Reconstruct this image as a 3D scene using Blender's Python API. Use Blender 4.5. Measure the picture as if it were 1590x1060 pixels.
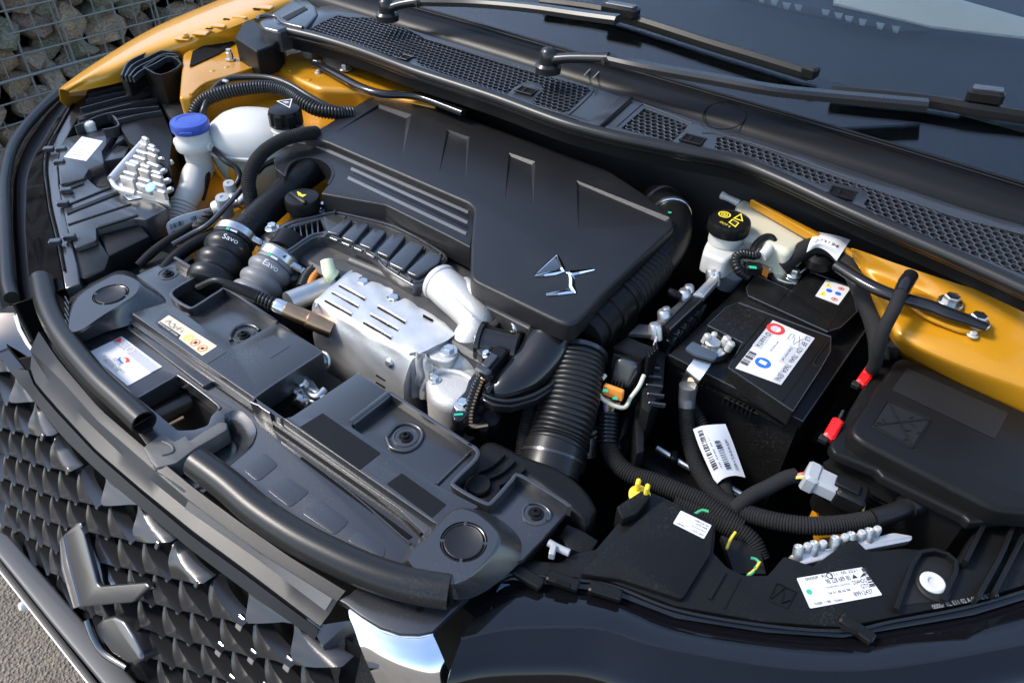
import bpy, math, random
from mathutils import Vector, Matrix, geometry
random.seed(7)
for o in list(bpy.data.objects): bpy.data.objects.remove(o)
S = bpy.context.scene
COL = S.collection
# ------------------------------------------------------------------ camera
CAMLOC = Vector((0.58, -0.302, 0.60))
FPX, CXP, CYP = 1150.0, 795.0, 530.0
def cam_axes(yaw, pitch, roll):
    yaw, pitch, roll = map(math.radians, (yaw, pitch, roll))
    f = Vector((-math.sin(yaw)*math.cos(pitch), math.cos(yaw)*math.cos(pitch), -math.sin(pitch)))
    r = Vector((math.cos(yaw), math.sin(yaw), 0))
    d = f.cross(r)
    r2 = r*math.cos(roll) + d*math.sin(roll)
    d2 = -r*math.sin(roll) + d*math.cos(roll)
    return r2, d2, f
CR, CD, CF = cam_axes(36.7, 40.5, -2.0)
cd = bpy.data.cameras.new('camera'); cam = bpy.data.objects.new('camera', cd); COL.objects.link(cam)
cd.sensor_width = 36; cd.lens = FPX/1590*36; cd.clip_start = 0.02; cd.clip_end = 500
cam.matrix_world = Matrix(((CR.x, -CD.x, -CF.x, CAMLOC.x), (CR.y, -CD.y, -CF.y, CAMLOC.y), (CR.z, -CD.z, -CF.z, CAMLOC.z), (0, 0, 0, 1)))
S.camera = cam
cd.dof.use_dof = True; cd.dof.focus_distance = 0.95; cd.dof.aperture_fstop = 16
# ------------------------------------------------------------------ daylight: bright hazy sky, soft sun from the left
SUN_EL, SUN_AZ = 46.0, 238.0          # azimuth measured from +Y towards +X
w = bpy.data.worlds.new('World'); S.world = w; w.use_nodes = True
nt = w.node_tree; bg = nt.nodes['Background']
sky = nt.nodes.new('ShaderNodeTexSky'); sky.sky_type = 'NISHITA'; sky.sun_disc = False
sky.sun_elevation = math.radians(SUN_EL); sky.sun_rotation = math.radians(SUN_AZ)
sky.air_density = 1.0; sky.dust_density = 1.2; sky.ozone_density = 1.0; sky.altitude = 100
nt.links.new(sky.outputs[0], bg.inputs[0]); bg.inputs[1].default_value = 0.13
sl = bpy.data.lights.new('sun', 'SUN'); sun = bpy.data.objects.new('sun', sl); COL.objects.link(sun)
sl.energy = 1.5; sl.angle = math.radians(12); sl.color = (1.0, 0.94, 0.86)
sd = Vector((math.sin(math.radians(SUN_AZ))*math.cos(math.radians(SUN_EL)), math.cos(math.radians(SUN_AZ))*math.cos(math.radians(SUN_EL)), math.sin(math.radians(SUN_EL))))
sun.rotation_euler = (-sd).to_track_quat('-Z', 'Y').to_euler(); sun.location = sd*6
S.render.resolution_x = 1024; S.render.resolution_y = 682
S.view_settings.view_transform = 'Standard'; S.view_settings.look = 'None'
S.view_settings.exposure = 1.6; S.view_settings.gamma = 1.0; S.view_settings.use_curve_mapping = False
S.render.engine = 'CYCLES'; S.cycles.max_bounces = 8; S.cycles.use_denoising = True

# ------------------------------------------------------------------ geometry helpers
def P(x, y, z):
    """the point of the place at height z that the photograph shows at pixel x, y"""
    d = CR*((x-CXP)/FPX) + CD*((y-CYP)/FPX) + CF
    return CAMLOC + d*((z-CAMLOC.z)/d.z)
def PP(x, y, p0, n):
    d = CR*((x-CXP)/FPX) + CD*((y-CYP)/FPX) + CF
    return CAMLOC + d*((Vector(p0)-CAMLOC).dot(Vector(n))/d.dot(Vector(n)))
def PL(pts, z): return [P(p[0], p[1], p[2] if len(p) > 2 else z) for p in pts]
def MM(x, y, z):
    """metres per photo pixel around that point"""
    return (P(x, y, z)-CAMLOC).dot(CF)/FPX
V = Vector
UP = V((0, 0, 1))
def new(name, verts, faces, m, parent=None, smooth=40):
    me = bpy.data.meshes.new(name); me.from_pydata([tuple(v) for v in verts], [], faces); me.update()
    if smooth:
        me.polygons.foreach_set('use_smooth', [True]*len(me.polygons)); me.set_sharp_from_angle(angle=math.radians(smooth))
    me.materials.append(m)
    o = bpy.data.objects.new(name, me); COL.objects.link(o)
    if parent is not None: o.parent = parent
    return o
def thing(name, label, cat, group=None):
    o = bpy.data.objects.new(name, None); COL.objects.link(o); o.empty_display_size = .05
    o['label'] = label; o['category'] = cat
    if group: o['group'] = group
    return o
def tag(o, label, cat, group=None):
    o['label'] = label; o['category'] = cat
    if group: o['group'] = group
    return o
def crom(p, n=6, closed=False):
    """Catmull-Rom through points (any dimension as tuples)"""
    p = [tuple(q) for q in p]; out = []; L = len(p)
    if L < 3 and not closed: n = max(n, 1)
    rng = L if closed else L-1
    for i in range(rng):
        a, b, c, d = (p[(i-1) % L] if closed or i > 0 else tuple(2*x-y for x, y in zip(p[0], p[1]))), p[i], p[(i+1) % L], (p[(i+2) % L] if closed or i+2 < L else tuple(2*x-y for x, y in zip(p[-1], p[-2])))
        for k in range(n):
            t = k/n
            out.append(tuple(.5*((2*B)+(-A+C)*t+(2*A-5*B+4*C-D)*t*t+(-A+3*B-3*C+D)*t**3) for A, B, C, D in zip(a, b, c, d)))
    if not closed: out.append(p[-1])
    return out
def rnd(pts, r, n=4):
    """round the corners of a closed 3D polygon; r a number or one per corner"""
    out = []; L = len(pts)
    for i in range(L):
        p = V(pts[i]); a = V(pts[i-1]); b = V(pts[(i+1) % L]); ri = r[i] if isinstance(r, (list, tuple)) else r
        da, db = a-p, b-p; ra = min(ri, da.length*.48); rb = min(ri, db.length*.48)
        if ri <= 1e-6 or da.length < 1e-6 or db.length < 1e-6: out.append(p); continue
        A = p+da.normalized()*ra; B = p+db.normalized()*rb
        for k in range(n+1):
            t = k/n; out.append(A*(1-t)**2 + p*2*t*(1-t) + B*t*t)
    return out
def newell(pts):
    n = V((0, 0, 0))
    for i in range(len(pts)):
        a, b = pts[i], pts[(i+1) % len(pts)]
        n += V(((a.y-b.y)*(a.z+b.z), (a.z-b.z)*(a.x+b.x), (a.x-b.x)*(a.y+b.y)))
    return n.normalized()
def offset(pts, n, d):
    out = []; L = len(pts)
    for i in range(L):
        e0 = (pts[i]-pts[i-1]); e1 = (pts[(i+1) % L]-pts[i])
        if e0.length < 1e-9: e0 = e1
        if e1.length < 1e-9: e1 = e0
        m0 = n.cross(e0.normalized()); m1 = n.cross(e1.normalized()); m = m0+m1
        if m.length < 1e-6: m = m0
        m.normalize(); c = max(.35, m.dot(m0)); out.append(pts[i]+m*(d/c))
    return out
def slab_geo(pts, thick, bev=.0015, seg=2, holes=(), down=None, bottom=True, nohb=False):
    pts = [V(p) for p in pts]; n = newell(pts)
    if n.z < 0 and down is None or (down is not None and n.dot(V(down)) > 0): pts.reverse(); n = -n
    dn = V(down).normalized() if down is not None else -n
    loops = [(pts, 1)]
    for h in holes:
        h = [V(q) for q in h]
        if newell(h).dot(n) > 0: h.reverse()
        loops.append((h, 1))
    verts, faces = [], []; tops = []; bots = []
    for lp, s in loops:
        rings = []; hb = lp is not pts and nohb
        if bev > 0 and not hb:
            for k in range(seg+1):
                t = (1-k/seg)*math.pi/2
                rings.append([q+dn*(bev*(1-math.sin(t)) if False else bev*(1-math.sin(t))) for q in offset(lp, n, bev*(1-math.cos(t)))])
        else: rings.append(lp)
        rings.append([q+dn*thick for q in lp])
        base = len(verts); L = len(lp)
        for r in rings: verts += r
        for k in range(len(rings)-1):
            for i in range(L):
                a = base+k*L+i; b = base+k*L+(i+1) % L
                faces.append((a, a+L, b+L, b))
        tops.append((base, rings[0])); bots.append((base+(len(rings)-1)*L, rings[-1]))
    def cap(idx, flip):
        tri = geometry.tessellate_polygon([r for _, r in idx]); flat = []
        for b, r in idx: flat += list(range(b, b+len(r)))
        for t in tri:
            f = tuple(flat[i] for i in t)
            nn = (verts[f[1]]-verts[f[0]]).cross(verts[f[2]]-verts[f[0]])
            if (nn.dot(n) < 0) != flip: f = f[::-1]
            faces.append(f)
    cap(tops, False)
    if bottom: cap(bots, True)
    return verts, faces
def slab(name, pts, thick, m, parent=None, bev=.0015, seg=2, holes=(), down=None, r=0, smooth=35, nohb=False):
    if r: pts = rnd([V(p) for p in pts], r)
    v, f = slab_geo(pts, thick, bev, seg, holes, down, True, nohb)
    return new(name, v, f, m, parent, smooth)
def frames(path):
    T = []; L = len(path)
    for i in range(L):
        a = path[max(0, i-1)]; b = path[min(L-1, i+1)]; T.append((b-a).normalized())
    ref = UP if abs(T[0].z) < .9 else V((1, 0, 0))
    N = (ref-T[0]*ref.dot(T[0])).normalized(); out = []
    for t in T:
        N = (N-t*N.dot(t)).normalized(); out.append((t, N, t.cross(N)))
    return out
def sweep_geo(path, prof, scale=None, caps=True, closed=True):
    """prof: list of (side, up)"""
    path = [V(p) for p in path]; F = frames(path); v = []; f = []; n = len(prof)
    for i, (p, (t, N, B)) in enumerate(zip(path, F)):
        s = scale[i] if scale else 1
        v += [p + B*(a*s) + N*(b*s) for a, b in prof]
    for i in range(len(path)-1):
        for k in range(n if closed else n-1):
            a = i*n+k; b = i*n+(k+1) % n
            f.append((a, b, b+n, a+n))
    if caps and closed: f.append(tuple(range(n))[::-1]); f.append(tuple(range((len(path)-1)*n, len(path)*n)))
    return v, f
def circ(n, r=1, sq=1): return [(math.cos(2*math.pi*k/n)*r, math.sin(2*math.pi*k/n)*r*sq) for k in range(n)]
def tube(name, pts, r, m, parent=None, n=12, sub=6, corr=None, sq=1, caps=True, smooth=50):
    """pts: 3D points; r number or list; corr=(pitch, depth) corrugation rings"""
    rs = list(r) if isinstance(r, (list, tuple)) else [r]*len(pts)
    q = [(p[0], p[1], p[2], a) for p, a in zip(pts, rs)]
    q = crom(q, sub) if len(q) > 2 else q
    if corr:
        step = corr[0]/4; acc = [0]; 
        for a, b in zip(q, q[1:]): acc.append(acc[-1]+(V(b[:3])-V(a[:3])).length)
        N = max(2, int(acc[-1]/step)); out = []; j = 0
        for i in range(N+1):
            s = acc[-1]*i/N
            while j < len(acc)-2 and acc[j+1] < s: j += 1
            t = (s-acc[j])/max(1e-9, acc[j+1]-acc[j]); x = [A+(B-A)*t for A, B in zip(q[j], q[j+1])]
            x[3] += corr[1]*(.7, 1, .7, -1)[i % 4]; out.append(x)
        q = out
    v, f = sweep_geo([x[:3] for x in q], circ(n, 1, sq), [x[3] for x in q], caps)
    return new(name, v, f, m, parent, smooth)
def axes_of(axis):
    a = V(axis).normalized(); ref = V((1, 0, 0)) if abs(a.x) < .8 else V((0, 1, 0))
    u = (ref-a*ref.dot(a)).normalized(); return u, a.cross(u), a
def lathe_geo(c, axis, prof, n=28, rot=0, cap=True):
    """prof: (radius, height along axis) from bottom to top"""
    u, w_, a = axes_of(axis); c = V(c); v = []; f = []
    for r, h in prof:
        for k in range(n):
            t = 2*math.pi*k/n+rot; rr = r(k) if callable(r) else r
            v.append(c+a*h+u*(math.cos(t)*rr)+w_*(math.sin(t)*rr))
    for i in range(len(prof)-1):
        for k in range(n):
            x = i*n+k; y = i*n+(k+1) % n; f.append((x, y, y+n, x+n))
    if cap: f.append(tuple(range(n))[::-1]); f.append(tuple(range((len(prof)-1)*n, len(prof)*n)))
    return v, f
def lathe(name, c, axis, prof, m, parent=None, n=28, rot=0, smooth=35, cap=True):
    v, f = lathe_geo(c, axis, prof, n, rot, cap); return new(name, v, f, m, parent, smooth)
def join_geo(*gs):
    v, f = [], []
    for gv, gf in gs:
        b = len(v); v += list(gv); f += [tuple(i+b for i in q) for q in gf]
    return v, f
def box_geo(c, size, rz=0, bev=.001, axes=None):
    c = V(c); X, Y, Z = axes if axes else (V((math.cos(rz), math.sin(rz), 0)), V((-math.sin(rz), math.cos(rz), 0)), UP)
    a, b, h = size[0]/2, size[1]/2, size[2]/2; bev = min(bev, a*.6, b*.6, h*.6)
    v = []
    for (A, B, H) in ((a-bev, b-bev, h), (a, b, h-bev), (a, b, -h+bev), (a-bev, b-bev, -h)):
        for (sx, sy) in ((1, 1), (-1, 1), (-1, -1), (1, -1)):
            # chamfer vertical corners too
            for (kx, ky) in (((1, 0), (0, 1)) if sx*sy < 0 else ((1, 0), (0, 1))):
                xx = sx*(A-bev*ky); yy = sy*(B-bev*kx)
                v.append(c+X*xx+Y*yy+Z*H)
    # order each ring counter-clockwise by angle
    rings = []
    for k in range(4):
        ids = list(range(k*8, k*8+8))
        ids.sort(key=lambda i: math.atan2((v[i]-c).dot(Y)/b, (v[i]-c).dot(X)/a)); rings.append(ids)
    f = [tuple(rings[0]), tuple(rings[3][::-1])]
    for k in range(3):
        for i in range(8):
            p, q = rings[k][i], rings[k][(i+1) % 8]; p2, q2 = rings[k+1][i], rings[k+1][(i+1) % 8]
            f.append((q, p, p2, q2))
    return v, f
def box(name, c, size, m, parent=None, rz=0, bev=.001, axes=None):
    v, f = box_geo(c, size, rz, bev, axes); return new(name, v, f, m, parent, 25)
def surf_geo(rows, nu=4, nv=4, thick=0, closed_u=False):
    """smooth sheet through a grid of 3D points"""
    R1 = [crom(r, nu, closed_u) for r in rows]
    colsn = len(R1[0]); cols = [crom([R1[i][j] for i in range(len(R1))], nv) for j in range(colsn)]
    nr = len(cols[0]); v = [V(cols[j][i]) for i in range(nr) for j in range(colsn)]; f = []
    for i in range(nr-1):
        for j in range(colsn if closed_u else colsn-1):
            a = i*colsn+j; b = i*colsn+(j+1) % colsn; f.append((a, b, b+colsn, a+colsn))
    if thick:
        nn = [V((0, 0, 0)) for _ in v]
        for q in f:
            k = (v[q[1]]-v[q[0]]).cross(v[q[3]]-v[q[0]])
            for i in q: nn[i] += k
        L = len(v); v2 = [p-(k.normalized() if k.length > 0 else UP)*thick for p, k in zip(v, nn)]; f2 = [tuple(i+L for i in q[::-1]) for q in f]
        v = v+v2; e = []
        if not closed_u:
            for i in range(nr-1):
                a, b = i*colsn, (i+1)*colsn; e.append((a, b, b+L, a+L))
                a, b = i*colsn+colsn-1, (i+1)*colsn+colsn-1; e.append((b, a, a+L, b+L))
        for j in range(colsn if closed_u else colsn-1):
            a, b = j, (j+1) % colsn; e.append((b, a, a+L, b+L))
            a, b = (nr-1)*colsn+j, (nr-1)*colsn+(j+1) % colsn; e.append((a, b, b+L, a+L))
        f = f+f2+e
    return v, f
def surf(name, rows, m, parent=None, nu=4, nv=4, thick=.002, smooth=45, closed_u=False):
    v, f = surf_geo(rows, nu, nv, thick, closed_u); return new(name, v, f, m, parent, smooth)
def loft_geo(rings):
    n = len(rings[0]); v = [V(p) for r in rings for p in r]; f = []
    for i in range(len(rings)-1):
        for k in range(n):
            a = i*n+k; b = i*n+(k+1) % n; f.append((a, b, b+n, a+n))
    f.append(tuple(range(n))[::-1]); f.append(tuple(range((len(rings)-1)*n, len(rings)*n)))
    return v, f
def hexbolt_geo(c, axis, r, washer=1.55, hh=.9):
    a = V(axis).normalized(); c = V(c)
    return join_geo(lathe_geo(c, a, [(r*washer, -.0006), (r*washer, r*.14), (r*(washer-.12), r*.26)], 24),
                    lathe_geo(c+a*r*.24, a, [(r, 0), (r, r*hh*.8), (r*.86, r*hh)], 6, .3))
def hexbolt(c, axis, r, m, parent, name='bolt', washer=1.55, hh=.9):
    v, f = hexbolt_geo(c, axis, r, washer, hh); return new(name, v, f, m, parent, 30)
def torx(c, axis, r, m, parent, name='screw'):
    a = V(axis).normalized()
    g = join_geo(lathe_geo(V(c), a, [(r*1.75, -.001), (r*1.75, r*.12), (r*1.6, r*.25)], 28),
                 lathe_geo(V(c)+a*r*.2, a, [(r, 0), (r, r*.55), (r*.8, r*.8), (r*.5, r*.82), (r*.42, r*.3)], 24))
    return new(name, g[0], g[1], m, parent, 30)
# ------------------------------------------------------------------ flat print (text and shapes on a label's own plane)
class Quad:
    """label plane from photo corners: origin, end of the u side, end of the v side (3D)"""
    def __init__(s, o, u, v, lift=.0004):
        s.o = V(o); s.u = V(u)-s.o; s.v = V(v)-s.o; s.n = s.u.cross(s.v).normalized()
        if s.n.dot(CAMLOC-s.o) < 0: s.n = -s.n
        s.lu = s.u.length; s.lv = s.v.length; s.lift = lift
    def at(s, a, b, k=1): return s.o + s.u*a + s.v*b + s.n*(s.lift*k)
_tc = {}
def glyphs(txt):
    if txt not in _tc:
        c = bpy.data.curves.new('t', 'FONT'); c.body = txt; c.resolution_u = 3; c.size = 1
        o = bpy.data.objects.new('t', c); me = bpy.data.meshes.new_from_object(o)
        vs = [(v.co.x, v.co.y) for v in me.vertices]; fs = [tuple(p.vertices) for p in me.polygons]
        bpy.data.objects.remove(o); bpy.data.curves.remove(c); bpy.data.meshes.remove(me)
        x0 = min(a for a, b in vs); x1 = max(a for a, b in vs)
        _tc[txt] = ([((a-x0), b) for a, b in vs], fs, x1-x0)
    return _tc[txt]
def pr_text(q, txt, a0, b0, a1, b1, h=None, k=1):
    """text whose baseline runs from (a0,b0) to (a1,b1) in label units (0..1), height chosen from the length unless h (metres)"""
    vs, fs, wd = glyphs(txt); A = q.at(a0, b0, k); B = q.at(a1, b1, k); d = (B-A); L = d.length; d.normalize()
    up = q.n.cross(d); s = L/wd; hs = (h/.7) if h else s
    return [A+d*(x*s)+up*(y*hs) for x, y in vs], [f for f in fs]
def pr_poly(q, pts, k=1):
    v = [q.at(a, b, k) for a, b in pts]; t = geometry.tessellate_polygon([v]); return v, [tuple(x) for x in t]
def pr_rect(q, a0, b0, a1, b1, k=1): return [q.at(a0, b0, k), q.at(a1, b0, k), q.at(a1, b1, k), q.at(a0, b1, k)], [(0, 1, 2, 3)]
def pr_disc(q, a, b, r, r0=0, n=28, k=1):
    c = q.at(a, b, k); X = q.u.normalized(); Y = q.n.cross(X)
    o = [c+X*math.cos(2*math.pi*i/n)*r+Y*math.sin(2*math.pi*i/n)*r for i in range(n)]
    if not r0: return o, [tuple(range(n))]
    i_ = [c+X*math.cos(2*math.pi*i/n)*r0+Y*math.sin(2*math.pi*i/n)*r0 for i in range(n)]
    return o+i_, [(i, (i+1) % n, n+(i+1) % n, n+i) for i in range(n)]
def pr_line(q, a0, b0, a1, b1, wd, k=1):
    A, B = q.at(a0, b0, k), q.at(a1, b1, k); d = (B-A).normalized(); s = q.n.cross(d)*wd*.5
    return [A-s, B-s, B+s, A+s], [(0, 1, 2, 3)]
def pr_bars(q, a0, b0, a1, b1, n, along='u', k=1, seed=1):
    rg = random.Random(seed); gs = []; t = 0
    ws = [rg.choice((1, 1, 2, 3)) for _ in range(n*2)]; tot = sum(ws); x = 0
    for i, wv in enumerate(ws):
        if i % 2 == 0:
            lo, hi = x/tot, (x+wv)/tot
            gs.append(pr_rect(q, a0+(a1-a0)*lo, b0, a0+(a1-a0)*hi, b1, k) if along == 'u' else pr_rect(q, a0, b0+(b1-b0)*lo, a1, b0+(b1-b0)*hi, k))
        x += wv
    return join_geo(*gs)
def pr(parent, m, *gs, name='print'):
    v, f = join_geo(*gs); return new(name, v, f, m, parent, 0)

# ------------------------------------------------------------------ materials (procedural)
def mat(name, col, rough=.5, metal=0, grain=0, gscale=900, var=.12, vscale=14, coat=0, spec=.5, dust=0, sub=0, trans=0, ior=1.45, wear=0, aniso=0):
    m = bpy.data.materials.new(name); m.use_nodes = True; t = m.node_tree; b = t.nodes['Principled BSDF']; N = t.nodes.new; L = t.links.new
    b.inputs['Roughness'].default_value = rough; b.inputs['Metallic'].default_value = metal
    b.inputs['Specular IOR Level'].default_value = spec; b.inputs['IOR'].default_value = ior
    if coat: b.inputs['Coat Weight'].default_value = coat; b.inputs['Coat Roughness'].default_value = .05
    if sub: b.inputs['Subsurface Weight'].default_value = sub; b.inputs['Subsurface Radius'].default_value = (.02, .02, .018); b.inputs['Subsurface Scale'].default_value = .5
    if trans: b.inputs['Transmission Weight'].default_value = trans
    co = N('ShaderNodeTexCoord')
    n1 = N('ShaderNodeTexNoise'); n1.inputs['Scale'].default_value = vscale; n1.inputs['Detail'].default_value = 5; L(co.outputs['Object'], n1.inputs['Vector'])
    mx = N('ShaderNodeMix'); mx.data_type = 'RGBA'
    c = col if len(col) == 4 else (*col, 1)
    mx.inputs[6].default_value = tuple(x*(1-var) for x in c[:3])+(1,); mx.inputs[7].default_value = tuple(min(1, x*(1+var)) for x in c[:3])+(1,)
    L(n1.outputs[0], mx.inputs[0]); last = mx.outputs[2]
    if dust:
        n2 = N('ShaderNodeTexNoise'); n2.inputs['Scale'].default_value = 420; n2.inputs['Detail'].default_value = 2; L(co.outputs['Object'], n2.inputs['Vector'])
        n3 = N('ShaderNodeTexNoise'); n3.inputs['Scale'].default_value = 9; n3.inputs['Detail'].default_value = 4; L(co.outputs['Object'], n3.inputs['Vector'])
        mm = N('ShaderNodeMath'); mm.operation = 'MULTIPLY'; L(n2.outputs[0], mm.inputs[0]); L(n3.outputs[0], mm.inputs[1])
        rp = N('ShaderNodeValToRGB'); rp.color_ramp.elements[0].position = .33; rp.color_ramp.elements[1].position = .47
        rp.color_ramp.elements[1].color = (dust, dust, dust, 1); L(mm.outputs[0], rp.inputs[0])
        m2 = N('ShaderNodeMix'); m2.data_type = 'RGBA'; L(rp.outputs[0], m2.inputs[0]); L(last, m2.inputs[6]); m2.inputs[7].default_value = (.30, .27, .23, 1); last = m2.outputs[2]
    L(last, b.inputs['Base Color'])
    rr = N('ShaderNodeMapRange'); rr.inputs[3].default_value = max(.02, rough*(1-var*1.2)); rr.inputs[4].default_value = min(1, rough*(1+var*1.2)); L(n1.outputs[0], rr.inputs[0]); L(rr.outputs[0], b.inputs['Roughness'])
    if grain:
        g = N('ShaderNodeTexNoise'); g.inputs['Scale'].default_value = gscale; g.inputs['Detail'].default_value = 2; L(co.outputs['Object'], g.inputs['Vector'])
        bp = N('ShaderNodeBump'); bp.inputs['Strength'].default_value = grain; bp.inputs['Distance'].default_value = .0008; L(g.outputs[0], bp.inputs['Height']); L(bp.outputs[0], b.inputs['Normal'])
    return m
M = dict(
    plas=mat('black_satin_plastic', (.024, .025, .027), .25, grain=.06, var=.12, dust=.09, spec=1.0),
    plasg=mat('black_grained_plastic', (.011, .011, .012), .36, grain=.34, gscale=1500, var=.10, spec=.38, dust=.05),
    plasm=mat('black_matte_plastic', (.007, .007, .007), .36, grain=.15, dust=.05, spec=.20),
    plasd=mat('black_dull_moulding', (.010, .010, .010), .60, grain=.15, spec=.30, dust=.04),
    batt=mat('battery_black_plastic', (.007, .007, .007), .34, grain=.12, dust=.06, spec=.20),
    gloss=mat('gloss_black_plastic', (.010, .010, .011), .14, var=.2, spec=.5),
    rubber=mat('black_rubber', (.011, .011, .011), .33, grain=.12, dust=.05, spec=.4),
    rubg=mat('grey_rubber', (.15, .15, .153), .42, grain=.1),
    cloth=mat('black_woven_tape', (.013, .013, .013), .8, grain=.7, gscale=1300, spec=.25),
    alu=mat('aluminium_sheet', (.58, .57, .555), .40, .6, grain=.35, gscale=190, var=.20, vscale=30),
    alud=mat('aged_aluminium_sheet', (.55, .53, .50), .42, 1, grain=.4, gscale=90, var=.22, vscale=40),
    cast=mat('cast_aluminium', (.62, .61, .59), .46, 1, grain=.35, gscale=500, var=.10),
    castw=mat('pale_cast_aluminium', (.50, .49, .46), .52, .45, grain=.55, gscale=420, var=.14, vscale=40),
    steel=mat('zinc_steel', (.62, .62, .60), .30, 1, var=.18, vscale=60),
    chrome=mat('chrome', (.90, .90, .91), .08, 1, var=.03),
    dchrome=mat('dark_chrome', (.20, .19, .18), .12, 1, var=.1),
    satin=mat('satin_dark_metal', (.15, .15, .155), .27, .85, var=.06),
    copper=mat('heat_browned_steel', (.42, .26, .15), .32, 1, var=.25, vscale=60),
    yellow=mat('orange_yellow_body_paint', (.59, .275, .014), .26, .15, var=.05, coat=.6, grain=.03, gscale=300),
    yellowi=mat('dull_orange_yellow_undercoat', (.48, .215, .009), .28, .15, var=.14, grain=.10, gscale=200, dust=.05, coat=.25),
    white=mat('translucent_white_plastic', (.50, .49, .45), .38, 0, var=.05, sub=.25),
    whitey=mat('yellowed_white_plastic', (.52, .50, .38), .40, 0, var=.05, sub=.2),
    cream=mat('pale_green_plastic', (.62, .66, .42), .4, 0, var=.05, sub=.1),
    paper=mat('white_label_paper', (.60, .60, .595), .5, 0, var=.03),
    paperg=mat('grey_label_foil', (.42, .42, .43), .42, 0, var=.04),
    papero=mat('peach_label_paper', (.72, .55, .36), .5, 0, var=.04),
    ink=mat('black_ink', (.02, .02, .02), .55, var=.02),
    inkg=mat('grey_ink', (.25, .25, .25), .55, var=.02),
    inkw=mat('white_ink', (.66, .66, .66), .5, var=.02),
    red=mat('red_ink', (.70, .035, .03), .5, var=.02), blue=mat('blue_ink', (.02, .12, .55), .5, var=.02),
    yel=mat('yellow_ink', (.80, .62, .04), .5, var=.02), orangei=mat('orange_ink', (.62, .16, .03), .5, var=.02), green=mat('green_marker', (.02, .38, .22), .5, var=.05),
    bluecap=mat('blue_plastic', (.028, .065, .33), .40, 0, var=.06, grain=.1),
    redp=mat('red_plastic', (.62, .012, .012), .36, 0, var=.06),
    yelp=mat('yellow_plastic', (.82, .58, .04), .42, 0, var=.05),
    orap=mat('orange_plastic', (.80, .27, .04), .42, 0, var=.05),
    greyp=mat('grey_plastic', (.30, .31, .32), .48, 0, var=.05),
    wgrn=mat('green_wire', (.05, .35, .16), .4), wred=mat('red_wire', (.6, .03, .04), .4), wyel=mat('yellow_wire', (.7, .55, .05), .4), wpur=mat('purple_wire', (.16, .06, .35), .4), wwht=mat('white_wire', (.7, .7, .68), .4), worg=mat('orange_wire', (.7, .25, .05), .4),
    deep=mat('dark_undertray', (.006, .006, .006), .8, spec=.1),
)
# ================================================================== front of the car: slam-panel cover, seals, surround
def ring_px(pts, z, r=0): 
    q = PL(pts, z); return rnd(q, r) if r else q
def wall_strip(name, px, z_top, h, t, m, parent):
    """upright rib of height h following photo points"""
    path = [V(p) for p in crom([tuple(p) for p in PL(px, z_top)], 3)]; v = []; f = []
    for i, p in enumerate(path):
        d = (path[min(i+1, len(path)-1)]-path[max(i-1, 0)]); d.z = 0; d.normalize(); s = V((-d.y, d.x, 0))*t/2
        v += [p-s, p-s*.5+UP*.0004, p+s*.5+UP*.0004, p+s, p+s-UP*h, p-s-UP*h]
    n = 6
    for i in range(len(path)-1):
        for k in range(n):
            a = i*n+k; b = i*n+(k+1) % n; f.append((a, b, b+n, a+n))
    f.append(tuple(range(n))[::-1]); f.append(tuple(range(len(v)-n, len(v))))
    return new(name, v, f, m, parent, 35)
cover = thing('radiator_cover', 'wide black plastic cover over the radiator, with two round caps and stickers', 'cover')
ZA, ZB, ZF = -.010, -.022, -.032
notchL = [(271, 399), (305, 420), (305, 428), (270, 449), (268, 461), (291, 476), (304, 475), (340, 452), (356, 450)]
notchR = [(727, 689), (740, 697), (739, 712), (707, 744), (707, 755), (752, 780), (766, 777), (795, 745), (809, 738)]
base = [(206, 430)] + notchL + [(503, 546), (398, 614), (402, 628), (436, 649), (452, 647), (556, 578)] + notchR + [(882, 782), (882, 793), (812, 868), (730, 900), (620, 790), (200, 500)]
slab('base_plate', PL(base, ZB), .006, M['plas'], cover, .001)
topA = [(203, 486), (262, 468), (357, 537), (366, 535), (429, 500), (503, 546), (398, 614), (402, 627), (436, 649), (452, 647), (556, 578), (608, 611), (544, 661), (678, 752), (745, 786), (706, 800), (678, 814)]
slab('top_plate', rnd(PL(topA, ZA), .004), .014, M['plas'], cover, .0012)
wall_strip('rim', notchL + [(430, 499)], ZA+.001, .014, .004, M['plas'], cover)
wall_strip('rim', [(606, 609), (722, 685)] + notchR + [(878, 780), (884, 787)], ZA+.001, .014, .004, M['plas'], cover)
wall_strip('rim', [(500, 547), (398, 615), (403, 628), (420, 640)], ZA+.0006, .03, .003, M['plas'], cover)
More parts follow.
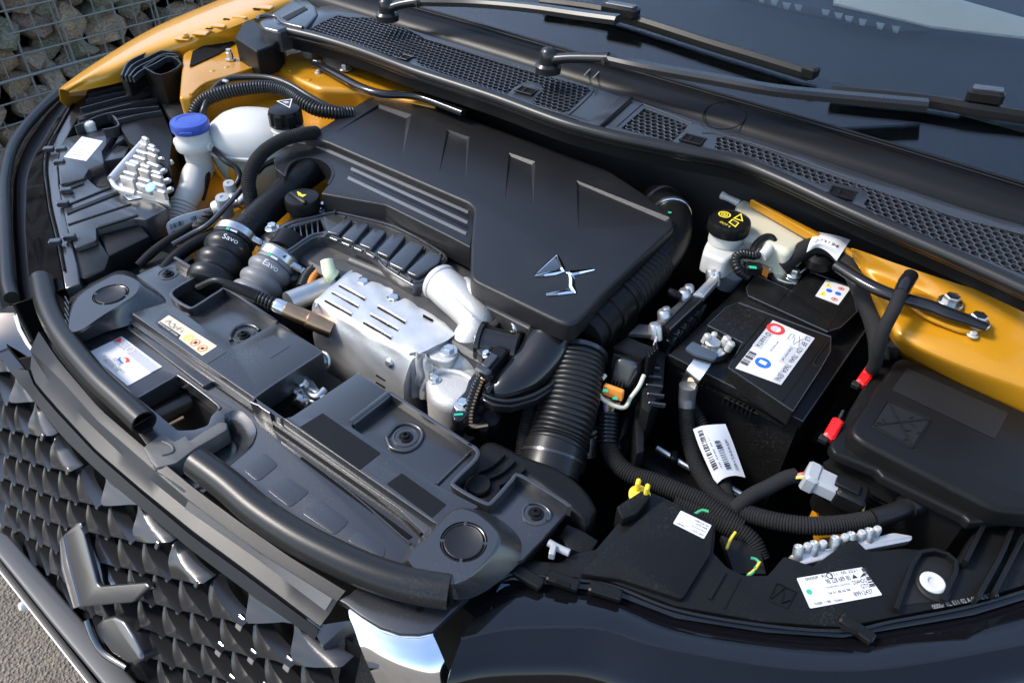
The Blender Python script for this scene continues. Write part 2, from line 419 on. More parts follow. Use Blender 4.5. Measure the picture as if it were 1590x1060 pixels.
# rounded rib beside the right pocket and fine ribs
tube('rib', [P(545, 658, ZA-.003), P(604, 613, ZA-.003)], .0055, M['plas'], cover, 12)
tube('rib', [P(678, 752, ZB+.001), P(730, 702, ZB+.001)], .002, M['plas'], cover, 8)
def dome(px_top, px_base, c, zt=0.0, rr=.0226):
    n = len(px_top); T = PL(px_top, zt); B = PL(px_base, ZB-.003)
    T = [V(p) for p in crom([tuple(p) for p in T], 4, True)]; B = [V(p) for p in crom([tuple(p) for p in B], 4, True)]
    cc = P(*c, zt); hole = [cc+V((math.cos(a), math.sin(a), 0))*rr for a in [2*math.pi*i/40 for i in range(40)]]
    def mix(k, z): return [a*(1-k)+b*k+UP*(z-(a*(1-k)+b*k).z) for a, b in zip(T, B)]
    rings = [B, mix(.72, zt-.0165), mix(.40, zt-.009), mix(.16, zt-.0028), mix(.06, zt-.0006), T]
    v = [p for r in rings for p in r]; N = len(T); f = []
    for i in range(len(rings)-1):
        for k in range(N): f.append((i*N+k, i*N+(k+1) % N, (i+1)*N+(k+1) % N, (i+1)*N+k))
    if newell(T).z < 0: f = [q[::-1] for q in f]
    top = slab_geo(T, .004, 0, 2, [hole]); g = join_geo((v, f), top)
    o = new('snorkel_dome', g[0], g[1], M['plas'], cover, 32)
    d = lathe('round_cap', cc-UP*.004, UP, [(rr*.80, -.006), (rr*.84, 0), (rr*.84, .0035), (rr*.80, .0042), (rr*.76, .0036)], M['plasg'], o, 40)
    lathe('cap_rim', cc-UP*.004, UP, [(rr*.90, -.006), (rr*.90, .0030), (rr*.93, .0034), (rr*.95, .0026), (rr*.95, -.006)], M['plas'], o, 40, cap=False)
    for a in (.6, 2.2, 3.75, 5.3): box('bridge', cc+V((math.cos(a), math.sin(a), 0))*rr*.93+UP*-.0022, (rr*.28, .003, .004), M['plas'], o, a, .0004)
    lathe('dark_well', cc-UP*.012, UP, [(rr*1.02, -.001), (rr*1.02, 0)], M['deep'], o, 24)
dome([(121, 462), (170, 431), (187, 427), (206, 432), (216, 441), (212, 453), (200, 464), (160, 489), (123, 513), (107, 508)],
     [(108, 462), (160, 430), (195, 420), (230, 440), (263, 470), (240, 486), (201, 504), (165, 515), (124, 531), (102, 522)], (172, 457))
dome([(634, 870), (672, 826), (702, 797), (722, 792), (742, 799), (768, 822), (772, 838), (762, 860), (722, 899), (690, 904)],
     [(622, 876), (664, 822), (698, 790), (725, 784), (765, 798), (803, 826), (814, 852), (800, 880), (740, 925), (688, 925)], (720, 840))
# fins at the end of the left dome
for i in range(6):
    a = P(104, 466+i*9.2, -.002); box('fin', a+V((0, 0, -.008)), (.020, .0014, .018), M['plas'], cover, -.25, .0003)
# front lower plane with catch opening and scoop
hole1 = rnd(PL([(214, 617), (268, 586), (281, 584), (338, 627), (338, 636), (328, 645), (323, 660), (302, 667), (276, 668)], ZF), .004)
scoop_out = [(349, 643), (362, 637), (376, 639), (391, 652), (399, 668), (396, 682), (388, 695), (351, 726)]
scoop = PL([(243, 730), (262, 706), (306, 688), (349, 655)] + scoop_out + [(322, 748), (290, 760)], ZF)
lowB = [(90, 520), (104, 520), (124, 528), (198, 500), (205, 492), (335, 575), (676, 806), (706, 806), (640, 880), (600, 893), (520, 858), (460, 830), (400, 790), (330, 745), (318, 754), (285, 764), (238, 728), (228, 690), (150, 585), (100, 520)]
slab('lower_plate', PL(lowB, ZF), .004, M['plas'], cover, .0008, holes=[hole1, scoop])
slab('ledge', PL([(197, 509), (207, 496), (344, 584), (316, 600)], ZF+.006), .006, M['plas'], cover, .001, r=.003)
wall_strip('rim', [(214, 617), (268, 586), (281, 584), (338, 627), (338, 636)], ZF+.001, .02, .003, M['plas'], cover)
# scoop wall and floor
fl = [(340, 690), (349, 677), (358, 676), (366, 684), (369, 695), (367, 706), (361, 715), (345, 727)]
rows = [PL(scoop_out, ZF), [p.lerp(q, .5)+UP*.004 for p, q in zip(PL(scoop_out, ZF), PL(fl, -.056))], PL(fl, -.056)]
surf('scoop_wall', rows, M['plas'], cover, 4, 4, .0015)
slab('scoop_floor', PL([(230, 735), (270, 700), (330, 675), (360, 668), (376, 690), (372, 712), (345, 745), (300, 775)], -.057), .003, M['plas'], cover, .0005)
M['brk'] = mat('grey_grained_bracket', (.085, .083, .080), .42, grain=.4, gscale=900)
# grey bracket beside the scoop
slab('catch_bracket', rnd(PL([(222, 694), (253, 671), (271, 685), (289, 675), (294, 684), (313, 671), (340, 655), (352, 655), (353, 666), (325, 683), (305, 694), (274, 718), (243, 726), (233, 715)], ZF+.003), .003), .022, M['brk'], cover, .0015)
tube('bracket_rib', PL([(252, 706), (268, 701), (266, 692), (252, 685)], ZF+.0035), .0016, M['brk'], cover, 8)
# shallow pads on the lower plane
pads = [[(376, 728), (410, 702), (433, 721), (400, 748)], [(412, 758), (445, 740), (482, 763), (450, 788)], [(467, 795), (495, 774), (543, 809), (520, 831)], [(538, 838), (555, 822), (600, 850), (595, 868)]]
for p in pads: slab('pad', PL(p, ZF+.0006), .002, M['plas'], cover, .0006, 3, r=.006)
# channel with dark groove in front of the step
slab('channel_strip', PL([(486, 692), (498, 684), (655, 795), (640, 808)], ZF+.006), .007, M['plas'], cover, .0008)
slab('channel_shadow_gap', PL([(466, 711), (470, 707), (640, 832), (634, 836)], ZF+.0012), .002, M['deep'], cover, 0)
wall_strip('rib', [(437, 684), (540, 760), (637, 843)], ZF+.0025, .004, .0015, M['plas'], cover)
for x, y in ((206, 505), (656, 830)):
    lathe('small_hole', P(x, y, ZF+.0075), UP, [(.0032, -.002), (.0032, 0), (.0022, .0006), (.0020, -.001)], M['deep'], cover, 16)
# screws in dished seats
for x, y, z in ((261, 425, ZB), (378, 520, ZB), (630, 678, ZB), (832, 797, ZB)):
    lathe('screw_seat', P(x, y, z), UP, [(.0150, -.001), (.0148, .0008), (.0128, .0012), (.0120, .0002)], M['plas'], cover, 32)
    torx(P(x, y, z+.001), UP, .0046, M['plasm'], cover)
tube('seat_rib', PL([(359, 529), (358, 522), (366, 510), (381, 504), (396, 507), (403, 513)], ZB+.001), .0026, M['plas'], cover, 8)
seat = PL([(600, 679), (615, 661), (632, 657), (650, 664), (656, 676), (648, 691), (630, 700), (608, 695)], ZB+.001)
tube('seat_rib', seat+[seat[0]], .0024, M['plas'], cover, 8)
tube('seat_rib', PL([(820, 781), (834, 781), (848, 788), (855, 798), (850, 808)], ZB+.001), .0018, M['plas'], cover, 8)
# matte patches and stickers (thin film pieces)
def film(name, px, z, m, par, r=.0015, t=.0004): return slab(name, PL(px, z), t, m, par, 0, r=r)
film('matte_patch', [(465, 663), (501, 641), (591, 703), (558, 729)], ZA+.0005, M['plasm'], cover)
film('matte_patch', [(600, 751), (624, 734), (693, 783), (671, 803)], ZA+.0005, M['plasm'], cover)
film('clear_film', [(240, 500), (256, 481), (352, 546), (323, 564)], ZA+.0005, M['plas'], cover)
film('clear_film', [(398, 532), (425, 520), (450, 537), (420, 556)], ZA+.0005, M['plas'], cover)
# warning sticker
st = film('warning_sticker', [(245, 501), (262, 489), (337, 537), (314, 552)], ZA+.0010, M['papero'], cover)
st['label'] = 'peach stop-start warning sticker with pictograms'
q = Quad(P(245, 501, ZA+.0010), P(314, 552, ZA+.0010), P(262, 489, ZA+.0010))
film('sticker_strip', [(244, 503), (249, 499), (281, 520), (277, 525)], ZA+.0013, M['ink'], st, .0003)
pr(st, M['inkw'], pr_text(q, 'STOP & START SYSTEM', .02, -.02, .44, .0, .0022, 3))
pr(st, M['inkg'], pr_poly(q, [(.16, .3), (.22, .8), (.28, .3)], 1.5), pr_text(q, 'A(eFi', .05, .35, .42, .40, .007, 2))
pr(st, M['papero'], pr_poly(q, [(.18, .38), (.22, .66), (.26, .38)], 2.2))
pr(st, M['yel'], pr_disc(q, .59, .48, .0062, .0045), pr_disc(q, .59, .48, .0024, .0012))
pr(st, M['orangei'], pr_disc(q, .74, .46, .0062, .0050), pr_disc(q, .90, .44, .0062, .0050), pr_line(q, .70, .25, .78, .68, .0014), pr_line(q, .86, .22, .94, .65, .0014))
pr(st, M['ink'], pr_rect(q, .72, .35, .76, .6, 1.5), pr_disc(q, .90, .44, .0022, 0, 12, 1.5))
# oil sticker
zl = ZF+.0008
so = film('oil_sticker', [(137, 547), (189, 522), (252, 569), (198, 599)], zl, M['paper'], cover)
so['label'] = 'white oil recommendation sticker with grey band'
q = Quad(P(137, 547, zl), P(198, 599, zl), P(189, 522, zl))
pr(so, M['paperg'], pr_rect(q, .02, .70, .985, .965)); pr(so, M['red'], pr_poly(q, [(.02, .71), (.02, .96), (.12, .84)], 1.6))
pr(so, M['inkw'], pr_text(q, 'DS', .16, .76, .26, .76, .007, 2), pr_disc(q, .36, .84, .006, .0045, k=2))
pr(so, M['red'], pr_poly(q, [(.42, .52), (.50, .62), (.58, .56), (.55, .46), (.52, .54), (.47, .55)], 1.5))
pr(so, M['blue'], pr_poly(q, [(.40, .50), (.42, .38), (.52, .36), (.56, .42), (.50, .42), (.44, .44)], 1.5))
pr(so, M['inkg'], pr_text(q, 'TOTAL', .36, .28, .58, .28), pr_text(q, 'RECOMMENDS QUARTZ', .22, .18, .74, .18), pr_text(q, 'MOTOR OIL', .30, .09, .66, .09))
# ------------------------------------------------------------------ bonnet front seals: hollow rubber bulbs with open ends
def bulb(path, rad, label, open_end=-1):
    t = thing('bonnet_front_seal', label, 'rubber seal', 'rubber bulb seals along the front edge')
    path = [V(p) for p in crom([tuple(p) for p in path], 6)]
    prof = circ(24, rad); inner = circ(24, rad*.86)
    v, f = sweep_geo(path, prof, None, False); v2, f2 = sweep_geo(path, inner, None, False)
    g = join_geo((v, f), (v2, [q[::-1] for q in f2])); n = 24; L = len(path); off = len(v)
    for e in (0, (L-1)*n):
        for k in range(n):
            a, b = e+k, e+(k+1) % n
            g[1].append((a, off+a, off+b, b) if e == 0 else (b, off+b, off+a, a))
    new('bulb', g[0], g[1], M['rubber'], t, 40)
    p = path[1] if open_end == 0 else path[-2]
    fr = frames(path)[-2 if open_end else 1]
    new('web', *box_geo(p-fr[1]*rad*.25, (.002, rad*1.7, .0016), 0, .0002, (fr[0], fr[2], fr[1])), M['rubber'], t, 25)
    sweep = sweep_geo([q-UP*rad*.95 for q in path], [(-.006, -.003), (.006, -.003), (.006, .003), (-.006, .003)])
    new('mounting_foot', sweep[0], sweep[1], M['rubber'], t, 25)
    lathe('plug', path[0 if open_end else -1], frames(path)[0][0], [(rad*.84, 0), (rad*.84, .004)], M['rubber'], t, 20)
    return t
bulb([P(x, y, -.010) for x, y in ((64, 434), (74, 476), (98, 523), (147, 583), (190, 624), (224, 656))], .0142, 'short curved rubber bulb seal beside the oil sticker')
bulb([P(x, y, -.012) for x, y in ((306, 718), (352, 752), (400, 793), (460, 833), (524, 866), (570, 886), (617, 902), (660, 912), (699, 918))], .0163, 'long curved rubber bulb seal along the grille, below the right round cap')
# ------------------------------------------------------------------ grille surround
def resx(px, z, xs):
    p = PL(px, z); p.sort(key=lambda q: q.x); out = []
    for x in xs:
        j = 0
        while j < len(p)-2 and p[j+1].x < x: j += 1
        a, b = p[j], p[j+1]; t = (x-a.x)/(b.x-a.x); t = max(-.6, min(1.6, t)); out.append(a.lerp(b, t))
    return out
# ================================================================== grille surround, grille, emblem, plate
sur = thing('grille_surround', 'dark grey stepped trim panel curving above the grille', 'trim panel')
xs = [-.345+.0225*i for i in range(27)]
LL = [(-.034, [(40, 470), (85, 548), (150, 628), (214, 684), (296, 751), (368, 804), (447, 859), (539, 915), (626, 959)]),
      (-.030, [(50, 500), (91, 560), (155, 635), (219, 690), (300, 757), (372, 810), (451, 865), (543, 921), (630, 965)]),
      (-.033, [(64, 560), (94, 588), (151, 652), (203, 697), (300, 778), (402, 853), (525, 930)]),
      (-.0335, [(65, 562), (94, 590), (151, 654), (203, 699), (300, 782), (402, 857), (525, 934)]),
      (-.041, [(60, 567), (79, 596), (132, 651), (208, 724), (300, 798), (394, 863), (496, 940)]),
      (-.046, [(50, 579), (55, 594), (91, 635), (151, 700), (221, 760), (300, 824), (383, 885), (474, 954)]),
      (-.052, [(49, 582), (54, 596), (90, 638), (150, 702), (220, 763), (300, 829), (383, 890), (474, 958)]),
      (-.048, [(47, 584), (53, 599), (89, 641), (149, 705), (219, 766), (300, 834), (383, 894), (476, 963)]),
      (-.058, [(25, 588), (57, 628), (98, 679), (142, 722), (175, 752), (300, 856), (400, 930), (456, 969), (502, 1001)])]
rows = [resx(px, z, xs) for z, px in LL]
rows.append([p+V((0, .012, -.022)) for p in rows[-1]])
v = [p for r in rows for p in r]; n = len(xs); f = []
for i in range(len(rows)-1):
    for k in range(n-1): f.append((i*n+k, (i+1)*n+k, (i+1)*n+k+1, i*n+k+1))
M['trim'] = mat('dark_grey_trim', (.016, .017, .019), .34, grain=.10, var=.10, spec=.20, dust=.06)
new('trim_panel', v, f, M['trim'], sur, 22)
# grained strip in the right half; its paleness puts sky reflection into the colour
a = resx([(300, 782), (402, 857), (525, 934)], -.0335, [.035+.01*i for i in range(21)]); b = resx([(300, 798), (394, 863), (496, 940)], -.041, [.035+.01*i for i in range(21)])
nn = V((0, -.6, .8))*.0008
v = [p+nn for p in a]+[p+nn for p in b]; new('lit_grained_strip', v, [(i, 21+i, 22+i, i+1) for i in range(20)], mat('lit_grained_grey', (.085, .083, .080), .5, grain=.5, gscale=1400), sur, 30)
# end corner of the surround on the right
slab('end_corner', [P(500, 1003, -.058), P(474, 958, -.047), P(505, 968, -.046), P(545, 962, -.046), P(560, 1000, -.075), P(590, 1062, -.115), P(520, 1062, -.115)], .01, M['plas'], sur, .001, down=(0, .5, -.8))
slab('front_lip', PL([(543, 921), (560, 905), (612, 925), (700, 940), (723, 914), (735, 918), (690, 962), (672, 980), (650, 984), (620, 983), (590, 973), (560, 955), (535, 936), (520, 928)], -.034), .008, M['plas'], sur, .002)
slab('lip_slot', PL([(645, 944), (655, 941), (658, 947), (648, 950)], -.0335), .001, M['deep'], sur, 0)
# chrome wing tips at both ends of the grille
cw = thing('chrome_wing', 'mirror chrome trim wedge between the grille and the dark headlamp', 'chrome trim')
z0 = -.040
rowsC = [[P(544, 948, z0), P(575, 968, z0-.001), P(608, 984, z0-.002), P(645, 988, z0-.002), P(672, 983, z0)],
         [P(548, 962, z0-.005), P(580, 986, z0-.006), P(614, 1003, z0-.007), P(650, 1007, z0-.007), P(680, 1001, z0-.006)],
         [P(566, 1010, z0-.020), P(598, 1028, z0-.021), P(630, 1040, z0-.022), P(664, 1044, z0-.022), P(695, 1036, z0-.021)],
         [P(596, 1078, z0-.060), P(628, 1092, z0-.062), P(660, 1100, z0-.064), P(690, 1102, z0-.064), P(722, 1092, z0-.061)]]
surf('wedge', rowsC, M['chrome'], cw, 5, 5, .003)
tube('bright_edge', [P(543, 947, z0+.001), P(575, 967, z0), P(608, 983, z0), P(645, 988, z0), P(672, 982, z0+.001)], .0022, M['chrome'], cw, 8)
cw2 = thing('chrome_wing', 'chrome trim wedge with a white edge, beside the far headlamp', 'chrome trim')
rowsC = [[P(-60, 492, -.045), P(-10, 488, -.043), P(24, 487, -.042)], [P(-60, 530, -.06), P(0, 526, -.058), P(42, 522, -.058)], [P(-60, 570, -.08), P(10, 560, -.078), P(57, 552, -.075)]]
surf('wedge', rowsC, M['dchrome'], cw2, 5, 5, .003)
a = [(26, 487), (33, 510), (45, 532), (60, 552)]
slab('white_edge', [P(x, y, -.041-.004*i) for i, (x, y) in enumerate(a)]+[P(x-6, y+1, -.041-.004*i) for i, (x, y) in reversed(list(enumerate(a)))], .002, M['paper'], cw2, .0004)
# ------------------------------------------------------------------ grille with separate scales
gr = thing('front_grille', 'black car grille of overlapping pointed scales with small bright tips', 'grille')
G0 = V((0, -.153, -.060)); GD = V((0, -.35, -.94)).normalized(); GN = V((1, 0, 0)).cross(GD).normalized()
if GN.dot(CAMLOC-G0) < 0: GN = -GN
eX = PL(LL[-1][1], -.058)
def gy(x):
    j = 0
    while j < len(eX)-2 and eX[j+1].x < x: j += 1
    a, b = eX[j], eX[j+1]; t = max(-2, min(2, (x-a.x)/(b.x-a.x))); return a.y+(b.y-a.y)*t
def GS(x, s, w=0): return V((x, gy(x), -.060)) + GD*s + GN*w
v = []; f = []; nx = 24; ns = 6
for j in range(ns+1):
    for i in range(nx+1): v.append(GS(-.42+.70*i/nx, -.006+.30*j/ns, -.016))
for j in range(ns):
    for i in range(nx): a = j*(nx+1)+i; f.append((a, a+nx+1, a+nx+2, a+1))
new('backing_panel', v, f, M['deep'], gr, 40)
A_ = (.0436, -.0226); B_ = (.0205, .0298)
GM = mat('satin_black_grille_plastic', (.014, .014, .015), .24, grain=.10, gscale=1200, var=.10, spec=.7)
kk = 0; NQ, NT = 7, 5
for i in range(-12, 14):
    for j in range(-8, 16):
        ox = -.1136+A_[0]*i+B_[0]*j; os = .125+A_[1]*i+B_[1]*j
        if ox < -.40 or ox > .250 or os < -.016 or os > .262 or os+B_[1] < .008: continue
        def g(a, b, w):
            x = ox+A_[0]*a+B_[0]*b; s = os+A_[1]*a+B_[1]*b
            k = max(0, min(1, s/.018)); return GS(x, max(s, -.002), w*k)
        v = []; f = []
        for q_ in range(NQ):
            b_q = .04+.96*q_/(NQ-1); h_ = .97*b_q**1.75+.05
            for t_ in range(NT):
                tt = t_/(NT-1); aa = -.03*math.sin(math.pi*b_q)+(h_+.03*math.sin(math.pi*b_q))*tt
                v.append(g(aa, b_q+.03*(1-tt)*math.sin(math.pi*tt), .003+.0105*(1-(1-b_q)**2.2)+.0055*aa**2-.002*math.sin(math.pi*tt)*b_q))
        for q_ in range(NQ-1):
            for t_ in range(NT-1): a0 = q_*NT+t_; f.append((a0, a0+NT, a0+NT+1, a0+1))
        edge = list(range(NT))+[k*NT+NT-1 for k in range(1, NQ)]+[(NQ-1)*NT+k for k in range(NT-2, -1, -1)]+[k*NT for k in range(NQ-2, 0, -1)]
        L0 = len(v); v += [v[k]-GN*.014-GD*.003 for k in edge]; nE = len(edge)
        for k in range(nE): k2 = (k+1) % nE; f.append((edge[k], edge[k2], L0+k2, L0+k))
        o = new('scale', v, f, GM, gr, 50)
        x, s_ = ox+A_[0]*.86-B_[0]*.06, os+A_[1]*.86-B_[1]*.06
        if s_ > .004 and x < .262:
            e = 1.7 if x > .12 else 1
            new('bright_tip', *box_geo(GS(x, s_+.003, .0125), (.0048*e, .0085*e, .004), 0, .0006, (V((1, 0, 0)), (GD+GN*.25).normalized(), GN)), M['chrome'] if e > 1 else M['satin'], o, 25)
# ------------------------------------------------------------------ chevron emblem on the grille
em = thing('grille_emblem', 'large dark chrome chevron emblem standing on the grille', 'emblem')
E0 = GS(-.08, .12, .030)
def EP(x, y, w=0): return PP(x, y, E0+GN*w, (GN+UP*.35).normalized())
chev = [EP(*p) for p in ((96, 832), (118, 811), (125, 811), (150, 905), (154, 910), (226, 904), (232, 911), (205, 935), (124, 942))]
slab('chevron_face', rnd(chev, .003), .006, M['satin'], em, .002, 3, down=-(GN+UP*.35))
c2 = offset([V(p) for p in chev], newell(chev), -.004 if newell(chev).dot(GN) > 0 else .004)
slab('chevron_side', [p-(GN+UP*.35).normalized()*.0045 for p in c2], .026, M['chrome'], em, .003, 3, down=-(GN*1.0+UP*.1))
low = [GS(0, 0)]
slab('chrome_edge', [EP(97, 832, .0015), EP(90, 842, -.006), EP(95, 884, -.006), EP(114, 944, -.006), EP(123, 941, .0015), EP(104, 872, .0015)], .003, M['chrome'], em, .001, down=-(GN+UP*.35))
lw = [EP(x, y, -.012) for x, y in ((147, 972), (158, 960), (176, 956), (191, 964), (206, 988), (219, 1014), (219, 1025), (209, 1031), (196, 1029), (172, 1014), (153, 990))]
slab('lower_wing', rnd(lw, .003), .02, M['satin'], em, .004, 3, down=-(GN+UP*.35))
tube('wing_edge', [EP(136, 962, -.008), EP(146, 990, -.010), EP(163, 1014, -.014), EP(198, 1036, -.020)], .0045, M['dchrome'], em, 10)
# ------------------------------------------------------------------ bumper strip and number plate
bar = thing('bumper_strip', 'plain satin dark grey bumper strip running below the grille emblem', 'trim panel')
bt = [P(-40, 800, -.25), P(13, 830, -.25), P(102, 932, -.25), P(195, 1039, -.25), P(240, 1090, -.25), P(190, 1100, -.25), P(158, 1060, -.25), P(78, 964, -.25), P(0, 867, -.25), P(-40, 822, -.25)]
slab('strip', bt, .03, mat('satin_grey_plastic', (.05, .052, .056), .42, grain=.08), bar, .003, 3)
plate = thing('number_plate', 'number plate seen almost edge-on under the bumper strip', 'number plate')
pa, pb = P(-20, 852, -.258), P(165, 1085, -.262)
dx = (pb-pa).normalized(); out = V((dx.y, -dx.x, 0))
if out.y > 0: out = -out
def pq(t, h, o): return pa.lerp(pb, t)+out*(o-.028*h*0)+V((0, .028, -.115))*h
slab('plate', [pq(0, .03, .006), pq(1, .03, .006), pq(1, 1, .006), pq(0, 1, .006)], .002, M['paper'], plate, .0006, down=-out)
slab('blue_band', [pq(0, .04, .0072), pq(.14, .04, .0072), pq(.14, .98, .0072), pq(0, .98, .0072)], .0008, M['blue'], plate, 0, down=-out)
slab('holder', [pq(-.02, 0, .003), pq(1.02, 0, .003), pq(1.02, 1.06, .003), pq(-.02, 1.06, .003)], .006, M['plasm'], plate, .001, down=-out)
lathe('clip', pq(.36, .10, .006), out+UP*.5, [(.006, 0), (.006, .006), (.0045, .0085)], M['white'], plate, 16)
# dark body of the bumper below and behind
und = thing('bumper_core', 'black bumper body behind and below the grille', 'bumper')
v, f = loft_geo([[V((-.46, -.02, -.06)), V((.34, -.02, -.07)), V((.34, .12, -.07)), V((-.46, .12, -.06))], [V((-.50, -.10, -.30)), V((.36, -.08, -.30)), V((.36, .2, -.30)), V((-.50, .2, -.30))], [V((-.50, -.16, -.70)), V((.40, -.14, -.70)), V((.40, .2, -.70)), V((-.50, .2, -.70))]])
new('bumper_body', v, f, M['plasd'], und, 30)
# ================================================================== engine: block, top cover, ducts, turbo side
blk = thing('engine_block', 'dark grey engine block and gearbox deep in the bay', 'engine')
def lump(c, s, rz=0, m='cast_dark', bev=.006): return box('casting', c, s, M[m], blk, rz, bev)
M['cast_dark'] = mat('dirty_cast_metal', (.09, .088, .085), .55, .7, grain=.4, gscale=300, var=.35, vscale=30)
lump((-.05, .36, -.12), (.46, .30, .24)); lump((-.12, .30, -.045), (.30, .16, .06)); lump((-.10, .255, -.042), (.20, .05, .045), 0)
lump((.14, .38, -.10), (.16, .22, .26)); lump((.02, .12, -.25), (.5, .12, .24), 0, 'deep'); lump((-.24, .22, -.09), (.10, .12, .10))
for i in range(7):
    x, y = 545+i*14, 412+i*7.5; lathe('boss', P(x+(i % 2)*8, y, -.004), UP, [(.006, -.03), (.006, 0), (.0045, .002)], M['cast'] if i % 2 else M['cast_dark'], blk, 12)
tube('rail', [P(545, 405, .000), P(600, 428, .000), P(650, 452, .000), P(672, 462, 0)], .007, M['cast_dark'], blk, 10)
for (x, y, rr) in ((470, 400, .012), (482, 418, .014), (455, 425, .013), (520, 418, .010), (538, 408, .012), (478, 440, .012), (545, 400, .008), (556, 410, .006)):
    lathe('boss', P(x, y, -.018), V((.3*math.sin(x), .3*math.cos(y), 1)), [(rr, -.03), (rr, 0), (rr*.7, .004), (rr*.5, .004)], M['cast_dark'], blk, 14)
tube('bracket_bar', [P(440, 430, -.02), P(470, 405, -.015), P(500, 392, -.015), P(530, 385, -.015)], .005, M['cast_dark'], blk, 8)
tube('bracket_bar', [P(470, 445, -.03), P(500, 425, -.02), P(540, 415, -.02)], .007, M['cast'], blk, 8)
# ------------------------------------------------------------------ top cover
ec = thing('engine_cover', 'large grained black engine cover with scooped facets and three ridges toned paler as if lit', 'engine cover')
ZC, ZL = .060, .046
up = [(471, 213), (505, 194), (537, 173), (572, 151), (598, 146), (622, 148), (665, 160), (760, 195), (862, 233), (945, 264), (1000, 300), (1046, 339), (1047, 352), (940, 453), (904, 493), (891, 502), (876, 503), (738, 437), (730, 429), (731, 383), (736, 325), (729, 315), (505, 219)]
scoops = [([(520, 206), (588, 162), (639, 178), (625, 243)], [(588, 168), (631, 184)]),
          ([(682, 268), (694, 201), (729, 213), (723, 280)], [(697, 206), (724, 217)]),
          ([(784, 309), (790, 237), (831, 251), (828, 318)], [(793, 243), (825, 256)]),
          ([(898, 356), (895, 280), (1041, 338), (1036, 346)], [(899, 286), (1032, 343)])]
hl = [PL(s[0], ZC) for s in scoops]
slab('upper_shell', rnd(PL(up, ZC), [.004]*3+[.02]*3+[.01]*5+[.006]*2+[.02]*4+[.01]*6), .026, M['plasg'], ec, .0045, 4, holes=hl, nohb=True)
for (ring, fb), h in zip(scoops, hl):
    b0, b1 = PL(fb, ZC-.0042)
    L0, B0, B1, R0 = [p-UP*.0001 for p in h]
    new('scoop', [L0, B0, B1, R0, b0, b1], [(0, 3, 5, 4), (1, 4, 5, 2), (0, 4, 1), (3, 2, 5)], M['plasg'], ec, 15)
lowp = [(471, 215), (455, 224), (424, 246), (427, 262), (442, 272), (444, 262), (453, 250), (474, 243), (497, 246), (514, 258), (518, 272), (508, 288), (498, 300), (599, 318), (694, 365), (731, 384), (740, 340), (738, 322), (505, 212)]
slab('lower_shell', rnd(PL(lowp, ZL), .004), .036, M['plasg'], ec, .0025, 3)
M['lit_ridge'] = mat('lit_ridge_plastic', (.13, .13, .132), .42, grain=.15)  # paler grey puts the light on these raised ridges into their colour
for a, b, w_ in (((488, 224), (727, 329), 4.4), ((545, 261), (726, 345), 4.4), ((540, 275), (724, 362), 4.4)):
    d = V((b[0]-a[0], b[1]-a[1])).normalized(); n_ = (-d.y*w_/2, d.x*w_/2)
    slab('lit_ridge', PL([(a[0]+n_[0], a[1]+n_[1]), (a[0]-n_[0], a[1]-n_[1]), (b[0]-n_[0], b[1]-n_[1]), (b[0]+n_[0], b[1]+n_[1])], ZL+.0013), .0015, M['lit_ridge'], ec, .0004)
slab('lit_ridge', PL([(458, 218), (488, 222), (490, 226), (460, 221)], ZL+.0013), .0015, M['lit_ridge'], ec, .0003)
for a, b in (((556, 250), (728, 333)), ((548, 268), (727, 350))):
    slab('ribbed_band', PL([(a[0], a[1]), (a[0]+6, a[1]-3), (b[0], b[1]), (b[0], b[1]+6)], ZL+.0006), .001, M['plasm'], ec, .0002)
# arch lip around the filler cut-out
wall_strip('arch_lip', [(442, 274), (445, 262), (454, 251), (474, 244), (497, 247), (513, 258), (517, 271), (510, 286)], ZL+.0005, .038, .004, M['plasg'], ec)
# ------------------------------------------------------------------ winged emblem on the cover
eb = thing('cover_emblem', 'polished chrome two-piece winged emblem on the engine cover', 'emblem')
def stroke(name, pts, zb, h, m):
    """roof-shaped polished stroke; pts: (x, y, half width in photo pixels)"""
    v = []; f = []
    for i, (x, y, w_) in enumerate(pts):
        a, b = pts[max(0, i-1)], pts[min(len(pts)-1, i+1)]; d = V((b[0]-a[0], b[1]-a[1])).normalized(); w_ *= 1.45; n_ = V((-d.y, d.x))*w_
        v += [P(x-n_.x, y-n_.y, zb), P(x, y, zb+h*min(1, w_/2.5)), P(x+n_.x, y+n_.y, zb)]
    for i in range(len(pts)-1): f += [(3*i, 3*i+1, 3*i+4, 3*i+3), (3*i+1, 3*i+2, 3*i+5, 3*i+4), (3*i+2, 3*i, 3*i+3, 3*i+5)]
    f += [(0, 2, 1), (3*len(pts)-3, 3*len(pts)-2, 3*len(pts)-1)]
    return new(name, v, f, m, eb, 12)
stroke('wing_stroke', [(830, 428, .8), (845, 426, 1.8), (862, 423, 2.6), (877, 420, 1.0)], ZC+.0008, .0022, M['chrome'])
stroke('wing_stroke', [(865, 395, .8), (869, 405, 2.0), (873, 415, 2.6), (876, 421, 1.0)], ZC+.0008, .0022, M['chrome'])
stroke('wing_stroke', [(830, 427, .8), (848, 410, 1.2), (865, 395, .8)], ZC+.0008, .002, M['chrome'])
slab('dark_inlay', PL([(834, 425), (863, 398), (870, 416), (858, 421)], ZC+.0012), .0012, M['dchrome'], eb, .0002)
stroke('wing_stroke', [(879, 422, 1.2), (888, 424, 3.0), (900, 422, 2.2), (923, 418, .9)], ZC+.0008, .0022, M['chrome'])
stroke('wing_stroke', [(884, 421, 1.5), (888, 432, 3.0), (888, 444, 3.2), (894, 454, 1.4)], ZC+.0008, .0022, M['chrome'])
stroke('wing_stroke', [(894, 453, 1.2), (882, 452, 2.8), (866, 455, 2.0), (848, 457, 1.4)], ZC+.0008, .0022, M['chrome'])
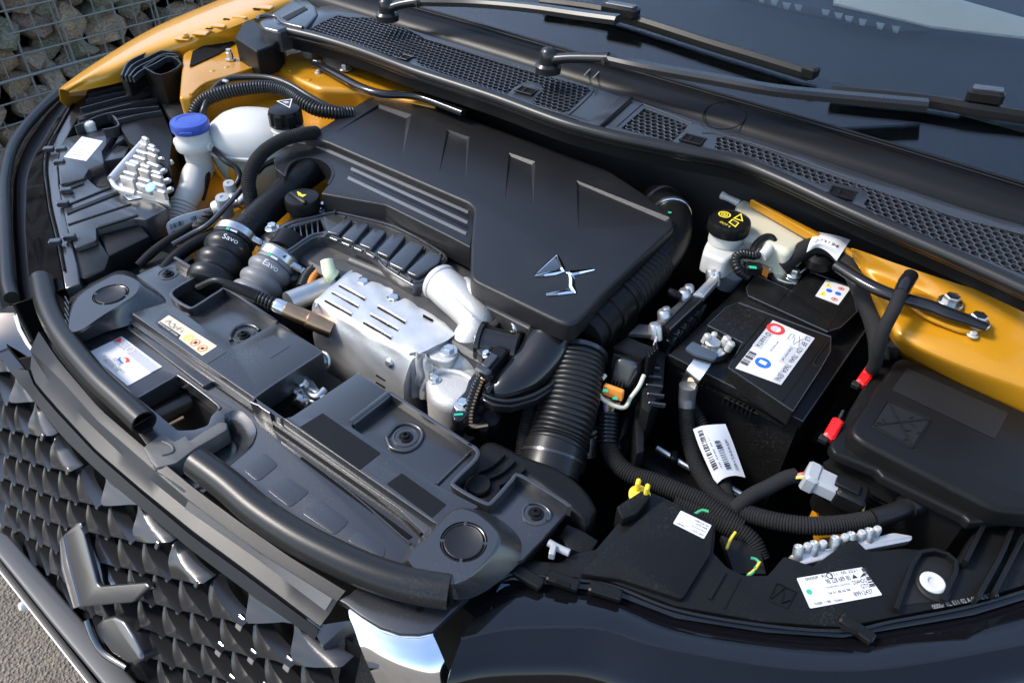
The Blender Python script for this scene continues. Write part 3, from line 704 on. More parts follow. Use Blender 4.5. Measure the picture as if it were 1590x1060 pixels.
# ------------------------------------------------------------------ oil filler cap
oc = thing('oil_filler_cap', 'round black oil filler cap with a grip bar and yellow oil-can symbol', 'filler cap')
cc = P(470, 313, .030); 
lathe('cap_body', cc, UP, [(.022, -.03), (.022, -.012), (.0255, -.010), (.0262, .004), (.0245, .0085), (.020, .0098)], M['plasm'], oc, 36)
d = (P(489, 325, .04)-P(456, 303, .04)); rz = math.atan2(d.y, d.x)
new('grip', *box_geo(cc+UP*.0105+V((.003, -.009, 0)), (.042, .007, .008), rz, .003), M['plasm'], oc, 30)
q = Quad(cc+UP*.0102+V((-.004, .004, 0)), cc+UP*.0102+V((.012, .0, 0)), cc+UP*.0102+V((.0, .018, 0)))
sy = [(461, 297), (466, 299), (469, 302), (476, 302), (470, 306), (463, 303), (462, 300)]
pr(oc, M['yel'], (lambda v: (v, [tuple(t) for t in geometry.tessellate_polygon([v])]))(PL(sy, cc.z+.0104)), name='oil_can_symbol')
# ------------------------------------------------------------------ ribbed air duct with pads
ad = thing('ribbed_air_duct', 'curved black plastic air duct with a louvred end and six raised pads', 'air duct')
ZD = .018
do = [(425, 388), (430, 354), (452, 341), (487, 332), (516, 325), (537, 328), (603, 344), (640, 361), (676, 382), (694, 395), (692, 408), (663, 437), (646, 443), (634, 439), (597, 416), (576, 397), (524, 374), (501, 366), (483, 370), (441, 398)]
lou = PL([(441, 355), (497, 339), (505, 357), (482, 363), (446, 385)], ZD)
slab('duct_shell', [V(p) for p in crom([tuple(p) for p in PL(do, ZD)], 3, True)], .028, M['plas'], ad, .003, 3, holes=[lou])
slab('louvre_floor', [p-UP*.016 for p in lou], .003, M['plasd'], ad, 0)
for i in range(6):
    t = .10+.16*i; a = V((441+56*t, 356-17*t)); b = V((446+52*t, 384-24*t))
    new('louvre', *slab_geo([P(a.x, a.y, ZD-.001), P(a.x+2.5, a.y, ZD-.001), P(b.x+2.5, b.y, ZD-.001), P(b.x, b.y, ZD-.001)], .014, .0005), M['plas'], ad, 30)
for p in ([(535, 338), (548, 340), (526, 364), (506, 359)], [(554, 342), (574, 347), (550, 376), (529, 368)], [(581, 352), (601, 358), (577, 386), (556, 378)], [(611, 360), (631, 366), (604, 399), (583, 390)], [(637, 371), (660, 381), (627, 419), (602, 407)], [(668, 387), (687, 396), (682, 408), (648, 429), (630, 421)]):
    slab('pad', rnd(PL(p, ZD+.007), .005), .010, M['plas'], ad, .0022, 3)
rimp = [V(p) for p in crom([tuple(p) for p in PL([(431, 386), (436, 358), (455, 345), (490, 336), (517, 330), (536, 332), (602, 348), (638, 364), (672, 384), (688, 396), (686, 406), (660, 433), (646, 438), (636, 434), (600, 412), (579, 393), (526, 370), (502, 362)], ZD+.001)], 3)]
tube('rim', rimp, .0016, M['plas'], ad, 6, 1)
tube('rim', PL([(431, 386), (444, 391), (482, 366), (502, 362)], ZD+.001), .0016, M['plas'], ad, 6, 3)
for i in range(9):
    t = i/8; a = PL([(520+165*t-12*math.sin(3.1*t), 329+66*t)], ZD+.003)[0]; box('clip', a, (.003, .006, .004), M['plas'], ad, .5, .0006)
for i in range(8):
    t = i/7; a = PL([(506+132*t, 366+70*t-6*math.sin(3.1*t))], ZD+.002)[0]; box('clip', a, (.003, .006, .004), M['plas'], ad, .5, .0006)
for x, y in ((423, 355), (505, 322)): hexbolt(P(x, y, .012), UP, .007, M['steel'], ad)
# ------------------------------------------------------------------ intake pipe and the two bellows hoses
ip = tag(tube('intake_pipe', [P(508, 250, .022), P(470, 275, .020), P(430, 312, .014), P(395, 345, .006), P(368, 371, .000)], [.022, .023, .023, .0225, .022], M['plasm'], None, 24), 'smooth black intake pipe running from the engine cover to a hose clamp', 'air pipe')
def bellows(path, r, m, label, clampm):
    t = thing('bellows_hose', label, 'rubber hose', 'clamped rubber bellows hoses beside the intake pipe')
    a, b = V(path[0]), V(path[-1]); ax = (b-a).normalized(); L = (b-a).length; prof = []
    prof += [(r*.80, 0), (r*.86, .002), (r*.86, .022)]
    h = .022; n = 3; st = (L-.022)/n
    for i in range(n):
        for k in range(8):
            s = math.sin(math.pi*k/7); prof.append((r*(.80+.20*s**.7), h+st*(k/7)*.97))
        h += st
    lathe('rubber_body', a, ax, prof, m, t, 40, 0, 60)
    lathe('hose_clamp', a+ax*.004, ax, [(r*.86, 0), (r*.90, .0005), (r*.90, .012), (r*.86, .0125)], clampm, t, 40, cap=False)
    u, w_, _ = axes_of(ax); side = (CAMLOC-a); side -= ax*side.dot(ax); side.normalize(); tg = ax.cross(side)
    if tg.x < 0: tg = -tg
    box('clamp_screw', a+ax*.010+(side*.55+tg*.83)*r*.95, (.010, .018, .010), M['steel'], t, 0, .002, (ax, tg, side))
    lathe('screw_head', a+ax*.010+(side*.55+tg*.83)*r*.95+tg*.009+side*.003, tg, [(.005, 0), (.005, .006), (.004, .007)], M['steel'], t, 6)
    for rr_ in (.30, .64):
        for k in range(10):
            an = -.5+k*.09
    # hand-painted white marks on the first ridge
    c0 = a+ax*(.022+st*.5)
    for txt, off, wd in (('Savo' if m is M['rubber'] else 'Eavo', -.55, 1.0),):
        vs, fs, wdt = glyphs(txt); s_ = .022/wdt; out = []
        for x, y in vs:
            an = -.45+(x*s_)/r; pt = c0+(side*math.cos(an)+tg*math.sin(an))*(r*1.008)+ax*(-(y*s_)+.004); out.append(pt)
        new('white_writing', out, fs, M['inkw'], t, 0)
    an = -.2
    new('print_patch', *box_geo(a+ax*.0195+(side*math.cos(an)+tg*math.sin(an))*r*.862, (.003, .010, .0008), 0, .0002, (ax, ax.cross(side*math.cos(an)+tg*math.sin(an)), side*math.cos(an)+tg*math.sin(an))), M['inkw'], t, 0)
    an = -.5
    new('green_mark', *box_geo(a+ax*.019+(side*math.cos(an)+tg*math.sin(an))*r*.862, (.004, .005, .0008), 0, .0002, (ax, ax.cross(side*math.cos(an)+tg*math.sin(an)), side*math.cos(an)+tg*math.sin(an))), M['green'], t, 0)
    return t
bellows([P(370, 360, .002), P(322, 448, -.030)], .0345, M['rubber'], 'black rubber bellows hose with a silver clamp and white writing', M['steel'])
bellows([P(438, 394, .004), P(386, 468, -.030)], .0315, M['rubg'], 'grey rubber bellows hose with a silver clamp and white writing', M['steel'])
lathe('stub', P(452, 374, .008), P(438, 394, .004)-P(452, 374, .008), [(.024, 0), (.024, .03)], M['plasm'], ip, 24)
# ------------------------------------------------------------------ lambda probe and stub pipe
lp = thing('oxygen_sensor', 'brown heat-tinted oxygen sensor with a ribbed black boot', 'sensor')
a, b = P(506, 507, -.018), P(444, 480, .000); ax = (b-a).normalized(); Ls = (b-a).length
lathe('sensor_body', a, ax, [(.0125, -.01), (.0125, Ls*.42), (.0108, Ls*.45), (.0108, Ls)], M['copper'], lp, 24)
lathe('hex_collar', b, ax, [(.0088, 0), (.0098, .001), (.0098, .012), (.0085, .016)], M['steel'], lp, 12)
tube('ribbed_boot', [b+ax*.015, b+ax*.042], .0075, M['rubber'], lp, 14, 2, (.0045, .0011))
tube('sleeve', [b+ax*.040, b+ax*.058, b+ax*.085+UP*-.002], [.0085, .0078, .006], M['plasm'], lp, 14)
tube('lead', [b+ax*.08, b+ax*.10+UP*-.004, b+ax*.13+UP*-.03], .004, M['rubber'], lp, 8)
tag(tube('vacuum_stub_pipe', [P(448, 470, -.012), P(482, 456, -.014), P(520, 440, -.016)], [.0150, .0145, .0145], M['alud'], None, 20), 'short dull metal pipe stub behind the brown sensor', 'pipe')
el = thing('pale_elbow_plug', 'pale green plastic elbow plug above the heat shield', 'plug')
tube('elbow', [P(507, 404, .020), P(512, 424, .008), P(520, 432, .002)], [.0085, .0095, .0075], M['cream'], el, 14)
lathe('base_ring', P(520, 431, .000), P(500, 415, .012)-P(520, 431, .0), [(.0105, 0), (.0105, .005), (.009, .007)], M['cream'], el, 18)
sp = thing('spiral_harness', 'black spiral-wrapped loom showing copper wire near the pale elbow', 'cable')
tube('wrap', [P(470, 448, -.012), P(478, 430, -.010), P(490, 416, -.012)], .0085, M['rubber'], sp, 12, 6, (.0045, .0016))
tube('copper_core', [P(478, 447, -.010), P(484, 432, -.008), P(493, 421, -.010)], .0052, M['orap'], sp, 8)
# ------------------------------------------------------------------ heat shield
hs = thing('heat_shield', 'bright pressed aluminium heat shield with louvre slots and bolts', 'heat shield')
ft = PL([(490, 479), (536, 508), (582, 536), (632, 562)], -.008)
rows = [PL([(552, 417), (604, 436), (656, 468), (708, 508)], -.006),
        PL([(547, 424), (597, 446), (648, 477), (702, 515)], .001),
        PL([(536, 434), (584, 463), (634, 492), (690, 524)], .003),
        PL([(514, 453), (562, 484), (610, 512), (662, 538)], .004),
        PL([(497, 468), (544, 498), (592, 526), (641, 550)], .002), ft,
        [p+V((-.002, -.006, -.022)) for p in ft], [p+V((-.004, -.008, -.075)) for p in ft], [p+V((0, 0, -.16)) for p in ft]]
ext = []
for i, r in enumerate(rows):
    l = r[0]; e = l+V((-.007, 0, -.006-.0)) if i < 6 else l+V((-.003, .01, -.004)); e2 = l+V((-.008, .002, -.06)) if i < 6 else l+V((.0, .03, -.02))
    rr = r[-1]+V((.004, .0, -.008))
    r2_ = r[-1]+(V((.006, .002, -.06)) if i < 6 else V((.006, .05, -.012)))
    ext.append([e2, e]+r+[rr, r2_])
# pressed dimples round the two upper bolts and light hammered waviness
v, f = surf_geo(ext, 6, 6, .0)
bol = [P(564, 438, .0), P(611, 463, .0)]
for p in v:
    for bq in bol:
        d = (V((p.x, p.y))-V((bq.x, bq.y))).length; p.z -= .0028*math.exp(-(d/.0135)**4)
    p.z += .0006*math.sin(p.x*140+p.y*60)*math.sin(p.y*170-p.x*45)
    p.y += .0012*math.sin(p.x*90+p.z*70)*math.sin(p.z*120)
new('pressed_shell', v, f, M['alu'], hs, 50)
for bq in bol: hexbolt(bq+UP*-.003, UP, .0075, M['steel'], hs, washer=1.45, hh=.6)
def slot(a, b, w_=1.6, z=.0035, m='deep'):
    d = V((b[0]-a[0], b[1]-a[1])).normalized(); n_ = (-d.y*w_/2, d.x*w_/2)
    slab('louvre_slot', PL([(a[0]+n_[0], a[1]+n_[1]), (a[0]-n_[0], a[1]-n_[1]), (b[0]-n_[0], b[1]-n_[1]), (b[0]+n_[0], b[1]+n_[1])], z+.0009), .002, M[m], hs, 0)
for a, b in (((526, 443), (566, 465)), ((515, 454), (556, 477)), ((504, 466), (545, 489)), ((586, 476), (629, 501)), ((575, 489), (618, 513)), ((564, 500), (607, 525))): slot(a, b, 1.5, .0042)
for a, b in (((526, 443), (566, 465)), ((515, 454), (556, 477)), ((504, 466), (545, 489)), ((586, 476), (629, 501)), ((575, 489), (618, 513)), ((564, 500), (607, 525))):
    tube('louvre_lip', PL([(a[0]+1, a[1]-2.4), ((a[0]+b[0])/2+1, (a[1]+b[1])/2-3.2), (b[0]+1, b[1]-2.4)], .0050), [.0008, .0019, .0008], M['alu'], hs, 8)
tube('rolled_edge', PL([(553, 417), (604, 436), (656, 468), (708, 508)], -.005), .0018, M['alu'], hs, 8)
tube('rolled_edge', PL([(490, 478), (497, 466), (518, 446), (547, 421)], .0), .0016, M['alu'], hs, 8)
slot((657, 489), (672, 497), 2.6, .0035)
fx = P(608, 561, -.02); lathe('rivet', fx+V((0, -.004, 0)), V((0, -1, .25)), [(.0062, -.006), (.0062, .001), (.004, .003)], M['alud'], hs, 16)
for y in (0, 11):
    p = P(600, 580+y, -.03); box('louvre_slot', p+V((0, -.010, 0)), (.016, .002, .0016), M['deep'], hs, 0, 0.0003)
# crumpled foil end
rows = []
for j in range(7):
    t = j/6; r = []
    for i in range(9):
        s = i/8; p = P(636+36*s+2*t, 547+13*s+70*t, .004-.070*t)
        p += V((.3, -1, .6))*(.0040*math.sin(s*17+t*5+1.5*math.sin(t*9))*(.3+.7*math.sin(math.pi*s)))+UP*(.006*math.sin(math.pi*s)); r.append(p)
    rows.append(r)
surf('crumpled_end', rows, M['alu'], hs, 2, 2, .0008)
hexbolt(P(505, 558, -.03)+V((0, -.004, 0)), V((0, -1, .5)), .0085, M['steel'], hs)
# ------------------------------------------------------------------ turbo casting with pipe, actuator
tc = thing('turbo_casting', 'pale cast aluminium turbo outlet pipe and housing beside the heat shield', 'turbocharger')
tube('outlet_pipe', [P(681, 437, .017), P(698, 452, .015), P(720, 472, .011), P(738, 494, .005), P(738, 514, -.006), P(722, 540, -.020), P(706, 566, -.036), P(700, 594, -.060)], [.0245, .0255, .0250, .0240, .0235, .0240, .0255, .0250], M['castw'], tc, 32, 8)
lathe('pipe_lip', P(681, 437, .017), P(698, 452, .015)-P(681, 437, .017), [(.0245, -.002), (.0262, 0), (.0262, .006), (.0245, .008)], M['castw'], tc, 36)
tube('saddle', [P(722, 438, .022), P(734, 458, .024), P(748, 482, .014)], [.008, .013, .010], M['castw'], tc, 16)
tube('cast_seam', [P(684, 446, .040), P(712, 468, .036), P(734, 490, .028)], .0014, M['castw'], tc, 6)
tube('volute', [P(668, 580, -.030), P(690, 570, -.030), P(715, 572, -.034), P(738, 585, -.045), P(745, 605, -.060)], [.014, .022, .024, .023, .019], M['castw'], tc, 24)
tube('lower_pipe', [P(668, 606, -.050), P(700, 618, -.055), P(716, 628, -.06)], [.014, .0145, .016], M['castw'], tc, 20)
slab('bolt_lug', PL([(662, 548), (688, 534), (708, 536), (714, 546), (704, 560), (690, 562), (668, 556)], -.004), .012, M['castw'], tc, .003, 3, r=.006)
hexbolt(P(697, 545, -.0035), UP, .0072, M['steel'], tc, hh=.7)
slab('housing_body', [V(p) for p in crom([tuple(p) for p in PL([(662, 566), (690, 548), (728, 552), (750, 580), (744, 612), (704, 630), (668, 612)], -.020)], 4, True)], .07, M['castw'], tc, .014, 5)
for x, y in ((676, 590), (735, 600)): hexbolt(P(x, y, -.020), UP, .0048, M['steel'], tc)
tube('cast_rib', PL([(668, 584), (690, 576), (716, 580), (738, 592)], -.019), .004, M['castw'], tc, 10)
ac = thing('turbo_actuator', 'black cylindrical electric actuator bolted to the pale casting', 'actuator')
a, b = P(752, 531, .004), P(798, 541, .004); ax = (b-a).normalized(); La = (b-a).length
lathe('motor_body', a, ax, [(.0255, -.006), (.0255, -.001), (.0205, .0), (.0205, La), (.0235, La+.001), (.0235, La+.006), (.020, La+.008)], M['gloss'], ac, 32)
fl = [(779, 482), (765, 486), (740, 515), (733, 524), (736, 536), (745, 550), (752, 552), (756, 536), (764, 512), (782, 494)]
slab('flange', PL(fl, .012), .014, M['plas'], ac, .002, r=.003)
for x, y in ((743, 527), (777, 488), (756, 551)): hexbolt(P(x, y, .014), ax*-.3+UP*.9, .0048, M['steel'], ac, washer=1.25)
tube('clamp_pipe', [P(757, 462, .02), P(775, 474, .022), P(792, 490, .022), P(800, 512, .012), P(800, 530, -.004), P(795, 560, -.02)], .0042, M['steel'], ac, 10)
cn = thing('actuator_connector', 'small black wiring plug with a copper-banded cable below the actuator', 'connector')
a, b = P(778, 549, .012), P(746, 585, .006)
new('plug_body', *box_geo(a.lerp(b, .35), (.017, .040, .015), 0, .002, (lambda d: (d.cross(UP).normalized(), d, d.cross(UP).normalized().cross(d)))((b-a).normalized())), M['plasm'], cn, 30)
new('plug_latch', *box_geo(a.lerp(b, .55)+UP*.008, (.010, .022, .006), 0, .001, (lambda d: (d.cross(UP).normalized(), d, d.cross(UP).normalized().cross(d)))((b-a).normalized())), M['plas'], cn, 30)
new('plug_collar', *box_geo(a.lerp(b, .85), (.020, .010, .018), 0, .002, (lambda d: (d.cross(UP).normalized(), d, d.cross(UP).normalized().cross(d)))((b-a).normalized())), M['plas'], cn, 30)
tube('cable', [b, P(740, 594, .004), P(733, 612, -.002), P(726, 635, -.012), P(722, 658, -.03)], .0042, M['rubber'], cn, 10, 6, (.004, .0007))
tube('cable', [b+V((.004, 0, 0)), P(745, 596, .002), P(738, 614, -.004), P(731, 637, -.014), P(730, 662, -.03)], .0032, M['copper'], cn, 10, 6, (.004, .0008))
tube('cable', [P(722, 655, -.03), P(735, 662, -.03), P(755, 660, -.035)], .004, M['copper'], cn, 8)
# ------------------------------------------------------------------ glossy elbow and corrugated hose
eg = thing('gloss_air_elbow', 'glossy black moulded air elbow with a flanged rim under the cover corner', 'air duct')
tube('elbow', [P(868, 498, .018), P(856, 522, .012), P(840, 552, .002), P(812, 584, -.010), P(782, 604, -.016), P(762, 616, -.022)], [.030, .031, .031, .028, .023, .016], M['gloss'], eg, 32, 8, sq=.9)
fr = [(893, 512), (898, 530), (897, 550), (888, 570), (862, 592), (830, 612), (795, 622), (770, 620), (750, 612)]
fo = [(900, 508), (907, 532), (905, 554), (895, 576), (867, 600), (833, 620), (796, 631), (766, 629), (745, 618)]
slab('flange_rim', PL(fr, -.006)+PL(fo, -.008)[::-1], .012, M['gloss'], eg, .002, 3)
tube('rim_bead', PL(fr, -.003), .0022, M['gloss'], eg, 8)
tube('inner_groove', PL([(756, 612), (764, 600), (776, 588), (790, 572), (800, 556)], -.004), .003, M['gloss'], eg, 8)
ob = thing('outlet_bracket', 'black bracket arm with a bolt and green paint mark by the casting', 'bracket')
slab('arm', PL([(700, 640), (704, 624), (722, 606), (727, 590), (735, 578), (745, 572), (752, 580), (748, 600), (742, 622), (728, 640), (716, 652), (704, 652)], -.012), .018, M['gloss'], ob, .003, 3, r=.004)
hexbolt(P(718, 629, -.0115), UP, .0065, M['steel'], ob); box('green_mark', P(712, 643, -.0117), (.010, .003, .0006), M['green'], ob, .8, .0001)
for x, y, rr in ((735, 655, .010), (748, 664, .008), (712, 660, .009), (760, 650, .012)): lathe('stud', P(x, y, -.045), V((.3, -.2, 1)), [(rr, -.02), (rr, .006), (rr*.6, .010)], M['plasd'], ob, 14)
ch = thing('corrugated_intake_hose', 'thick black corrugated hose below the glossy air elbow', 'rubber hose')
tube('corrugated_body', [P(897, 556, -.010), P(890, 596, -.024), P(880, 640, -.040), P(868, 680, -.056), P(862, 700, -.062)], [.034, .035, .035, .035, .035], M['rubber'], ch, 32, 8, (.0064, .0013))
tube('smooth_cuff', [P(862, 696, -.060), P(854, 722, -.068), P(850, 740, -.074)], [.036, .036, .036], M['rubber'], ch, 32)
tube('clamp_ring', [P(858, 708, -.064), P(857, 712, -.0655)], .0372, M['plas'], ch, 32)
tube('clamp_ring', [P(899, 548, -.008), P(898, 554, -.010)], .0365, M['plas'], ch, 32)
sl_ = tag(tube('braided_loom', [P(835, 600, -.03), P(822, 640, -.05), P(812, 690, -.07), P(808, 730, -.09)], .0085, M['cloth'], None, 12, 6, (.003, .0006)), 'braided black loom hanging beside the corrugated hose', 'cable')
# intake horn under the right end of the radiator cover
ih = thing('intake_horn', 'rounded black air intake horn at the end of the radiator cover', 'air duct')
hp = [(738, 700), (748, 685), (762, 681), (778, 685), (812, 702), (866, 722), (905, 750), (926, 780), (926, 796), (910, 816), (880, 792), (815, 742), (795, 752), (768, 785), (710, 760)]
slab('horn_shell', [V(p) for p in crom([tuple(p) for p in PL(hp, -.034)], 3, True)], .06, M['plasm'], ih, .010, 5)
for (a, b, c_) in (((742, 732), (764, 722), (784, 704)), ((758, 742), (780, 732), (800, 714)), ((775, 752), (797, 742), (816, 726))):
    wall_strip('rib', [a, b, c_], -.029, .02, .0025, M['plasm'], ih)
lathe('peg', P(743, 754, -.032), UP, [(.014, -.03), (.014, .002), (.0125, .004)], M['plasm'], ih, 24)
slab('side_tab', PL([(868, 830), (880, 812), (905, 822), (930, 838), (915, 862), (880, 850)], -.04), .03, M['plasm'], ih, .003)
tube('tab_rod', PL([(852, 842), (866, 850), (884, 858)], -.03), .004, M['greyp'], ih, 8)
box('tab_clip', P(858, 856, -.028), (.006, .012, .010), M['greyp'], ih, .4)
# corrugated hose running along the right side of the engine cover
rh = thing('rear_air_hose', 'ribbed black air hose tucked under the right edge of the engine cover', 'air hose')
tube('hose_body', [P(908, 522, .014), P(938, 492, .016), P(970, 462, .018)], [.024, .025, .025], M['plasm'], rh, 28)
tube('ribbed_section', [P(970, 462, .018), P(995, 438, .019), P(1018, 411, .020)], [.025, .025, .025], M['plasm'], rh, 28, 6, (.010, .0018))
tube('rear_bend', [P(1016, 413, .020), P(1034, 388, .022), P(1045, 360, .025), P(1042, 332, .024), P(1020, 310, .016)], [.025, .026, .027, .028, .027], M['plasm'], rh, 28)
for (x, y, z) in ((944, 487, .016), (967, 465, .018), (924, 506, .015)): 
    p = P(x, y, z); lathe('band', p, P(1000, 438, .025)-P(942, 492, .022), [(.0255, -.004), (.0275, -.003), (.0275, .003), (.0255, .004)], M['plasm'], rh, 32, cap=False)
p = P(1042, 334, .024); lathe('clamp', p, P(1042, 332, .024)-P(1045, 360, .025), [(.0285, -.004), (.0302, -.003), (.0302, .003), (.0285, .004)], M['steel'], rh, 36, cap=False)
p = P(1028, 316, .019); lathe('clamp', p, P(1020, 310, .016)-P(1042, 332, .024), [(.0275, -.003), (.0292, -.002), (.0292, .002), (.0275, .003)], M['plas'], rh, 36, cap=False)
box('green_mark', P(1040, 330, .0535), (.005, .004, .001), M['green'], rh, .3, .0002)
# ------------------------------------------------------------------ striker and tensioner seen through the openings
lt = thing('bonnet_catch', 'bare metal bonnet catch with bolts in the dark opening of the cover', 'latch')
slab('catch_plate', PL([(450, 595), (470, 583), (486, 590), (497, 606), (505, 612), (498, 618), (484, 606), (470, 600), (456, 606)], -.035), .006, M['steel'], lt, .002)
lathe('bolt', P(470, 622, -.05), V((-.6, -.5, .55)), [(.012, -.012), (.012, -.004), (.010, -.003), (.010, .002), (.008, .003), (.008, .010), (.0065, .011)], M['steel'], lt, 16)
lathe('bolt', P(472, 598, -.034), V((-.2, -.3, .9)), [(.007, 0), (.007, .006), (.005, .008)], M['steel'], lt, 14)
tube('pin', [P(480, 612, -.04), P(492, 616, -.038), P(504, 605, -.036)], .005, M['steel'], lt, 10)
tube('arm', [P(470, 606, -.045), P(486, 624, -.046), P(500, 612, -.042)], .0048, M['alud'], lt, 8)
ds = thing('striker_bar', 'worn dark metal crossbar below the front opening beside the oil sticker', 'bar')
tube('bar', [P(228, 652, -.075), P(262, 636, -.075), P(300, 618, -.075), P(330, 604, -.075)], .014, mat('worn_dark_metal', (.10, .085, .07), .38, .8, grain=.6, gscale=120, var=.5, vscale=45), ds, 14)
tube('edge', [P(262, 660, -.06), P(285, 648, -.06)], .0025, M['copper'], ds, 8)
# ================================================================== cowl, windscreen, wipers, wings
CP0, CN = V((0, .60, .125)), V((0, -.11, 1)).normalized()
def CW(x, y, h=0): return PP(x, y, CP0+CN*h, CN)
def CWL(pts, h=0): return [CW(x, y, h) for x, y in pts]
cowl = thing('windscreen_cowl', 'black plastic windscreen cowl with honeycomb air grilles', 'cowl')
reg1 = [(479, 47), (502, 34), (525, 24), (540, 27), (589, 28), (615, 37), (660, 60), (681, 66), (776, 97), (912, 136), (917, 141), (884, 172), (874, 174), (829, 161), (832, 152), (845, 138), (838, 129), (817, 126), (799, 135), (787, 146), (740, 131), (685, 113), (652, 101), (645, 92), (625, 86), (612, 88), (600, 86), (537, 68)]
reg2 = [(1001, 168), (1069, 194), (1060, 204), (1043, 220), (965, 199)]
reg3 = [(1114, 213), (1126, 213), (1180, 229), (1250, 257), (1300, 275), (1340, 288), (1393, 306), (1488, 338), (1600, 366), (1600, 430), (1509, 394), (1426, 360), (1345, 322), (1342, 316), (1350, 306), (1345, 296), (1330, 290), (1300, 284), (1285, 283), (1270, 284), (1223, 264), (1166, 242), (1132, 233), (1110, 231)]
out = [(440, 42), (470, 25), (500, 10), (520, 8), (545, 15), (595, 18), (640, 38), (700, 62), (850, 110), (930, 136), (985, 148), (1010, 160), (1120, 198), (1270, 246), (1400, 290), (1500, 324), (1620, 358), (1640, 470), (1560, 420), (1460, 376), (1340, 322), (1220, 272), (1150, 248), (1100, 238), (1000, 212), (940, 200), (880, 182), (800, 158), (700, 125), (600, 92), (500, 60)]
slab('panel', CWL(out), .006, M['plas'], cowl, .0012, holes=[CWL(reg1), CWL(reg2), CWL(reg3)])
def inside(p, poly):
    c = False; j = len(poly)-1
    for i in range(len(poly)):
        a, b = poly[i], poly[j]
        if (a[1] > p[1]) != (b[1] > p[1]) and p[0] < (b[0]-a[0])*(p[1]-a[1])/(b[1]-a[1])+a[0]: c = not c
        j = i
    return c
def honey(reg, px=.0108, rw=.0088):
    R3 = CWL(reg); poly = [(p.x, p.y) for p in R3]; x0, x1 = min(p[0] for p in poly), max(p[0] for p in poly); y0, y1 = min(p[1] for p in poly), max(p[1] for p in poly)
    v = []; f = []; hexa = [(0, .667), (.5, .333), (.5, -.333), (0, -.667), (-.5, -.333), (-.5, .333)]
    def zz(x, y): return CP0.z+.11*(y-CP0.y)-.0006
    j = 0; y = y0-rw
    while y < y1+rw:
        x = x0-px+(j % 2)*px/2
        while x < x1+px:
            if inside((x, y), poly):
                b = len(v)
                for k, dz in ((1.02, 0), (.80, .0006), (.78, -.007)):
                    for hx, hy in hexa: v.append(V((x+hx*px*k, y+hy*rw*1.0*k*1.0, zz(x, y+hy*rw*k)+dz)))
                for i in range(6):
                    n = (i+1) % 6; f += [(b+n, b+i, b+6+i, b+6+n), (b+6+n, b+6+i, b+12+i, b+12+n)]
            x += px
        y += rw; j += 1
    o = new('honeycomb_grille', v, f, M['plas'], cowl, 0); o['kind'] = 'stuff'
for r_ in (reg1, reg2, reg3): honey(r_)
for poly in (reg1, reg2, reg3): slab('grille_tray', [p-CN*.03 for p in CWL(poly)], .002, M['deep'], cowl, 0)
# clip pockets, seam and ribs
for (x, y, s) in ((628, 90, .8), (818, 142, 1), (1076, 218, 1), (1307, 301, 1)):
    c = CW(x, y)
    new('clip_pocket', *box_geo(c+CN*.0006, (.026*s, .020*s, .002), .12, .0006), M['deep'], cowl, 25)
    new('clip_frame', *join_geo(*[box_geo(c+V((dx, dy, .0012)), sz, .12, .0005) for dx, dy, sz in ((0, .0115*s, (.032*s, .003, .003)), (0, -.0115*s, (.032*s, .003, .003)), (.0145*s, 0, (.003, .022*s, .003)), (-.0145*s, 0, (.003, .022*s, .003)))]), M['plasm'], cowl, 25)
    new('clip', *box_geo(c+V((-.004, 0, .001)), (.004, .014*s, .004), .12, .0006), M['plasm'], cowl, 25)
slab('joint_strip', CWL([(968, 146), (982, 150), (930, 197), (912, 191)], .003), .003, M['plas'], cowl, .0008)
slab('joint_gap', CWL([(980, 151), (983, 152), (931, 199), (927, 198)], .0042), .001, M['deep'], cowl, 0)
slab('slot', CWL([(840, 168), (899, 187), (898, 190), (838, 171)], .0006), .001, M['deep'], cowl, 0)
for pts in ([(958, 196), (996, 163), (1004, 164), (1075, 192)], [(833, 164), (876, 177), (888, 174), (921, 142), (915, 134)], [(1090, 206), (1118, 209), (1200, 233), (1330, 280)]):
    tube('bead', [CW(x, y, .0006) for x, y in pts], .0009, M['plas'], cowl, 6)
# left end moulding of the cowl
ce = thing('cowl_end_piece', 'angular black plastic end piece joining the cowl to the yellow wing', 'trim panel')
slab('lower_block', rnd(PL([(364, 58), (378, 33), (398, 30), (404, 40), (432, 47), (437, 58), (425, 70), (398, 80)], .115), .005), .05, M['plasm'], ce, .004, 3)
slab('upper_block', rnd(PL([(400, 34), (416, 24), (452, 0), (478, 0), (492, 10), (495, 22), (474, 44), (455, 40), (432, 48), (408, 42)], .135), .006), .04, M['plas'], ce, .006, 4)
slab('recess', PL([(438, 27), (472, 10), (478, 14), (446, 32)], .1362), .002, M['plasd'], ce, .0005)
tube('lip', PL([(398, 32), (405, 26), (428, 26), (440, 36), (470, 44)], .136), .004, M['plas'], ce, 8)
# bonnet rear seal along the cowl front: bulb plus edge trim with stitched line
sealpx = [(432, 47), (496, 62), (560, 82), (640, 112), (710, 135), (776, 157), (840, 181), (889, 198), (957, 216), (1016, 228), (1076, 240), (1144, 254), (1212, 281), (1300, 322), (1385, 360), (1509, 414), (1640, 474)]
bs = thing('bonnet_rear_seal', 'long black rubber bonnet seal with a dotted edge along the cowl', 'rubber seal')
path = [V(p) for p in crom([tuple(p) for p in PL([(x, y-3) for x, y in sealpx], .127)], 5)]
v, f = sweep_geo(path, [(a*1.15, b) for a, b in circ(16, .0088)]); new('bulb', v, f, M['rubber'], bs, 50)
path2 = [V(p) for p in crom([tuple(p) for p in PL([(x, y+5) for x, y in sealpx], .116)], 5)]
v, f = sweep_geo(path2, [(a*1.0, b) for a, b in circ(14, .0068)]); new('edge_trim', v, f, M['rubber'], bs, 50)
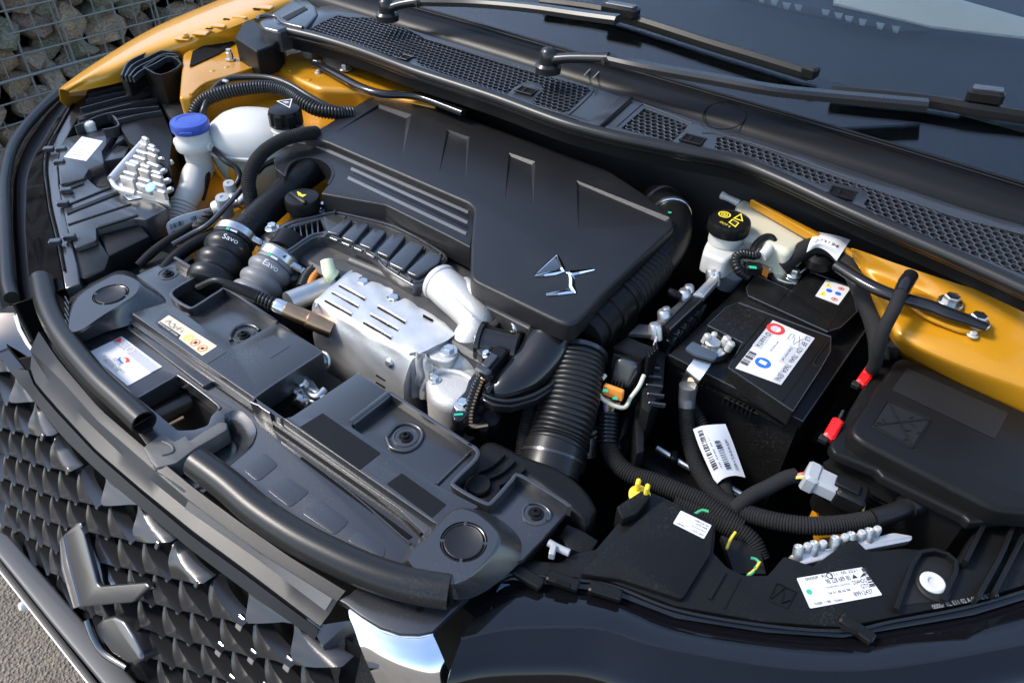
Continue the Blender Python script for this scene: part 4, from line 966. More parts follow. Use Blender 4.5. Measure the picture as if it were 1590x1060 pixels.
path3 = [V(p) for p in crom([tuple(p) for p in PL([(x, y+12) for x, y in sealpx], .107)], 5)]
v, f = sweep_geo(path3, [(-.003, -.014), (.003, -.014), (.0035, .004), (-.0035, .004)]); new('grip_channel', v, f, M['plasm'], bs, 30)
st_ = []; acc = 0; dv = []; df = []
M['stitch'] = mat('pale_stitch_plastic', (.22, .22, .22), .5)
for a, b in zip(path2, path2[1:]):
    n = max(1, int((b-a).length/.0042)); d = (b-a).normalized()
    for k in range(n):
        p = a.lerp(b, (k+.5)/n)+V((0, -.0064, .0022)); g = box_geo(p, (.0022, .0015, .0012), math.atan2(d.y, d.x), .0002)
        o_ = len(dv); dv += g[0]; df += [tuple(i+o_ for i in q_) for q_ in g[1]]
so_ = new('stitch_dots', dv, df, M['stitch'], bs, 0); so_['kind'] = 'stuff'
# plenum panel between grille and glass
pl = thing('plenum_panel', 'smooth dark grey panel between the cowl grille and the windscreen', 'panel')
xs2 = [-.72+.09*i for i in range(17)]
def gb(x): return .765+.06*max(0, abs(x)-.35)**1.5*-1.0
rows = [[V((x, .712-.0*x, .128)) for x in xs2], [V((x, .722, .145)) for x in xs2], [V((x, .745, .156)) for x in xs2], [V((x, gb(x)+.004, .160)) for x in xs2]]
surf('panel', rows, M['plasm'], pl, 2, 3, .002)
for i, off in enumerate((0, .006)):
    tube('glass_edge_bead', [V((x, gb(x)-.006-off, .1665-off*.25)) for x in xs2], .0016, M['plasm'], pl, 6, 2)
for x in (-.035, -.018): box('panel_joint', V((x-.02, .735, .1535)), (.0018, .05, .0016), M['stitch'], pl, .25, .0003)
lathe('moulded_ring', V((.19, .728, .1500)), V((0, -.35, 1)), [(.030, 0), (.0305, .0012), (.0312, .0012), (.0317, 0)], M['plasm'], pl, 48, cap=False)
# windscreen
TS = math.radians(29); US = V((0, math.cos(TS), math.sin(TS))); NS = V((0, -math.sin(TS), math.cos(TS)))
def WS(x, s, h=0): return V((x, gb(x), .166))+US*s+NS*h
def WSP(x, y, h=0): return PP(x, y, V((0, .765, .166))+NS*h, NS)
gm = bpy.data.materials.new('tinted_windscreen_glass'); gm.use_nodes = True
b_ = gm.node_tree.nodes['Principled BSDF']; b_.inputs['Base Color'].default_value = (.55, .62, .64, 1); b_.inputs['Transmission Weight'].default_value = 1; b_.inputs['Roughness'].default_value = 0; b_.inputs['IOR'].default_value = 1.5
ws = thing('windscreen', 'sloping tinted car windscreen behind the wipers', 'windscreen')
rows = [[WS(x, s) for x in [-.75+.15*i for i in range(11)]] for s in (0, .3, .6, .95)]
surf('glass', rows, gm, ws, 2, 2, .004)
rows = [[WS(x, s, -.0055) for x in [-.75+.15*i for i in range(11)]] for s in (0, .03, .075)]
surf('black_border', rows, M['gloss'], ws, 2, 2, .001)
# dashboard seen through the glass
db = thing('dashboard', 'dark dashboard with pale defroster vents behind the windscreen', 'dashboard')
M['dash'] = mat('dark_dash_foam', (.008, .010, .012), .6, grain=.3, gscale=700)
M['vent'] = mat('grey_vent_plastic', (.20, .23, .24), .5)
M['dashp'] = mat('pale_dash_surface', (.55, .54, .50), .6, grain=.1)
rows = [[V((x, y, z)) for x in (-.75, -.3, .2, .5, .8)] for y, z in ((.78, .155), (.92, .19), (1.05, .215), (1.3, .24), (1.75, .24))]
surf('dash_top', rows, M['dash'], db, 3, 3, .01)
def DP(x, y, h=0): 
    p = PP(x, y, V((0, .98, .205)), V((0, -.2, 1)).normalized()); return p+UP*(h+.012)
slab('vent_strip', [DP(1120, -8), DP(1250, 18), DP(1400, 48), DP(1440, 62), DP(1395, 62), DP(1250, 34), DP(1130, 6)], .006, M['dash'], db, .002)
for (xa, ya) in [(1143, 3), (1160, 7), (1178, 12), (1197, 17), (1216, 22), (1234, 25), (1276, 33), (1296, 38), (1312, 43), (1333, 48), (1360, 54), (1384, 59)]:
    slab('vent_slot', [DP(xa-4, ya-4, .002), DP(xa+9, ya-2, .002), DP(xa+5, ya+6, .002), DP(xa-2, ya+4, .002)], .003, M['vent'], db, .0005)
slab('pale_band', [DP(1290, -30, .004), DP(1420, -2, .004), DP(1640, 62, .004), DP(1640, 82, .004), DP(1520, 68, .004), DP(1440, 58, .004), DP(1400, 48, .004), DP(1290, 22, .004)], .004, M['dashp'], db, .001)  # pale band laid across the dash top
# ------------------------------------------------------------------ wipers
M['wip'] = mat('satin_black_paint', (.012, .012, .012), .28, var=.1)
def wiper(label, piv, arm, blade, conn, zoff=0):
    t = thing('wiper_arm', label, 'wiper', 'windscreen wipers')
    c = piv
    v, f = join_geo(lathe_geo(c, UP, [(.0135, -.02), (.0145, -.004), (.0140, .004), (.0105, .010), (.004, .0125)], 24), lathe_geo(c-UP*.02, UP, [(.021, -.006), (.021, .004), (.017, .008)], 24))
    new('pivot_cap', v, f, M['wip'], t, 40)
    tube('crank', [c+V((.004, 0, -.006)), arm[0].lerp(c, .6)+UP*-.002, arm[0]+UP*.0], [.0105, .0095, .0105], M['wip'], t, 14, sq=.85)
    pts = arm; d = []
    v, f = sweep_geo([V(p) for p in crom([tuple(p) for p in pts], 4)], [(-.0105, -.006), (.0105, -.006), (.0105, .001), (.007, .0055), (-.007, .0055), (-.0105, .001)], None); new('arm', v, f, M['wip'], t, 35)
    hexbolt(arm[0]+UP*-.002+V((0, -.011, 0)), V((0, -1, .2)), .004, M['plasd'], t)
    v, f = sweep_geo([V(p) for p in crom([tuple(p) for p in blade], 4)], [(-.0085, -.008), (.0085, -.008), (.008, -.001), (.003, .0045), (-.003, .0045), (-.008, -.001)]); new('blade', v, f, M['plasm'], t, 35)
    v, f = sweep_geo([V(p)-UP*.009 for p in blade], [(-.002, -.004), (.002, -.004), (.002, .004), (-.002, .004)]); new('rubber_lip', v, f, M['rubber'], t, 30)
    a, b = conn; d = (b-a).normalized()
    X = d; Y = UP.cross(d).normalized(); Z = X.cross(Y)
    new('blade_connector', *box_geo(a.lerp(b, .5)+UP*.006, ((b-a).length, .024, .018), 0, .004, (X, Y, Z)), M['plasm'], t, 30)
    new('connector_cap', *box_geo(a.lerp(b, .5)+UP*.0155, ((b-a).length*.8, .017, .003), 0, .001, (X, Y, Z)), M['plas'], t, 30)
    e = V(blade[-1]); d = (V(blade[-1])-V(blade[-2])).normalized(); Y = UP.cross(d).normalized()
    new('end_clip', *box_geo(e, (.022, .021, .017), 0, .003, (d, Y, d.cross(Y))), M['plasm'], t, 30)
    return t
p1 = P(852, 86, .185)
wiper('black wiper arm with its round pivot cap beside the cowl grille', p1, [P(945, 91, .198), P(1000, 103, .20), P(1100, 121, .203), P(1200, 139, .206), P(1285, 148, .208), P(1440, 162, .215)],
      [WSP(1292, 137, .020), WSP(1350, 143, .020), WSP(1440, 152, .020), WSP(1520, 166, .020), WSP(1640, 184, .018)], (WSP(1498, 152, .022), WSP(1556, 160, .022)))
p2 = P(600, 8, .185)
wiper('black wiper arm reaching across behind the other wiper, with its blade end in view', p2, [P(655, 2, .20), P(740, 4, .21), P(822, 11, .222), P(900, 22, .232), P(960, 30, .24)],
      [WSP(840, 0, .020), WSP(930, 12, .020), WSP(1000, 32, .020), WSP(1100, 64, .020), WSP(1180, 88, .020), WSP(1258, 112, .020)], (WSP(936, 18, .022), WSP(990, 28, .022)))
# ------------------------------------------------------------------ yellow wing on the far side
fw = thing('front_wing', 'orange-yellow front wing edge beside the stone wall', 'car wing')
zt = lambda x: .045+.085*min(1, max(0, (x-93)/340))
outer = [(93, 139), (130, 112), (187, 75), (230, 50), (270, 31), (330, 6), (380, -14), (440, -35)]
mid = [(100, 140), (140, 117), (195, 83), (240, 58), (285, 38), (340, 16), (390, -2), (450, -22)]
inn = [(106, 141), (142, 124), (186, 104), (226, 84), (276, 64), (338, 44), (400, 20), (456, -2)]
R_ = []
top = [P(x, y, zt(x)) for x, y in outer]
tp = [.12, .5, .85]+[1]*8
R_ = [[p+V((-.10, -.01, -.22))*k for p, k in zip(top, tp)], [p+V((-.045, -.004, -.06))*k for p, k in zip(top, tp)], [p+V((-.012, 0, -.010))*k for p, k in zip(top, tp)], top, [P(x, y, zt(x)+.002) for x, y in mid], [P(x, y, zt(x)-.004) for x, y in inn], [P(x, y, zt(x)-.004)+V((.004, 0, -.03))*k for (x, y), k in zip(inn, tp)]]
surf('wing_skin', R_, M['yellow'], fw, 5, 4, .0015)
for (x, y) in ((325, 45), (352, 30), (398, 14)): box('slot', P(x, y, zt(x)+.0014), (.014, .007, .001), M['deep'], fw, .5, .0002)
for i, (x, y) in enumerate(((285, 58), (312, 50), (340, 38), (374, 24), (412, 10))): box('flange_tab', P(x, y+2, zt(x)-.002), (.030, .020, .004), M['yellow'], fw, .55, .0015)
lathe('stud', P(288, 57, zt(288)+.001), UP, [(.008, 0), (.008, .002), (.005, .006)], M['yellow'], fw, 14)
# inner wing: shelf, wall, strut tower
iw = thing('inner_wing', 'yellow inner wing shelf and strut tower behind the coolant tank', 'body panel')
slab('shelf', rnd(PL([(284, 84), (300, 72), (345, 74), (372, 62), (440, 62), (445, 84), (416, 100), (360, 118), (318, 131), (296, 152), (278, 152)], .072), .006), .10, M['yellowi'], iw, .004, 3)
slab('wheelhouse_wall', rnd(PL([(262, 150), (300, 128), (360, 122), (425, 122), (480, 150), (560, 170), (610, 200), (540, 232), (430, 240), (352, 252), (330, 215), (290, 184)], .010), .01), .12, M['yellowi'], iw, .006, 3)
slab('rail', PL([(255, 345), (330, 250), (420, 300), (460, 330), (400, 410), (330, 400)], -.075), .05, M['yellowi'], iw, .006, 3)
slab('strut_top', rnd(PL([(419, 102), (446, 82), (520, 70), (640, 110), (680, 165), (610, 150), (552, 139), (494, 137), (450, 118)], .066), .012), .12, M['yellowi'], iw, .010, 5)
tube('fold_bead', PL([(296, 148), (318, 130), (360, 117), (390, 107), (414, 98)], .0725), .0030, M['yellowi'], iw, 8)
for x, y in ((330, 110), (352, 104), (380, 92), (402, 84), (450, 110), (480, 124)): lathe('spot_weld', P(x, y, .0722 if x < 410 else .0665), UP, [(.0052, 0), (.004, .0010), (.002, .0013)], M['yellowi'], iw, 14)
slab('gusset_hole_shade', PL([(294, 104), (299, 80), (322, 68), (350, 62), (366, 66), (338, 84)], .0745), .001, M['deep'], iw, 0)  # dark sheet for the hole and the shade under the wing flange
lathe('stud', P(358, 93, .073), UP, [(.010, 0), (.010, .003), (.0065, .0035), (.0065, .014), (.005, .015), (.005, .020)], M['steel'], iw, 8)
for x, y in ((493, 100), (537, 107)): hexbolt(P(x, y, .070), UP, .0085, M['steel'], iw)
hexbolt(P(494, 113, .067), UP, .004, M['castw'], iw)
slab('arch_ring', [P(286, 160, .045), P(300, 136, .052), P(330, 128, .055), P(330, 134, .05), P(306, 142, .047), P(294, 165, .04), P(292, 200, .02), P(284, 196, .02)], .006, M['yellowi'], iw, .002)
br = tag(tube('strut_brace', [P(488, 99, .077), P(508, 108, .078), P(530, 120, .078), P(560, 136, .078), P(595, 146, .078), P(650, 150, .078), P(720, 175, .078)], [.006, .008, .0085, .0085, .0085, .0085, .0085], M['gloss'], None, 14, sq=.8), 'glossy black strut brace rod bolted to the tower behind the coolant tank', 'brace')
# right-hand strut tower
sr = thing('strut_tower', 'yellow pressed strut tower beside the fuse box', 'body panel')
rows = [PL([(1322, 385, .080), (1345, 392, .080), (1400, 412, .080), (1500, 446, .080), (1640, 485, .080)], 0),
        PL([(1328, 402, .062), (1352, 418, .062), (1415, 448, .062), (1510, 492, .064), (1640, 520, .068)], 0),
        PL([(1338, 418, .055), (1368, 446, .055), (1408, 482, .052), (1490, 522, .056), (1640, 556, .056)], 0),
        PL([(1352, 440, .045), (1380, 482, .046), (1402, 514, .046), (1480, 552, .046), (1640, 600, .044)], 0),
        PL([(1350, 460, .03), (1384, 512, .032), (1402, 532, .032), (1490, 575, .030), (1640, 628, .028)], 0),
        PL([(1360, 500, -.02), (1390, 545, -.02), (1420, 565, -.02), (1500, 612, -.02), (1640, 680, -.02)], 0),
        PL([(1370, 540, -.09), (1395, 580, -.09), (1430, 610, -.09), (1500, 650, -.09), (1640, 720, -.09)], 0)]
v, f = surf_geo(rows, 8, 8, .002)
bc = P(1500, 497, .062)
new('tower_skin', v, f, M['yellowi'], sr, 50)
slab('top_plate', rnd(PL([(1390, 455), (1430, 440), (1470, 446), (1545, 462), (1590, 474), (1565, 490), (1530, 500), (1522, 512), (1500, 516), (1440, 492)], .0655), .012), .004, M['yellowi'], sr, .0015)
for x, y in ((1475, 470), (1516, 500)): hexbolt(P(x, y, .0700), UP, .0095, M['steel'], sr)
hexbolt(P(1510, 520, .062), UP, .004, M['castw'], sr)
for x, y in ((1444, 557), (1482, 575), (1504, 582), (1546, 597), (1578, 611)): lathe('spot_weld', P(x, y, .012)+V((0, .004, .0)), V((0, -.5, 1)), [(.006, 0), (.0045, .0014), (.002, .002)], M['yellowi'], sr, 16)
tag(tube('strut_brace', [P(1300, 412, .07), P(1345, 440, .072), P(1385, 458, .074), P(1440, 474, .076), P(1470, 486, .076), P(1500, 496, .075), P(1532, 508, .074)], [.0095, .0095, .0095, .0095, .0095, .0085, .006], M['gloss'], None, 14, sq=.75), 'glossy black strut brace rod ending at two bolts near the fuse box', 'brace')
# bulkhead and bay shell behind everything
bh = thing('bulkhead', 'black bulkhead below the cowl at the back of the engine bay', 'body panel')
v, f = box_geo((0, .735, -.15), (1.5, .04, .52), 0, .004); new('panel', v, f, M['plasd'], bh, 30)
slab('insulation', [V((-.62, .700, .095)), V((.62, .700, .095)), V((.62, .700, -.3)), V((-.62, .700, -.3))], .01, M['plasd'], bh, .003, down=(0, 1, 0))
slab('yellow_scuttle', PL([(1166, 309), (1172, 309), (1262, 355), (1330, 390), (1326, 394), (1256, 360)], .062), .012, M['yellowi'], bh, .002)
tray = thing('bay_undertray', 'black undertray deep below the engine bay', 'tray')
v, f = box_geo((0, .35, -.36), (1.6, .9, .02), 0, .002); new('tray', v, f, M['deep'], tray, 30)
for sx in (-1, 1):
    v, f = box_geo((sx*.80, .40, -.22), (.02, .8, .30), 0, .002); new('side_liner', v, f, M['deep'], tray, 30)
# ================================================================== far headlamp, washer filler, coolant tank
hl_ = thing('headlamp', 'far headlamp unit with ribbed black housing and white label beside the stone wall', 'headlamp', 'car headlamps')
fl_o = [(122, 142), (104, 170), (87, 200), (72, 228), (67, 255), (69, 284), (75, 325), (87, 374), (96, 420), (101, 448)]
fl_i = [(136, 144), (127, 172), (114, 195), (94, 230), (90, 255), (91, 287), (99, 325), (108, 367), (119, 410), (124, 440)]
slab('flange_strip', PL(fl_o, -.004)+PL(fl_i[::-1], -.002), .02, M['plas'], hl_, .002, 3)
tube('seam', PL([(x+4, y) for x, y in fl_o[:-1]], -.0015), .0016, M['deep'], hl_, 6)
rows = [PL(fl_o, -.008), PL([(112, 146), (88, 178), (64, 210), (48, 240), (42, 268), (42, 300), (45, 345), (52, 395), (62, 435), (70, 455)], -.018), PL([(98, 150), (64, 186), (38, 222), (24, 252), (16, 282), (14, 315), (14, 362), (17, 410), (20, 450), (24, 472)], -.050), PL([(90, 152), (50, 192), (24, 228), (6, 262), (-2, 290), (-6, 325), (-6, 372), (-4, 418), (0, 455), (6, 480)], -.10)]
M['lens'] = mat('gloss_dark_lens', (.004, .004, .005), .04, var=.02, spec=.5)
surf('lens', [rows[0], [a.lerp(b, .5) for a, b in zip(rows[0], rows[2])], rows[2], rows[3]], M['lens'], hl_, 3, 4, .002)
gut = tag(tube('wing_gutter_seal', PL([(92, 143), (62, 172), (36, 202), (18, 232), (9, 265), (6, 300), (7, 350), (9, 400), (12, 440), (18, 462)], -.030), .0095, M['rubber'], None, 12), 'thick grey-black rubber seal curving round the far headlamp', 'rubber seal')
slab('label_plate', rnd(PL([(94, 225), (103, 214), (161, 199), (175, 211), (158, 235), (161, 253), (138, 262), (130, 276), (93, 286), (90, 255)], .004), .003), .045, M['plas'], hl_, .0018)
slab('front_plate', rnd(PL([(91, 286), (131, 274), (152, 291), (173, 288), (232, 306), (260, 324), (226, 341), (207, 339), (149, 354), (150, 372), (116, 385), (104, 352)], .000), .003), .040, M['plas'], hl_, .0018)
slab('front_body', rnd(PL([(110, 376), (150, 366), (170, 398), (163, 418), (135, 432), (122, 432)], -.008), .004), .05, M['plasm'], hl_, .003)
slab('lower_block', PL([(150, 358), (210, 340), (232, 366), (168, 398)], -.012), .05, M['plasm'], hl_, .003)
for a, b, w_ in (((103, 318), (172, 290), 2), ((103, 330), (186, 297), 5), ((105, 348), (203, 316), 2), ((100, 287), (134, 275), 3), ((95, 297), (130, 284), 1.5), ((152, 352), (214, 333), 3)):
    d = V((b[0]-a[0], b[1]-a[1])).normalized(); n_ = (-d.y*w_/2, d.x*w_/2)
    slab('ridge', PL([(a[0]+n_[0], a[1]+n_[1]), (a[0]-n_[0], a[1]-n_[1]), (b[0]-n_[0], b[1]-n_[1]), (b[0]+n_[0], b[1]+n_[1])], .0018), .003, M['plasm'], hl_, .0005)
lb = film('label', [(99, 244), (127, 212), (160, 219), (134, 250)], .0046, M['paper'], hl_)
q = Quad(P(99, 244, .0046), P(134, 250, .0046), P(127, 212, .0046))
pr(lb, M['inkg'], *[pr_text(q, t_, .12, b_, .12+l_, b_) for t_, b_, l_ in (('9822868980', .14, .5), ('DS34 HDG', .26, .42), ('E11 00 2221', .40, .45), ('VALEO', .74, .3))])
lb = film('label', [(188, 300), (204, 294), (224, 306), (200, 311)], .0014, M['paper'], hl_)
q = Quad(P(188, 300, .0014), P(200, 311, .0014), P(204, 294, .0014)); pr(lb, M['inkg'], pr_disc(q, .5, .5, .006, .0045), pr_text(q, '3C', .35, .4, .65, .4))
for (x, y) in ((76, 232), (95, 232), (92, 252), (103, 296), (98, 316), (108, 368), (86, 376)): box('clip', P(x, y, .004), (.016, .010, .008), M['plas'], hl_, .9, .001)
slab('side_tab', PL([(173, 232), (184, 212), (203, 196), (206, 200), (196, 218), (180, 224)], -.004), .02, M['plas'], hl_, .001)
slab('rear_tab', PL([(158, 236), (182, 226), (201, 228), (192, 244), (162, 250)], -.006), .03, M['plas'], hl_, .001)
slab('dark_well', PL([(133, 268), (158, 254), (164, 268), (172, 288), (150, 290), (136, 276)], -.012), .02, M['plasd'], hl_, .003)
# upper ribbed body and bracket arm
slab('ribbed_body', rnd(PL([(135, 140), (160, 130), (180, 124), (213, 121), (232, 134), (243, 150), (252, 172), (268, 212), (262, 262), (230, 240), (200, 220), (182, 190), (165, 176), (118, 196), (124, 170)], .016), .003), .07, M['plasm'], hl_, .002)
for a, b in (((137, 139), (212, 121)), ((136, 146), (222, 128)), ((132, 155), (232, 136)), ((124, 168), (240, 140)), ((120, 182), (243, 152)), ((165, 176), (246, 165)), ((182, 186), (250, 172))):
    wall_strip('rib', [a, ((a[0]+b[0])/2, (a[1]+b[1])/2-1.5), b], .024, .012, .003, M['plas'], hl_)
wall_strip('pocket_wall', [(116, 196), (165, 176), (182, 187), (182, 196), (160, 201)], .020, .018, .003, M['plas'], hl_)
lathe('white_plug', P(139, 195, .012), UP, [(.009, -.01), (.010, .003), (.008, .006), (.004, .0075)], M['white'], hl_, 20)
arm = [(186, 118), (190, 106), (197, 95), (215, 80), (240, 68), (262, 65), (272, 74), (281, 82), (280, 88), (262, 86), (240, 93), (222, 104), (206, 116), (196, 122)]
slab('bracket_arm', rnd(PL(arm, .070), .004), .035, M['plasm'], hl_, .002)
for k in range(4):
    wall_strip('arm_rib', [(188+k*6, 117+k*1), (198+k*7, 97+k*4), (222+k*6, 84+k*5), (246+k*4, 74+k*5), (264+k*4, 76+k*4)], .076, .010, .0028, M['plas'], hl_)
lathe('arm_bolt', P(250, 76, .071), UP, [(.010, 0), (.010, .002), (.006, .002), (.006, .006)], M['plasd'], hl_, 14)
bx4 = [(223, 104), (256, 86), (281, 99), (250, 116)]
wall_strip('bracket_box', bx4+[bx4[0]], .076, .06, .004, M['plasm'], hl_)
slab('bracket_box_floor', PL(bx4, .040), .004, M['plasd'], hl_, 0)
slab('dark_bulkhead', PL([(240, 142), (262, 136), (280, 150), (292, 178), (275, 190), (262, 180)], .020), .12, M['plasd'], hl_, .004)
# heat sink of the lamp's control unit
hk = thing('lamp_control_unit', 'cast aluminium pinned heat sink on the far headlamp with a blue spot', 'heat sink')
slab('cooling_plate', rnd(PL([(170, 276), (222, 216), (229, 214), (232, 222), (241, 234), (252, 270), (262, 312), (240, 304), (212, 298), (184, 294)], .010), .003), .014, M['cast'], hk, .0015)
tube('frame_bar', PL([(172, 278), (198, 248), (226, 217)], .017), .0055, M['alu'], hk, 10)
tube('frame_bar', PL([(172, 278), (182, 292), (210, 300)], .014), .004, M['alu'], hk, 10)
rg = random.Random(4)
for k in range(8):
    t = .04+.92*k/7; A0 = V((188+40*t, 287-62*t)); B0 = V((262-20*t, 310-76*t)); n = 3 if k < 4 else 2
    for j in range(n):
        u0, u1 = j/n+.03, (j+1)/n-.02; a, b = P(A0.x+(B0.x-A0.x)*u0, A0.y+(B0.y-A0.y)*u0, .014), P(A0.x+(B0.x-A0.x)*u1, A0.y+(B0.y-A0.y)*u1, .014)
        hh = rg.uniform(.008, .016)-.003*j; d = (b-a); box('cooling_rib', a.lerp(b, .5)+UP*hh*.5, (d.length, .0062, hh+.01), M['cast'], hk, math.atan2(d.y, d.x), .0012)
for x, y in ((238, 238), (246, 250), (250, 268), (256, 283), (260, 297)): lathe('stud', P(x, y, .012), V((.8, .3, .5)), [(.0045, -.004), (.0045, .010), (.003, .013)], M['cast'], hk, 10)
lathe('blue_spot', P(234, 291, .0265), V((.2, -.6, 1)), [(.0085, 0), (.0085, .001), (.007, .0014)], mat('pale_blue_paint', (.20, .50, .66), .5), hk, 20)
tube('spigot', [P(248, 262, .008), P(262, 254, .010), P(268, 251, .011)], .0042, M['whitey'], hk, 10)
# ------------------------------------------------------------------ washer filler neck
wf = thing('washer_filler', 'white washer fluid filler neck with a bright blue lid', 'filler neck')
c = P(293, 187, .075)
lathe('lid', c, UP, [(.0300, -.015), (.0305, -.013), (.0305, -.003), (.0290, 0), (.020, .0016), (.0195, .0008), (.004, .0014)], M['bluecap'], wf, 40)
box('lid_tab', c+V((.022, -.022, -.009)), (.020, .004, .005), M['bluecap'], wf, .75, .001)
lathe('neck', c, UP, [(.0205, -.090), (.0215, -.060), (.0225, -.050), (.0300, -.047), (.0312, -.043), (.0312, -.036), (.0285, -.030), (.0262, -.026), (.0262, -.014)], M['white'], wf, 36)
for a in (.3, -2.6): lathe('pip', c+V((math.cos(a), math.sin(a), 0))*.030+UP*-.040, V((math.cos(a), math.sin(a), 0)), [(.008, 0), (.007, .004)], M['white'], wf, 14)
tube('pipe', [c+UP*-.085, P(303, 272, -.014), P(296, 296, -.028), P(287, 316, -.042), P(280, 336, -.055)], [.0212, .0212, .0208, .020, .020], M['white'], wf, 28)
tube('bellows', [P(287, 314, -.040), P(280, 334, -.054), P(274, 352, -.066)], .0205, M['white'], wf, 28, 4, (.0065, .0014))
wt = thing('barcode_tag', 'white barcode tag wrapped round the washer pipe bellows', 'tag')
c1 = P(283, 345, -.02); 
rows = []
for h in (0, -.028):
    rows.append([P(258, 352, -.018)+UP*h, P(262, 344, -.010)+UP*h, P(280, 335, -.004)+UP*h, P(305, 328, -.002)+UP*h, P(326, 323, -.002)+UP*h])
surf('tag_sheet', rows, M['paper'], wt, 5, 2, .0005)
a0, a1, b0 = rows[0][1], rows[0][3], rows[1][1]
q = Quad(b0+V((0, -.002, 0)), rows[1][3]+V((0, -.002, 0)), a0+V((0, -.002, 0)), .0012)
pr(wt, M['ink'], pr_bars(q, .04, .12, .52, .40, 11), pr_bars(q, .04, .52, .52, .82, 11, seed=5), pr_bars(q, .80, .55, 1.0, .80, 6, seed=3))
tag(tube('washer_overflow_hose', [P(306, 232, .03), P(318, 250, .0), P(318, 280, -.02), P(310, 310, -.045)], .008, M['rubber'], None, 14, 6, (.004, .0008)), 'thin ribbed black hose running down behind the washer neck', 'hose')
# ------------------------------------------------------------------ coolant expansion tank
ct = thing('coolant_tank', 'rounded white coolant tank with a black screw cap', 'coolant tank')
ctr = P(398, 222, .018); A3, B3 = .080, .062
def ell(zs, m, name):
    v = []; f = []; n = 44
    for (z, k) in zs:
        for i in range(n):
            t = 2*math.pi*i/n; e = 2.5; cx = abs(math.cos(t))**(2/e)*math.copysign(1, math.cos(t)); sy_ = abs(math.sin(t))**(2/e)*math.copysign(1, math.sin(t))
            x, y = cx*A3*k, sy_*B3*k; an = .55
            v.append(ctr+V((x*math.cos(an)-y*math.sin(an), x*math.sin(an)+y*math.cos(an), z)))
    for r_ in range(len(zs)-1):
        for i in range(n): a = r_*n+i; b = r_*n+(i+1) % n; f.append((a, b, b+n, a+n))
    f.append(tuple(range(n))[::-1]); f.append(tuple(range((len(zs)-1)*n, len(zs)*n)))
    return new(name, v, f, m, ct, 50)
ell([(0, 1.0), (.010, 1.0), (.022, .965), (.034, .88), (.043, .74), (.050, .55), (.054, .33), (.0555, .10)], M['white'], 'upper_shell')
ell([(-.004, 1.0), (-.003, 1.045), (.0015, 1.05), (.003, 1.02)], M['white'], 'seam_flange')
M['coolw'] = mat('fluid_filled_plastic', (.30, .34, .29), .4, var=.15, sub=.2)
ell([(-.09, .55), (-.075, .72), (-.045, .88), (-.018, .97), (-.003, 1.0)], M['coolw'], 'lower_shell')
for (x, y) in ((352, 240), (385, 248)): lathe('lug', P(x, y, .012), UP, [(.007, -.004), (.007, .004), (.004, .005)], M['white'], ct, 14)
cc = P(441, 168, .094)
lathe('cap_neck', cc, UP, [(.026, -.055), (.025, -.028), (.024, -.02)], M['white'], ct, 32)
for k in range(3): lathe('neck_thread', cc+UP*(-.034-.007*k), UP, [(.0255, -.002), (.0272, 0), (.0255, .002)], M['white'], ct, 32, cap=False)
n = 48; rf = lambda k: .0275 if (k//2) % 3 != 0 else .0245
lathe('screw_cap', cc, UP, [(.0275, -.026), (rf, -.023), (rf, -.006), (.0245, -.001), (.021, .0005)], M['plasm'], ct, n, smooth=25)
tri = PL([(429, 157), (454, 153.5), (450, 168)], cc.z+.0012)
pr(ct, M['inkw'], (tri, [(0, 1, 2)]), name='warning_triangle'); c_ = sum(tri, V())/3
pr(ct, M['ink'], ([p.lerp(c_, .22)+UP*.0003 for p in tri], [(0, 1, 2)]), name='triangle_field')
pr(ct, M['inkw'], *[([c_+UP*.0007+V(d) for d in ((-.0012+dx, -.004+dy, 0), (.0008+dx, -.004+dy, 0), (.0014+dx, .003+dy, 0), (-.0004+dx, .003+dy, 0))], [(0, 1, 2, 3)]) for dx, dy in ((-.0035, 0), (0, .001), (.0035, .0))], name='symbol')
tube('outlet', [P(428, 213, .045), P(438, 211, .05)], .006, M['steel'], ct, 10)
# hoses over the inner wing
def px_path(l): return [P(*p) for p in l]
tag(tube('corrugated_conduit', px_path([(300, 200, .03), (303, 176, .05), (315, 158, .066), (340, 146, .078), (380, 138, .084), (420, 136, .086), (448, 143, .085), (470, 158, .080), (492, 170, .072), (520, 175, .066), (548, 176, .060)]), .0112, M['rubber'], None, 16, 6, (.0050, .0011)), 'thick corrugated black conduit arching over the white coolant tank', 'hose')
tag(tube('vent_hose', px_path([(312, 196, .035), (316, 172, .06), (330, 142, .078), (352, 124, .09), (380, 120, .094), (420, 122, .096), (450, 132, .094), (480, 150, .086), (510, 166, .076), (535, 173, .068)]), .0056, M['rubber'], None, 12), 'slim smooth black hose running above the corrugated conduit', 'hose')
box('conduit_tie', P(350, 126, .094), (.012, .006, .004), M['greyp'], None, .2, .001); tag(bpy.data.objects['conduit_tie'], 'small grey tie on the slim black hose', 'cable tie')
tag(tube('braided_heater_hose', px_path([(392, 325, .0), (388, 300, .02), (386, 280, .035), (394, 256, .05), (412, 234, .062), (440, 217, .070), (468, 209, .072), (490, 206, .06)]), .0105, M['cloth'], None, 16, 8, (.0032, .0006)), 'braided black hose looping in front of the coolant tank', 'hose')
tag(tube('small_bypass_hose', px_path([(398, 268, .03), (410, 256, .036), (428, 249, .04), (445, 248, .035)]), .0055, M['rubber'], None, 12), 'small black hose below the braided hose loop', 'hose')
tag(tube('vent_pipe', px_path([(330, 230, .03), (350, 250, .02), (366, 260, .012), (372, 275, .0), (365, 290, -.01)]), .0048, M['rubber'], None, 10), 'thin black pipe between the washer neck and coolant tank', 'hose')
vs_ = thing('solenoid_pair', 'pair of small grey solenoid caps beside the thin black lever', 'solenoid')
